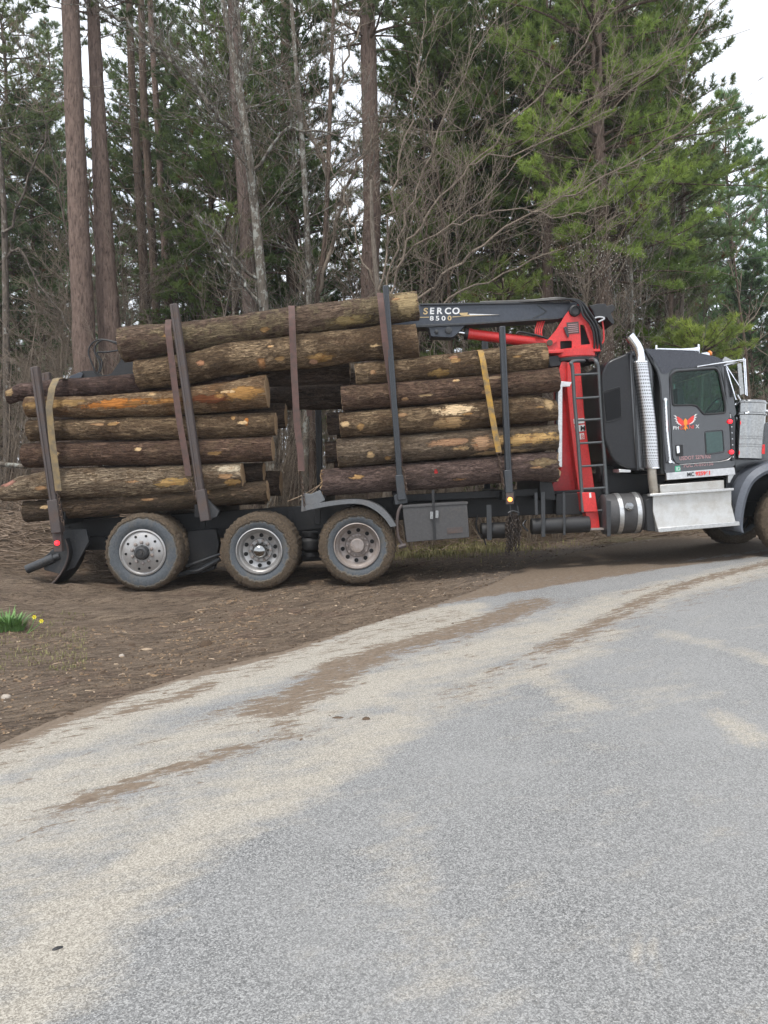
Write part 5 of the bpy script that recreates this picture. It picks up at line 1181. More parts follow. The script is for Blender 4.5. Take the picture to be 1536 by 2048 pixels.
scatter('mud_crumbs', 'crumbs of mud dropped on the asphalt near its edge', M['clod'], 260, offroad, .010, .5)
# a few larger lumps and chips placed as in the photo
big = []
def lump(name, label, mat, px, py, l, w, h, a=0, cat='debris', on_road=False):
    p = G(px, py); z = (hgt(p.x, p.y)+.006) if on_road else gz(p.x, p.y); mb = MB(); k = 9; base = []; mid_ = []; top = []
    for j in range(k):
        q = 6.28*j/k; rx_ = math.cos(q)*l*rn.uniform(.8, 1.15); ry_ = math.sin(q)*w*rn.uniform(.8, 1.15); c, s2 = math.cos(a), math.sin(a); X, Y = rx_*c-ry_*s2, rx_*s2+ry_*c
        base.append(Vector((p.x+X, p.y+Y, z-.01))); mid_.append(Vector((p.x+X*.95, p.y+Y*.95, z+h*.5))); top.append(Vector((p.x+X*.5, p.y+Y*.5, z+h*rn.uniform(.8, 1.1))))
    mb.add(base+mid_+top, [tuple(range(2*k, 3*k))]+[(i*k+j, i*k+(j+1) % k, (i+1)*k+(j+1) % k, (i+1)*k+j) for i in range(2) for j in range(k)])
    return tag(mb.build(name, mat, None, smooth=50, recalc=False), label, cat)
lump('bark_piece', 'dark flat scrap lying alone on the asphalt at the lower left', M['plastic'], 115, 1903, .022, .010, .008, .5, 'scrap', True)
lump('mud_clod', 'small brown clump on the asphalt near the right part of the long mud smear', M['clod'], 733, 1443, .03, .02, .02, .3, 'clod', True)
lump('mud_clod', 'flat brown clump on the asphalt left of another clump beyond the mud smear', M['clod'], 676, 1439, .04, .02, .012, .1, 'clod', True)
lump('wood_chip', 'pale flat chip of wood on the mud in front of the rear wheels', M['chip'], 292, 1296, .07, .03, .015, .3, 'wood chip')
lump('stone', 'white stone on the mud near the road edge, left of the middle', M['stone'], 243, 1317, .025, .02, .02, 0, 'stone')
lump('stone', 'pale stone at the far left edge of the mud', M['stone'], 12, 1401, .04, .025, .025, 0, 'stone')
lump('bark_piece', 'dark bark chunk on the mud ridge in front of the second wheel', M['clod'], 413, 1291, .06, .03, .05, .4, 'bark')

# daffodil clump: strap leaves and one flower head
dc_ = G(30, 1262); df = empty('daffodil_plant', Vector((dc_.x, dc_.y, gz(dc_.x, dc_.y)))); tag(df, 'clump of green daffodil leaves with a yellow flower at the left edge of the mud', 'plant')
mb = MB()
for k in range(170):
    a = rn.uniform(0, 6.28); r0_ = rn.uniform(0, .13); bx_, by_ = dc_.x-.06+math.cos(a)*r0_*1.3, dc_.y+math.sin(a)*r0_; L_ = rn.uniform(.14, .27); lean = rn.uniform(.25, 1.2); w = rn.uniform(.006, .011); a2 = a+rn.uniform(-.6, .6); base = Vector((bx_, by_, gz(bx_, by_)-.01)); vs = []
    for j in range(6):
        t = j/5; out_ = L_*lean*t*t*.75; up_ = L_*(t-.38*lean*t*t); c = base+Vector((math.cos(a2)*out_, math.sin(a2)*out_, max(.01*j, up_))); ww = w*(1-t**3*.9); side_ = Vector((-math.sin(a2), math.cos(a2), 0))*ww; vs += [c-side_, c+side_]
    mb.add(vs, [(2*j, 2*j+1, 2*j+3, 2*j+2) for j in range(5)])
mb.build('leaves', M['blade'], df, smooth=80, recalc=False)
for fx, fy, lab in ((69, 1234, None), (83, 1242, None)):
    fp = G(60, 1268); hp = P(fx, fy, fp.y); mb = MB(); mb.tube(spline([Vector((fp.x-.03, fp.y, gz(fp.x, fp.y))), (fp+hp)/2, hp], 4), .004, 5); st2 = mb.build('stem', M['blade'], df)
    mb = MB()
    for k in range(6):
        a = 6.28*k/6; d = Vector((math.cos(a), -.25, math.sin(a))); q = Vector((-math.sin(a), 0, math.cos(a))); mb.add([hp, hp+d*.013+q*.009, hp+d*.027, hp+d*.013-q*.009], [(0, 1, 2, 3)])
    mb.lathe(hp, (0, -1, .1), [(.004, 0), (.007, .01), (.010, .017)], 10, True)
    mb.build('flower', M['petal'], df, recalc=False)
# sparse grass
def grass(name, label, n, regf, hh, mat, w=.0035):
    mb = MB()
    for _ in range(n):
        x, y = regf(); z = gz(x, y); a = rn.uniform(0, 6.28); h = hh*rn.uniform(.4, 1.2); ww = w*rn.uniform(.7, 1.4); l = rn.uniform(0, .7)*h
        s1_ = Vector((math.cos(a), math.sin(a), 0))*ww; d = Vector((-math.sin(a), math.cos(a), 0))*l; b_ = Vector((x, y, z-.005)); m_ = b_+d*.35+Vector((0, 0, h*.6)); mb.add([b_-s1_, b_+s1_, m_+s1_*.8, m_-s1_*.8, b_+d+Vector((0, 0, h))], [(0, 1, 2, 3), (3, 2, 4)])
    return tag(mb.build(name, mat, None, smooth=80, recalc=False), label, 'grass', None, 'stuff')
def gl():
    while True:
        p = G(rn.uniform(-120, 175), rn.uniform(1225, 1345))
        if p.x*1+0 < -2.2 and mnoise.noise(Vector((p.x*2.3, p.y*2.3, 1))) > -.15: return p.x, p.y
grass('verge_grass', 'sparse short green grass around the daffodils at the left edge', 1500, gl, .035, M['grassb'])
def gb():
    x = rn.gauss(1.3, .8); return x, rn.gauss(14.4, .5)
grass('verge_grass', 'tufts of dry yellow green grass seen under the truck chassis', 3500, gb, .10, M['grassb'], .007)
# ------------------------------------------------------------------ forest
def foliage_mat():
    m, nt, b = newmat('pine_needles')
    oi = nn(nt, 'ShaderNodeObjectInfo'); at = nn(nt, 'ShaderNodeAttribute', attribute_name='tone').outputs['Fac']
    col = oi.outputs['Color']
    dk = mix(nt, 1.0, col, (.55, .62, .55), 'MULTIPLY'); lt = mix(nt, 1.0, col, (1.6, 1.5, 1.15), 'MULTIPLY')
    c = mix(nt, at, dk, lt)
    brown = ramp(nt, at, [(.0, 1), (.035, 1), (.036, 0)], 'CONSTANT')
    c = mix(nt, brown, c, (.16, .085, .035))
    nt.links.new(c, b.inputs['Base Color']); b.inputs['Roughness'].default_value = .55; b.inputs['Specular IOR Level'].default_value = .3
    tr = nn(nt, 'ShaderNodeBsdfTranslucent'); nt.links.new(c, tr.inputs[0]); ms = nn(nt, 'ShaderNodeMixShader'); ms.inputs[0].default_value = .5
    nt.links.new(b.outputs[0], ms.inputs[1]); nt.links.new(tr.outputs[0], ms.inputs[2])
    nt.links.new(ms.outputs[0], nt.nodes['Material Output'].inputs[0]); return m
FOL = foliage_mat()
def trunkmat(name, dark, light, lichen=None, lk=.0, sc=1):
    m, nt, b = newmat(name); n = noise(nt, mapped(nt, 'Object', (26*sc, 26*sc, 5*sc)), 1, 5, .7, .6); g = noise(nt, mapped(nt, 'Object'), 1.6, 4, .6); l = noise(nt, mapped(nt, 'Object', (1, 1, .7)), 9, 5, .7)
    oi = nn(nt, 'ShaderNodeObjectInfo')
    c = mix(nt, ramp(nt, n, [(.36, 0), (.62, 1)]), dark, light)
    c = mix(nt, ramp(nt, g, [(.42, 0), (.68, .55)]), c, tuple(x*.65 for x in light))
    c = mix(nt, ramp(nt, n, [(.30, .8), (.40, 0)]), c, tuple(x*.35 for x in dark))
    if lichen: c = mix(nt, ramp(nt, l, [(.56-lk, 0), (.62-lk, .9)]), c, lichen)
    nt.links.new(c, b.inputs['Base Color']); b.inputs['Roughness'].default_value = .92; b.inputs['Specular IOR Level'].default_value = .15
    bump(nt, b, n, 1.0, .05); return m
TB = {'pine': trunkmat('red_brown_pine_bark', (.09, .063, .05), (.245, .175, .143)),
      'pinedark': trunkmat('dark_pine_bark', (.065, .046, .036), (.18, .13, .10)),
      'maple': trunkmat('lichened_maple_bark', (.085, .07, .055), (.21, .18, .145), (.34, .34, .30), .04),
      'grey': trunkmat('grey_bark', (.07, .058, .047), (.20, .165, .135), (.30, .29, .26), -.02),
      'mauve': trunkmat('mauve_brown_bark', (.09, .065, .056), (.23, .17, .145)),
      'twig': trunkmat('twig_bark', (.16, .125, .095), (.38, .31, .24), None, 0, 2),
      'twigpale': trunkmat('pale_twig_bark', (.11, .09, .07), (.28, .235, .19), None, 0, 2)}
NR = np.random.RandomState(4)
def fast(name, V, T, mat, tone=None):
    me = bpy.data.meshes.new(name); V = np.asarray(V, np.float32); T = np.asarray(T, np.int32); k = T.shape[1]
    me.vertices.add(len(V)); me.vertices.foreach_set('co', V.ravel()); me.loops.add(T.size); me.loops.foreach_set('vertex_index', T.ravel())
    me.polygons.add(len(T)); me.polygons.foreach_set('loop_start', np.arange(0, T.size, k, dtype=np.int32)); me.polygons.foreach_set('loop_total', np.full(len(T), k, np.int32))
    me.polygons.foreach_set('use_smooth', np.ones(len(T), bool))
    if tone is not None:
        a = me.attributes.new('tone', 'FLOAT', 'POINT'); a.data.foreach_set('value', np.asarray(tone, np.float32))
    me.materials.append(mat); me.update(); me.validate(); return me
class Twigs:
    """many thin tapering tubes in one mesh, built with numpy"""
    def __init__(s): s.A = []; s.B = []; s.ra = []; s.rb = []
    def seg(s, a, b, ra, rb): s.A.append(a); s.B.append(b); s.ra.append(ra); s.rb.append(rb)
    def line(s, pts, r0, r1):
        n = len(pts)-1
        for i in range(n): s.seg(pts[i], pts[i+1], r0+(r1-r0)*i/n, r0+(r1-r0)*(i+1)/n)
    def arrays(s, k=4):
        A, B = np.array([tuple(a) for a in s.A]), np.array([tuple(b) for b in s.B]); d = B-A; d /= np.linalg.norm(d, axis=1, keepdims=True)+1e-9
        ref = np.where(np.abs(d[:, 2:3]) < .9, np.array([[0, 0, 1.]]), np.array([[1., 0, 0]])); u = np.cross(d, ref); u /= np.linalg.norm(u, axis=1, keepdims=True); w = np.cross(d, u)
        ra, rb = np.array(s.ra)[:, None], np.array(s.rb)[:, None]; V = []
        for base, r in ((A, ra), (B, rb)):
            for j in range(k): an = 2*math.pi*j/k; V.append(base+(u*math.cos(an)+w*math.sin(an))*r)
        V = np.stack(V, 1).reshape(-1, 3); n = len(A); o = np.arange(n)[:, None]*2*k
        T = np.concatenate([o+np.array([[j, (j+1) % k, k+(j+1) % k, k+j]]) for j in range(k)])
        return V, T
    def mesh(s, name, mat, k=4): return fast(name, *s.arrays(k), mat)
def obj(name, me, parent=None, loc=(0, 0, 0)):
    o = bpy.data.objects.new(name, me); COL.objects.link(o); o.location = loc
    if parent: o.parent = parent
    return o
def tufts_mesh(name, pos, dr, nb=9, ln=.13, w=.006, tone=None):
    pos = np.repeat(np.array(pos), nb, 0); dr = np.repeat(np.array(dr), nb, 0); n = len(pos)
    d = dr*.9+NR.normal(0, .62, (n, 3)); d[:, 2] += .18; d /= np.linalg.norm(d, axis=1, keepdims=True)+1e-9
    L = ln*NR.uniform(.6, 1.15, (n, 1)); side = np.cross(d, NR.normal(0, 1, (n, 3))); side /= np.linalg.norm(side, axis=1, keepdims=True)+1e-9
    b = pos+NR.normal(0, .012, (n, 3)); V = np.stack([b-side*w, b+side*w, b+d*L], 1).reshape(-1, 3); T = np.arange(3*n).reshape(-1, 3)
    tn = np.repeat(np.repeat(tone, nb), 3) if tone is not None else np.repeat(np.repeat(NR.uniform(0, 1, len(pos)//nb), nb), 3)
    return fast(name, V, T, FOL, tn)
def pine_parts(seed, H, z0, rmax, step=.5, per=4, tuft_step=.10, nb=9, ln=.13, w=.006, r_tr=.2, prof=None, extra=(), cx=lambda z: (0, 0), zmax=None, gap=.15, droop=0., twl=.40):
    rn = random.Random(seed); br = Twigs(); pos = []; dr = []; tone = []
    def branch(base, az, L, rise, r, dens=1.0, tn0=.0):
        p = Vector(base); d = Vector((math.cos(az), math.sin(az), rise)).normalized(); n = max(3, int(L/.28)); pts = [p.copy()]; st = L/n; tb = rn.gauss(.45, .17)+tn0
        for i in range(n):
            t = (i+1)/n; d = (d+Vector((rn.gauss(0, .09), rn.gauss(0, .09), rn.gauss(0, .05)+.05*(t > .5)-droop*.1))).normalized(); p = p+d*st; pts.append(p.copy())
            if t > .28 or L < 1:
                for sd in (-1, 1):
                    if rn.random() > dens*.92: continue
                    l2 = L*twl*(1.08-t)*rn.uniform(.5, 1.2)+.12; a2 = math.atan2(d.y, d.x)+sd*rn.uniform(.5, 1.15); d2 = Vector((math.cos(a2), math.sin(a2), d.z+rn.uniform(.0, .35))).normalized(); q = p.copy(); m_ = max(1, int(l2/.16)); qs = [q.copy()]
                    for j in range(m_): d2 = (d2+Vector((rn.gauss(0, .15), rn.gauss(0, .15), .06))).normalized(); q = q+d2*l2/m_; qs.append(q.copy())
                    br.line(qs, .007, .003); k = max(2, int(l2*.85/tuft_step))
                    for j in range(k):
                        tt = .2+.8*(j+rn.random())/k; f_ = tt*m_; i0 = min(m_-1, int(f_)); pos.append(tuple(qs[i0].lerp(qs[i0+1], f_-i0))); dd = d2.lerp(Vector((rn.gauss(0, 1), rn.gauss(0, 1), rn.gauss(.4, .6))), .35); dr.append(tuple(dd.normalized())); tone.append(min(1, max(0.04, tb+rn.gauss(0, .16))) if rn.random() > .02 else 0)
        for i in range(n): br.seg(pts[i], pts[i+1], r*(1-i/n)+.004, r*(1-(i+1)/n)+.004)
        for j in range(4): pos.append(tuple(pts[-1]+Vector((rn.gauss(0, .04), rn.gauss(0, .04), rn.gauss(0, .04))))); dr.append(tuple(d)); tone.append(min(1, max(.04, tb+.1)))
    z = z0
    while z < (zmax or H-.2):
        t = (z-z0)/(H-z0); pr_ = prof(t) if prof else (min(1, .45+t*2.2)*(1-t)**.65); x, y = cx(z)
        a0 = rn.uniform(0, 6.28)
        for k in range(per):
            if rn.random() < gap: continue
            L = rmax*pr_*rn.uniform(.55, 1.12)+.15; branch((x, y, z+rn.uniform(-.15, .15)), a0+6.28*k/per+rn.uniform(-.4, .4), L, rn.uniform(.0, .4)+t*.5, .010+.014*L, 1.0 if L > .5 else .8)
        z += step*rn.uniform(.7, 1.3)
    for (bx, by, bz, ex, ey, ez, dn, tn0) in extra:
        v = Vector((ex-bx, ey-by, ez-bz)); branch((bx, by, bz), math.atan2(v.y, v.x), v.length, v.z/max(.1, math.hypot(v.x, v.y)), .03, dn, tn0)
    return br, pos, dr, tone
def deadlimbs(tw, cxf, z0, z1, n, rn, L=(.4, 1.6), r=.014):
    for _ in range(n):
        z = rn.uniform(z0, z1); x, y = cxf(z); a = rn.uniform(0, 6.28); l = rn.uniform(*L); d = Vector((math.cos(a), math.sin(a), rn.uniform(-.25, .35))); p = Vector((x, y, z)); pts = [p]
        for j in range(4): d = (d+Vector((rn.gauss(0, .13), rn.gauss(0, .13), rn.gauss(0, .12)))).normalized(); p = p+d*l/4; pts.append(p)
        tw.line(pts, r*rn.uniform(.6, 1.1), .004)
        for j in (1, 2, 3):
            if rn.random() < .7:
                e = pts[j]+Vector((rn.gauss(0, 1), rn.gauss(0, 1), rn.gauss(0, .6))).normalized()*l*.3; tw.seg(pts[j], e, .006, .003)

def trunk_obj(pxs, D, mat, sides=20, flare=1.25, seed=1):
    """tree object from a path of photo pixels at distance D: (px, py, width_px); returns trunk + centre function in local coords"""
    pts = [P(x, y, D) for x, y, w in pxs]; g = hgt(pts[0].x, D); ra = [w*S(D)/2 for x, y, w in pxs]
    # carry the lowest point down to the ground
    if pts[0].z > g: d = pts[0]-pts[1]; pts.insert(0, Vector((pts[0].x+d.x/abs(d.z)*(pts[0].z-g)*.5, D, g-.15))); ra.insert(0, ra[0]*flare)
    base = Vector((pts[0].x, D, g)); loc = [p-base for p in pts]; rn = random.Random(seed)
    def cx(z):
        for i in range(len(loc)-1):
            if z <= loc[i+1].z or i == len(loc)-2:
                k = (z-loc[i].z)/max(.01, loc[i+1].z-loc[i].z); return loc[i].x+(loc[i+1].x-loc[i].x)*k, loc[i].y+(loc[i+1].y-loc[i].y)*k
    sp = spline(loc, 8); n = len(sp); rs = []
    for i in range(n):
        t = i/8; j = min(len(ra)-2, int(t)); rs.append((ra[j]+(ra[j+1]-ra[j])*(t-j)))
    mb = MB(); mb.tube(sp, rs, sides); V = []
    for v in mb.v:
        q = Vector(v); c = Vector((*cx(q.z), q.z)); dd = Vector((q.x-c.x, q.y-c.y, 0)); q2 = q+dd*(.10*mnoise.noise(q*3.0+Vector((seed, 0, 0)))+.05*mnoise.noise(q*11)); V.append(tuple(q2))
    me = bpy.data.meshes.new('trunk'); me.from_pydata(V, [], mb.f); me.polygons.foreach_set('use_smooth', [True]*len(me.polygons)); me.materials.append(TB[mat]); return base, me, cx, loc, ra
def tree(name, label, pxs, D, mat, cat='tree', group=None, crown=None, color=(.05, .085, .03), dead=(0, 0, 0), seed=1, limbs=(), twigs=0, sides=18):
    base, me, cx, loc, ra = trunk_obj(pxs, D, mat, sides, seed=seed); t = empty(name, base); tag(t, label, cat, group)
    rn = random.Random(seed); obj('trunk', me, t)
    tw = Twigs()
    if dead[0]: deadlimbs(tw, cx, dead[1], dead[2], dead[0], rn)
    if limbs or twigs:
        for q in limbs:
            pts = [P(x, y, D+dd)-base for x, y, w, dd in q]; sp = spline(pts, 5); n = len(sp); sp = [p_ if i_ == 0 else p_+Vector((rn.gauss(0, .035), rn.gauss(0, .05), rn.gauss(0, .035))) for i_, p_ in enumerate(sp)]
            r0, r1 = q[0][2]*S(D)/2, q[-1][2]*S(D)/2; tw.line(sp, r0, r1); L = (pts[-1]-pts[0]).length
            for i in range(2, n-1):
                for _ in range(2):
                    if rn.random() < .62: twiglet(tw, sp[i], (sp[min(i+1, n-1)]-sp[i-1]).normalized(), L*rn.uniform(.08, .24), max(.0045, r1*.45), rn, 2)
        for _ in range(twigs):
            z = rn.uniform(.3, 1)*loc[-1].z*.9+.5; x, y = cx(z); a = rn.uniform(0, 6.28); twiglet(tw, Vector((x, y, z)), Vector((math.cos(a), math.sin(a), rn.uniform(.3, 1.2))).normalized(), rn.uniform(.7, 2.4), .014, rn, 3)
    if tw.A: obj('bare_branches', tw.mesh('bare_branches', TB['twig' if mat not in ('maple', 'grey') else mat], 5), t)
    if crown:
        br, pos, dr, tone = pine_parts(seed, cx=cx, **crown); obj('branches', br.mesh('branches', TB['pinedark'], 4), t)
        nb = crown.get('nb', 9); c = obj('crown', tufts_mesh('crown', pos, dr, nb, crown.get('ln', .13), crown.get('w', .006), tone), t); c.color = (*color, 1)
    return t
def twiglet(tw, p, d, L, r, rn, lev, spread=.75, up=.10):
    n = 3 if lev < 2 else 4; pts = [p]; q = Vector(p); dd = Vector(d)
    ax_ = Vector((rn.gauss(0, 1), rn.gauss(0, 1), rn.gauss(0, .7)))
    dd = (dd+ax_.normalized()*spread).normalized()
    for i in range(n):
        dd = (dd+Vector((rn.gauss(0, .14), rn.gauss(0, .14), rn.gauss(0, .10)+up))).normalized(); q = q+dd*L/n; pts.append(q)
    tw.line(pts, r, max(.0028, r*.4))
    if lev > 1:
        for i in range(1, n+1):
            for _ in range(2 if lev > 2 else 1+(rn.random() < .5)): twiglet(tw, pts[i], dd, L*rn.uniform(.35, .6), max(.0034, r*.55), rn, lev-1, .8, up)

BIG = dict(step=.38, per=5, nb=22, ln=.15, w=.0068, tuft_step=.07, gap=.08, twl=.5, droop=.4)
GREEN, DARK, BRIGHT, BLUE = (.165, .23, .085), (.125, .17, .080), (.215, .295, .090), (.14, .23, .125)
# the named big trunks
tree('pine_tree', 'tall thick red brown pine trunk at the left, the left one of the close pair', [(183, 1000, 47), (172, 780, 46), (165, 600, 42), (158, 450, 39), (150, 250, 36), (144, 100, 33), (141, 0, 32), (136, -280, 28)], 17, 'pine', dead=(9, 8.5, 13), seed=101, crown=dict(H=19, z0=11.6, rmax=3.2, zmax=14.5, **BIG), color=DARK)
tree('pine_tree', 'tall red brown pine trunk at the left, the right one of the close pair', [(248, 1000, 47), (228, 800, 46), (216, 620, 42), (206, 420, 34), (196, 220, 28), (188, 60, 24), (184, -40, 22), (178, -280, 18)], 17.6, 'pine', dead=(14, 6.5, 13), seed=102, crown=dict(H=19, z0=10.9, rmax=3.0, zmax=15, **BIG), color=DARK)
tree('slender_tree', 'slim dark trunk, leftmost of the three slim trunks beside the red brown pair', [(305, 820, 19), (292, 620, 18), (280, 400, 17), (266, 200, 15), (258, 0, 12), (250, -200, 10)], 21, 'pinedark', dead=(22, 4, 12), seed=103)
tree('slender_tree', 'slim dark trunk, middle of the three slim trunks beside the red brown pair', [(322, 820, 17), (312, 620, 16), (300, 400, 15), (288, 200, 14), (282, 0, 12), (278, -200, 10)], 22, 'pinedark', dead=(22, 4, 12), seed=104)
tree('slender_tree', 'slim brown trunk, rightmost of the three slim trunks beside the red brown pair', [(348, 820, 16), (338, 640, 16), (324, 400, 13), (312, 200, 12), (300, 0, 10), (295, -200, 8)], 23, 'pine', dead=(16, 4, 12), seed=105)
tree('pine_tree', 'mauve brown trunk just behind the grey mottled tree, left of centre', [(508, 820, 30), (500, 620, 29), (490, 420, 27), (476, 220, 25), (468, 60, 22), (462, -100, 20)], 19, 'mauve', dead=(16, 4, 12), seed=106)
tree('maple_tree', 'leaning pale grey mottled tree with one long limb reaching up to the left', [(540, 820, 22), (528, 620, 19), (516, 480, 18), (505, 380, 17), (492, 270, 17), (474, 150, 14), (456, 60, 11), (436, -60, 9), (420, -200, 6)], 15, 'maple', seed=107, twigs=16,
     limbs=[[(486, 285, 11, 0), (430, 225, 9, -.2), (380, 160, 8, -.4), (330, 112, 7, -.6), (270, 62, 6, -.7), (190, 5, 5, -.9), (120, -30, 4, -1)], [(492, 270, 12, 0), (484, 160, 10, .1), (478, 60, 8, .1), (470, -60, 6, .1)], [(500, 350, 7, 0), (560, 268, 5, -.3), (620, 262, 4, -.4), (700, 275, 3, -.5)], [(516, 560, 8, 0), (470, 520, 6, -.2), (430, 470, 5, -.3), (395, 430, 3, -.3)], [(524, 620, 8, 0), (480, 560, 6, -.3), (436, 500, 5, -.3), (420, 465, 3, -.4)]])
tree('maple_tree', 'thin pale grey tree standing upright left of the sky gap near the centre', [(612, 820, 13), (618, 620, 12), (614, 450, 11), (605, 300, 11), (596, 180, 9), (588, 80, 8), (580, -40, 6)], 16, 'maple', seed=108, twigs=16)
tree('pine_tree', 'dark brown trunk behind the thin pale grey tree near the centre', [(590, 820, 26), (586, 600, 26), (580, 400, 25), (574, 200, 22), (570, 0, 18)], 22, 'pinedark', dead=(20, 4, 12), seed=109)
tree('forked_tree', 'dark crooked forked tree right beside the bright sky gap', [(628, 760, 12), (634, 600, 12), (648, 500, 10), (655, 380, 9), (660, 220, 8), (664, 100, 7), (668, -30, 5)], 16.5, 'pinedark', seed=110, twigs=20,
     limbs=[[(636, 590, 9, 0), (668, 470, 8, -.1), (690, 380, 7, -.2), (728, 310, 6, -.3), (770, 240, 4, -.3)], [(656, 360, 7, 0), (630, 290, 5, 0), (600, 240, 4, .1), (560, 160, 3, .1)], [(660, 200, 6, 0), (690, 130, 5, 0), (720, 40, 3, 0)]])
tree('pine_tree', 'thick red brown pine trunk in the middle, right of the bright sky gap', [(752, 900, 40), (744, 720, 38), (740, 560, 36), (744, 430, 34), (741, 280, 32), (738, 140, 31), (734, 0, 29), (730, -260, 24)], 18, 'pine', dead=(46, 2.5, 12.5), seed=111, crown=dict(H=19, z0=11.2, rmax=3.2, zmax=14.5, **BIG), color=DARK)
tree('pine_tree', 'brown pine trunk a little right of the thick middle one, hung with dead twigs', [(878, 820, 24), (874, 620, 24), (874, 400, 23), (878, 200, 21), (882, 0, 18), (884, -200, 15)], 20.5, 'pine', dead=(50, 2.5, 11), seed=112, crown=dict(H=19, z0=6.2, rmax=3.2, zmax=13.5, **BIG), color=GREEN)
tree('pine_tree', 'pine behind the black boom with a dark full crown over its middle', [(1002, 820, 20), (1000, 600, 20), (1000, 400, 18), (1002, 200, 17), (1004, 0, 14), (1005, -200, 12)], 21, 'pinedark', dead=(30, 2.5, 8), seed=113, crown=dict(H=20, z0=5.6, rmax=3.3, zmax=14, **BIG), color=GREEN)
tree('pine_tree', 'brown pine trunk between the boom and the red loader, under bright green plumes', [(1098, 820, 22), (1096, 620, 22), (1095, 480, 21), (1092, 300, 18), (1090, 100, 15), (1088, -150, 12)], 19, 'pine', dead=(22, 2.5, 7), seed=114, crown=dict(H=19, z0=6.4, rmax=2.8, zmax=13, **BIG), color=(.075, .125, .03))
# the right hand pine with the bright lower plumes
D12 = 16.5; px12 = [(1222, 900, 34), (1214, 760, 31), (1210, 600, 29), (1205, 450, 28), (1198, 300, 24), (1194, 150, 21), (1192, 0, 18), (1190, -250, 13)]
b12 = trunk_obj(px12, D12, 'pine')[0]
def ext(bx, by, ex, ey, dd, dn=1.0, tn=.1):
    a = P(bx, by, D12)-b12; e = P(ex, ey, D12+dd)-b12; return (a.x, a.y, a.z, e.x, e.y, e.z, dn, tn)
ex12 = [ext(1205, 520, 1440, 440, -1.2), ext(1205, 500, 1390, 380, -.8, 1, .35), ext(1204, 480, 1330, 345, -1.4, 1, .35), ext(1204, 470, 1100, 340, -1.5, 1, .3), ext(1206, 560, 1360, 560, -1.0, 1, -.1), ext(1206, 540, 1420, 520, -.6, 1, -.1), ext(1205, 500, 1290, 470, -2.0, 1, .1),
        ext(1203, 430, 1180, 360, -2.0, 1, .35), ext(1206, 560, 1150, 480, -1.6, 1, .2), ext(1203, 420, 1010, 300, -1.4, 1, .3), ext(1200, 330, 1060, 190, -1.6, 1, .3), ext(1200, 330, 1400, 330, -.2, 1, .15), ext(1200, 300, 1500, 225, .5, .9, .0), ext(1200, 300, 1330, 180, -.5, 1, -.1),
        ext(1205, 500, 1330, 420, -1.8, 1, .25), ext(1205, 450, 1260, 330, -2.0, 1, .3), ext(1205, 470, 1380, 460, -1.5, 1, .15), ext(1203, 400, 1130, 400, -2.1, 1, .2), ext(1204, 480, 1110, 430, -1.7, 1, .1), ext(1200, 360, 1520, 380, .8, .9, -.1)]
tree('pine_tree', 'big white pine right of the red loader, bright green plumes drooping over the sleeper', px12, D12, 'pine', dead=(24, 2, 6), seed=115, crown=dict(H=18.5, z0=6.8, rmax=3.3, zmax=13, extra=ex12, **BIG), color=BRIGHT)
# low bright bough behind the cab roof
D13 = 15.5; px13 = [(1262, 900, 22), (1256, 700, 22), (1252, 540, 20), (1250, 350, 17), (1248, 100, 13), (1246, -100, 10)]
b13 = trunk_obj(px13, 19, 'pinedark')[0]
def ext13(bx, by, ex, ey, D_, tn=.2):
    a = P(bx, by, 19)-b13; e = P(ex, ey, D_)-b13; return (a.x, a.y, a.z, e.x, e.y, e.z, 1.0, tn)
tree('pine_tree', 'dark pine trunk right of the loader whose long low bough hangs behind the cab roof', px13, 19, 'pinedark', dead=(20, 2, 7), seed=116, crown=dict(H=20, z0=7.2, rmax=2.6, zmax=13.5, extra=[ext13(1256, 640, 1400, 672, 16.6, .45), ext13(1256, 645, 1470, 690, 17.0, .35), ext13(1256, 650, 1440, 675, 16.2, .45), ext13(1256, 650, 1360, 690, 16.6, .3), ext13(1254, 600, 1460, 560, 18.5, -.2), ext13(1254, 560, 1390, 500, 18.0, .0)], **BIG), color=(.085, .135, .03))
tree('young_pine', 'small bright yellow green pine bush just behind the cab roof', [(1402, 900, 6), (1404, 760, 5), (1408, 650, 3)], 15.2, 'twig', seed=131, crown=dict(H=3.85, z0=3.2, rmax=1.05, step=.10, per=7, nb=16, ln=.13, w=.006, tuft_step=.06, gap=.1), color=(.25, .315, .09))
tree('young_pine', 'low bright green pine bush just above the black boom', [(1010, 900, 6), (1008, 760, 5), (1006, 556, 3)], 16, 'twig', seed=132, crown=dict(H=5.15, z0=4.35, rmax=1.25, step=.13, per=6, nb=14, ln=.13, w=.006, tuft_step=.07, gap=.1), color=(.18, .235, .08))
tree('birch_tree', 'thin whitish crooked stem between the sleeper and the loader', [(1262, 900, 9), (1268, 760, 8), (1264, 640, 8), (1262, 540, 6), (1256, 470, 5)], 15.5, 'maple', seed=117, twigs=10)
tree('slender_tree', 'thin grey trunk above the cab roof', [(1360, 900, 10), (1362, 700, 9), (1366, 480, 8), (1368, 300, 7)], 21, 'grey', dead=(20, 2, 8), seed=118)
tree('dead_tree', 'thin dead tree at the far left edge with drooping dead boughs', [(14, 900, 14), (12, 640, 13), (8, 420, 11), (-2, 300, 9), (-12, 100, 7)], 18, 'grey', dead=(34, 2, 11), seed=119, limbs=[[(6, 520, 7, 0), (40, 500, 5, -.3), (80, 560, 4, -.5), (140, 660, 3, -.6)], [(8, 480, 6, 0), (50, 380, 4, -.2), (90, 270, 3, -.3)]])
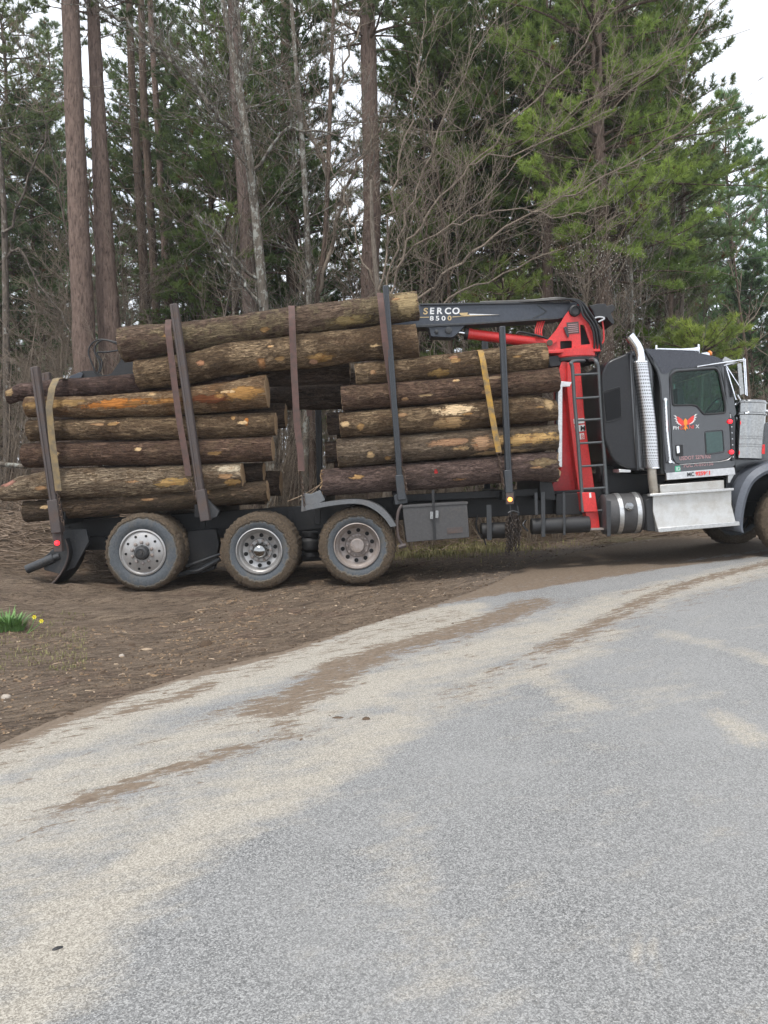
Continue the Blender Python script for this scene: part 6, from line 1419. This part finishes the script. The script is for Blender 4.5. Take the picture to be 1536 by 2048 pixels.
# the wide bare tree fanning out from behind the tall slate stake
tree('bare_tree', 'wide bare tree fanning grey branches to the right from behind the tall slate stake', [(772, 900, 15), (766, 700, 13), (758, 600, 12), (750, 520, 10), (744, 440, 8), (742, 360, 6)], 14.2, 'twigpale', seed=120,
     limbs=[[(765, 640, 5.6, 0), (800, 520, 5.0, -.2), (850, 430, 4.3, -.3), (940, 330, 3.7, -.4), (1060, 210, 2.5, -.6), (1160, 90, 1.9, -.6), (1230, 10, 1.6, -.7)],
            [(768, 680, 6.2, 0), (840, 600, 5.0, -.3), (920, 520, 4.3, -.5), (1040, 440, 3.7, -.6), (1180, 370, 2.5, -.8), (1330, 280, 1.9, -1), (1420, 200, 1.6, -1)],
            [(770, 700, 5.6, 0), (860, 620, 4.3, .3), (980, 560, 3.7, .5), (1120, 500, 2.5, .6), (1260, 420, 1.9, .7)],
            [(764, 640, 5.0, 0), (790, 500, 4.3, .3), (830, 380, 3.7, .5), (880, 260, 2.5, .6), (940, 130, 1.9, .7), (1000, 20, 1.6, .8)],
            [(758, 600, 5.0, 0), (775, 470, 3.7, -.3), (800, 330, 3.1, -.4), (830, 180, 2.5, -.5), (850, 40, 1.9, -.6)],
            [(760, 600, 4.3, 0), (720, 500, 3.1, .2), (690, 400, 2.5, .3), (650, 300, 1.9, .4)],
            [(766, 660, 5.0, 0), (720, 610, 3.1, -.2), (660, 640, 2.5, -.3), (590, 670, 1.9, -.4)],
            [(800, 520, 3.7, -.2), (900, 450, 3.1, -.8), (1010, 420, 2.5, -1.0), (1130, 430, 1.9, -1.2), (1210, 410, 1.6, -1.3)],
            [(940, 330, 3.1, -.4), (1080, 290, 2.5, -.6), (1200, 230, 1.9, -.8), (1330, 130, 1.9, -1.0), (1440, -10, 1.6, -1.1)],
            [(900, 450, 2.5, -.4), (1020, 350, 2.2, -.5), (1130, 230, 1.9, -.6), (1290, 130, 1.6, -.7), (1500, 60, 1.2, -.9)]])
# shrub covered in pale buds behind the loader
tree('budding_shrub', 'shrub dotted with whitish buds between the boom and the big right hand pine', [(1190, 900, 8), (1180, 760, 7), (1172, 640, 6), (1166, 560, 5)], 15, 'twigpale', seed=121, cat='shrub', twigs=14)
bs = [o for o in COL.objects if o.name.startswith('budding_shrub')][0]
rn = random.Random(9); bp = []
for _ in range(380):
    x = 1190+rn.gauss(0, 52); y = 520+rn.gauss(0, 30)+(x-1190)*-.05; bp.append(tuple(P(x, y, 15+rn.gauss(0, .5))-bs.location))
for _ in range(130): bp.append(tuple(P(1245+rn.gauss(0, 30), 700+rn.gauss(0, 18), 15+rn.gauss(0, .4))-bs.location))
bp = np.array(bp); o8 = np.array([[1, 0, 0], [0, 1, 0], [-1, 0, 0], [0, -1, 0], [0, 0, 1.4], [0, 0, -1.4]])*.009
V = (bp[:, None, :]+o8[None]*NR.uniform(.6, 1.3, (len(bp), 1, 1))).reshape(-1, 3); T = np.concatenate([np.arange(len(bp))[:, None]*6+np.array([[a, b_, c_]]) for a, b_, c_ in ((0, 1, 4), (1, 2, 4), (2, 3, 4), (3, 0, 4), (1, 0, 5), (2, 1, 5), (3, 2, 5), (0, 3, 5))])
M['bud'] = simplemat('pale_buds', (.42, .38, .32), (.62, .58, .52), 30)
obj('buds', fast('buds', V, T, M['bud']), bs); bs.children[-1]['kind'] = 'stuff'

def where(px):
    for x, t in ((60, 'at the far left edge'), (150, 'left of the red brown trunk pair'), (260, 'beside the red brown trunk pair'), (350, 'behind the three slim trunks'), (450, 'above the tall second stake'), (560, 'around the mottled grey tree'), (640, 'left of the sky gap'), (730, 'in the sky gap'), (820, 'around the thick middle trunk'),
                 (930, 'above the boom lettering'), (1060, 'above the black boom'), (1160, 'left of the red loader turret'), (1240, 'right behind the red loader turret'), (1330, 'above the exhaust stack'), (1430, 'above the cab roof'), (9999, 'at the right edge behind the mirrors')):
        if px < x: return t
# ---- mid-distance pines: a few kinds, copied as things with their trunk, branches and crown
def proto_pine(name, seed, H, z0, rmax, r0, **k):
    rn = random.Random(seed); t = empty(name, (0, 0, 0)); mb = MB(); n = 14; pts = [Vector((math.sin(seed+i*.7)*.05*i*.3, math.cos(seed*2+i*.5)*.05*i*.3, H*i/n-.2)) for i in range(n+1)]; mb.tube(pts, [r0*(1.15 if i == 0 else 1-.93*i/n) for i in range(n+1)], 12)
    me = bpy.data.meshes.new('trunk'); me.from_pydata([tuple(v) for v in mb.v], [], mb.f); me.polygons.foreach_set('use_smooth', [True]*len(me.polygons)); me.materials.append(TB['pinedark']); obj('trunk', me, t)
    def cx(z):
        i = min(n-1, max(0, int((z+.2)/H*n))); return pts[i].x, pts[i].y
    br, pos, dr, tone = pine_parts(seed, H, z0, rmax, cx=cx, **k); deadlimbs(br, cx, 1.2, z0+1, 26, rn, (.5, 1.9), .013)
    obj('branches', br.mesh('branches', TB['pinedark'], 3), t); obj('crown', tufts_mesh('crown', pos, dr, k.get('nb', 9), k.get('ln', .13), k.get('w', .006), tone), t); return t
def copy_tree(src, loc, rz, sc, color, label, cat, group=None):
    c = src.copy(); COL.objects.link(c); c.location = loc; c.rotation_euler = (0, 0, rz); c.scale = (sc, sc, sc)
    for ch in list(src.children):
        d = ch.copy(); COL.objects.link(d); d.parent = c
        if ch.name.startswith('crown'): d.color = (*color, 1)
    tag(c, label, cat, group); return c
MID = dict(step=.40, per=5, nb=18, ln=.20, w=.0105, tuft_step=.095, gap=.08, twl=.5, droop=.4)
FARK = dict(step=.5, per=5, nb=11, ln=.30, w=.019, tuft_step=.17, gap=.08)
P1 = proto_pine('pine_tree', 31, 19, 4.6, 3.3, .20, **MID)
P2 = proto_pine('pine_tree', 32, 17, 6.5, 2.8, .18, **MID)
P3 = proto_pine('young_pine', 33, 11, 1.6, 2.3, .10, **MID)
P4 = proto_pine('pine_tree', 34, 16, 3.5, 3.2, .18, **FARK)
P5 = proto_pine('pine_tree', 35, 13, 1.8, 3.0, .15, **FARK)
hk = dict(MID); hk.update(twl=.4, step=.32, ln=.12, droop=1.4, tuft_step=.07, w=.008)
P6 = proto_pine('hemlock_tree', 36, 8.5, .9, 2.2, .08, **hk)
def put(src, px, D, ztop, color, label, cat='tree', group=None, H=None, rz=None):
    x = P(px, 900, D).x; z = hgt(x, D); r = random.Random(int(px*13+D*7)); sc = (ztop-z)/H
    return copy_tree(src, (x, D, z), r.uniform(0, 6.28) if rz is None else rz, sc, color, label, cat, group)
def ztop(py, D): return P(768, py, D).z
MIDS = [(P2, 15, 27, -120, (.15, .19, .09), 'thin light pine whose upper crown hangs over the far left edge', 17), (P1, 105, 34, 40, (.15, .2, .12), 'distant light pine behind the left one of the red brown pair', 19),
        (P1, 470, 20.5, -100, GREEN, 'green pine filling the space between the three slim trunks and the mottled grey tree', 19), (P1, 590, 20, -150, (.08, .125, .05), 'green pine right of the mottled grey tree, left of the sky gap', 19), (P2, 290, 25, -40, DARK, 'dark pine right behind the three slim trunks', 17), (P1, 870, 20, -150, GREEN, 'green pine whose crown sits over the brown trunk right of the middle one', 19), (P1, 1170, 20.5, -60, GREEN, 'green pine between the loader and the big right hand pine', 19), (P2, 1330, 21, -140, DARK, 'pine filling the right side of the wood above the cab roof', 17),
        (P1, 420, 23, -120, DARK, 'dark full pine whose crown fills the top just left of the mottled grey tree', 19), (P1, 555, 25, -60, GREEN, 'dark green pine behind the thin pale grey tree, its crown above it', 19), (P2, 345, 27, 30, DARK, 'pine behind the three slim trunks, crown thin against the sky', 17),
        (P1, 840, 26, -80, DARK, 'dark pine behind and right of the thick middle trunk', 19), (P1, 940, 23, -60, GREEN, 'full green pine behind the wide bare fan of branches', 19), (P1, 1130, 24, -150, DARK, 'tall dark pine whose crown shows above the loader boom joint', 19), (P1, 1290, 22, -40, DARK, 'dark pine at the right whose crown edge stands against the sky', 19),
        (P3, 395, 22, 395, (.075, .11, .03), 'small yellowish green young pine left of the mottled grey tree, above the load', 11), (P6, 355, 20, 500, GREEN, 'small feathery hemlock over the left half of the topmost log', 8.5), (P3, 1345, 27, 330, GREEN, 'young pine behind the cab roof, under the bright plumes', 11),
        (P4, 1448, 31, 185, BLUE, 'thin bluish pine rising at the right, its tip in the open sky', 16), (P4, 1530, 33, 320, BLUE, 'bluish green pine at the right edge of the wood', 16), (P5, 1400, 36, 300, BLUE, 'bluish pine between the big right hand plumes and the open sky', 13), (P5, 1500, 27, 520, (.045, .08, .04), 'dark low pine behind the mirrors at the right edge', 13),
        (P4, 68, 27, 205, (.075, .115, .05), 'light green pine with a pointed top at the far left, alone in the sky', 16), (P4, -75, 23, 60, (.10, .14, .08), 'thin dark pine cut off by the left edge of the picture', 16), (P5, 120, 33, 330, BLUE, 'bluish pine just left of the red brown pair', 13), (P6, 20, 24, 470, (.06, .085, .03), 'small hemlock low at the far left', 8.5),
        (P6, 985, 17.5, 555, (.10, .155, .03), 'low bright green hemlock behind the black boom', 8.5), (P6, 705, 26, 470, GREEN, 'small feathery hemlock standing in the bright sky gap', 8.5), (P2, 1040, 28, -30, DARK, 'pine deep behind the loader boom', 17), (P2, 1220, 27, -100, GREEN, 'pine deep behind the big right hand pine', 17)]
used = set(); MIDS.sort(key=lambda q: 0 if q[0] is not P1 else 1)
for (src, px, D, py, colr, lab, H) in MIDS:
    cat = 'tree'
    if src not in used:
        used.add(src); x = P(px, 900, D).x; z = hgt(x, D); s_ = (ztop(py, D)-z)/H; src.location = (x, D, z); src.scale = (s_, s_, s_); tag(src, lab, cat)
        for ch in src.children:
            if ch.name.startswith('crown'): ch.color = (*colr, 1)
    else: put(src, px, D, ztop(py, D), colr, lab, cat, None, H)
# deep wood: rows of trees far behind
rn = random.Random(3); k = 0
FARG = 'trees deep in the wood behind the truck'
for D in (42, 56):
    px = -120
    while px < 1480:
        px += rn.uniform(75, 150)*(38/D)**.5
        pyt = rn.uniform(430, 620)
        if 640 < px < 735 or px < 140 or 225 < px < 262: pyt = max(pyt, 560)
        if px > 1330: pyt = max(pyt, 540+(px-1330)*.5)
        src, H = ((P4, 16), (P5, 13), (P2, 17))[0 if D > 50 else rn.choice((0, 1, 2))]
        if D > 50: src, H = rn.choice(((P4, 16), (P5, 13)))
        d_ = D+rn.uniform(-3, 3); c = tuple(a*rn.uniform(.85, 1.2) for a in rn.choice((DARK, GREEN, BLUE)))
        put(src, px, d_, ztop(pyt, d_), c, 'half hidden evergreen deep in the wood '+where(px)+(', nearer row' if D < 35 else ', middle row' if D < 50 else ', farthest row'), 'tree', FARG, H); k += 1

# slim bare trees and saplings, three kinds copied
def proto_bare(name, seed, H, r0, n_st, mat, lean=.12, lev=3, ntw=26):
    rn = random.Random(seed); t = empty(name, (0, 0, 0)); tr = Twigs(); tw = Twigs()
    for s_ in range(n_st):
        a = rn.uniform(0, 6.28); b0 = Vector((math.cos(a), math.sin(a), 0))*(.12*(n_st > 1)); d = Vector((rn.gauss(0, lean), rn.gauss(0, lean), 1)).normalized(); p = b0.copy(); pts = [p-Vector((0, 0, .2))]; hh = H*rn.uniform(.7, 1); n = 12
        for i in range(n): d = (d+Vector((rn.gauss(0, .05), rn.gauss(0, .05), .04))).normalized(); p = p+d*hh/n; pts.append(p)
        rr = r0*rn.uniform(.6, 1); tr.line(pts, rr, .008)
        for _ in range(ntw):
            i = rn.randint(2 if n_st == 1 else 1, n); a = rn.uniform(0, 6.28); twiglet(tw, pts[i], Vector((math.cos(a), math.sin(a), rn.uniform(.4, 1.5))).normalized(), hh*rn.uniform(.07, .20), max(.006, rr*.28), rn, lev, .4)
    obj('trunk', tr.mesh('trunk', TB[mat], 7), t); obj('bare_branches', tw.mesh('bare_branches', TB['twig' if mat != 'twigpale' else mat], 3), t); return t
B1 = proto_bare('bare_tree', 41, 11, .085, 1, 'grey'); B2 = proto_bare('bare_tree', 42, 9, .06, 1, 'twig', .16); B3 = proto_bare('bare_shrub', 43, 4.2, .018, 8, 'twig', .28, 2, 13); B4 = proto_bare('bare_shrub', 44, 3.0, .014, 11, 'twig', .40, 2, 9); B5 = proto_bare('slender_tree', 45, 14, .13, 1, 'pinedark', .04, 2, 16)
def putb(src, px, D, sc, label, cat, group, first=set()):
    x = P(px, 900, D).x; loc = (x, D, hgt(x, D)); rz = random.Random(int(px*7+D*31)).uniform(0, 6.28)
    if src not in first:
        first.add(src); src.location = loc; src.scale = (sc,)*3; src.rotation_euler = (0, 0, rz); return tag(src, label, cat, group)
    return copy_tree(src, loc, rz, sc, (1, 1, 1), label, cat, group)
rn = random.Random(12)
for D in (19, 23, 27, 32, 38, 45):
    px = -60
    while px < 1500:
        px += rn.uniform(34, 96); 
        if px > 1300 and D < 30 and rn.random() < .6: continue
        d_ = D+rn.uniform(-1.8, 1.8)
        if rn.random() < .55: putb(B5, px, d_, rn.uniform(.55, .95), 'slim dark trunk '+where(px)+(', among the nearer ones' if D < 22 else ', among the deeper ones' if D < 35 else ', among the farthest ones'), 'tree', 'slim dark trunks in the wood')
        else: putb(rn.choice((B1, B2)), px, d_, rn.uniform(.6, 1.0), 'slim leafless tree '+where(px)+(', among the nearer ones' if D < 22 else ', among the deeper ones' if D < 35 else ', among the farthest ones'), 'tree', 'slim bare trees in the wood')
for D in (15.5, 17.5, 20, 23, 27, 33):
    px = -160
    while px < 1560:
        px += rn.uniform(34, 84)*(17/D)**.3; d_ = D+rn.uniform(-1, 1)
        sc = rn.uniform(.7, 1.1)*(.95 if px < 160 else .8 if 1300 < px else 1.0)
        putb(rn.choice((B3, B4)), px, d_, sc, 'bare brown twiggy shrub '+where(px)+(', at the wood edge' if D < 18 else ', behind the first shrubs' if D < 24 else ', deep in the undergrowth'), 'shrub', 'bare shrubs along the edge of the wood')
# a few taller bare ones in front
for px, D, sc, lab in ((1440, 22, .62, 'pale bare tree with upright whitish branches at the right, behind the cab'), (1405, 24, .6, 'bare grey tree right above the cab roof horn'), (90, 17, .55, 'bare sapling at the left in front of the light green pine'), (40, 15.5, .5, 'bare sapling at the far left edge of the wood'), (690, 18, .7, 'bare tree crossing the bright sky gap'), (960, 16, .75, 'bare tree standing right behind the boom lettering'), (420, 17, .75, 'bare tree right of the three slim trunks'), (1160, 17.5, .8, 'bare tree right behind the red loader turret')):
    putb(B1 if sc > .58 else B2, px, D, sc, lab, 'tree', None)
# low-lying: brush pile and cut stems behind the rear of the truck
rn = random.Random(15); tw = Twigs()
for _ in range(2600):
    x = rn.uniform(-10.5, -3.6); y = rn.uniform(11.8, 16.5); z = gz(x, y)+rn.uniform(0, .22)*(1+.8*math.sin(x*2)); a = rn.gauss(.0, .7)+rn.choice((0, 3.14)); l = rn.uniform(.15, .8); d = Vector((math.cos(a), math.sin(a)*.6, rn.gauss(0, .22))).normalized(); p = Vector((x, y, z)); q = p+d*l/2+Vector((0, 0, rn.gauss(0, .03))); tw.line([p, q, p+d*l], rn.uniform(.004, .014), .004)
o = obj('brush_debris', tw.mesh('brush_debris', M['twig'], 4)); tag(o, 'heap of broken brown sticks and slash behind the rear of the truck', 'brush', None, 'stuff')
tw = Twigs()
for _ in range(3600):
    x = rn.uniform(-9, 9); y = 14+abs(rn.gauss(0, 3.5)); z = gz(x, y)+rn.uniform(0, .10); a = rn.uniform(0, 6.28); l = rn.uniform(.1, .6); d = Vector((math.cos(a), math.sin(a), rn.gauss(0, .25))).normalized(); p = Vector((x, y, z)); tw.line([p, p+d*l], rn.uniform(.003, .01), .003)
o = obj('forest_litter', tw.mesh('forest_litter', M['twig'], 4)); tag(o, 'dead sticks littering the forest floor beyond the truck', 'litter', None, 'stuff')
mb = MB(); mb.tube([P(-30, 925, 14), P(30, 931, 14), P(52, 934, 14)], [.05, .045, .04], 10); tag(mb.build('fallen_branch', TB['maple'], None), 'pale fallen branch lying level behind the rear left end of the load', 'branch')
# grassy stalks poking out over the wheel fender
mb = MB()
for (x0, y0, x1, y1) in ((575, 1003, 642, 968), (600, 1000, 640, 970), (610, 995, 636, 972)): mb.tube(spline([P(x0, y0, 10.9), P((x0+x1)/2, (y0+y1)/2+3, 10.9), P(x1, y1, 10.9)], 4), .006, 6)
tag(mb.build('loose_twigs', M['chip'], None), 'thin pale twigs lying on the deck in the gap between the log piles', 'twigs')
# overhead wires at the right
mb = MB(); mb.tube([P(1180, 545, 24), P(1700, 500, 24)], .010, 5); mb.build('utility_wire', M['hose'], None); tag(COL.objects[-1], 'upper thin overhead wire crossing in front of the trees behind the cab', 'wire')
mb = MB(); mb.tube([P(1180, 605, 24), P(1700, 565, 24)], .010, 5); tag(mb.build('utility_wire', M['hose'], None), 'lower thin overhead wire crossing in front of the trees behind the cab', 'wire')

# ------------------------------------------------------------------ thin haze volume added to lift the dark gaps between the trees
hz = MB(); hz.box((0, 95, 15), (196, 214, 34)); m = bpy.data.materials.new('lift_haze'); m.use_nodes = True; nt = m.node_tree; nt.nodes.clear()
po = nt.nodes.new('ShaderNodeOutputMaterial'); pv_ = nt.nodes.new('ShaderNodeVolumePrincipled'); pv_.inputs['Color'].default_value = (.9, .93, .96, 1); pv_.inputs['Density'].default_value = .0007; pv_.inputs['Anisotropy'].default_value = .2
nt.links.new(pv_.outputs[0], po.inputs['Volume']); h_ = hz.build('haze', m, None); tag(h_, 'faint pale haze added through the wood to lift its dark gaps', 'haze', None, 'stuff')
scene.cycles.volume_bounces = 1
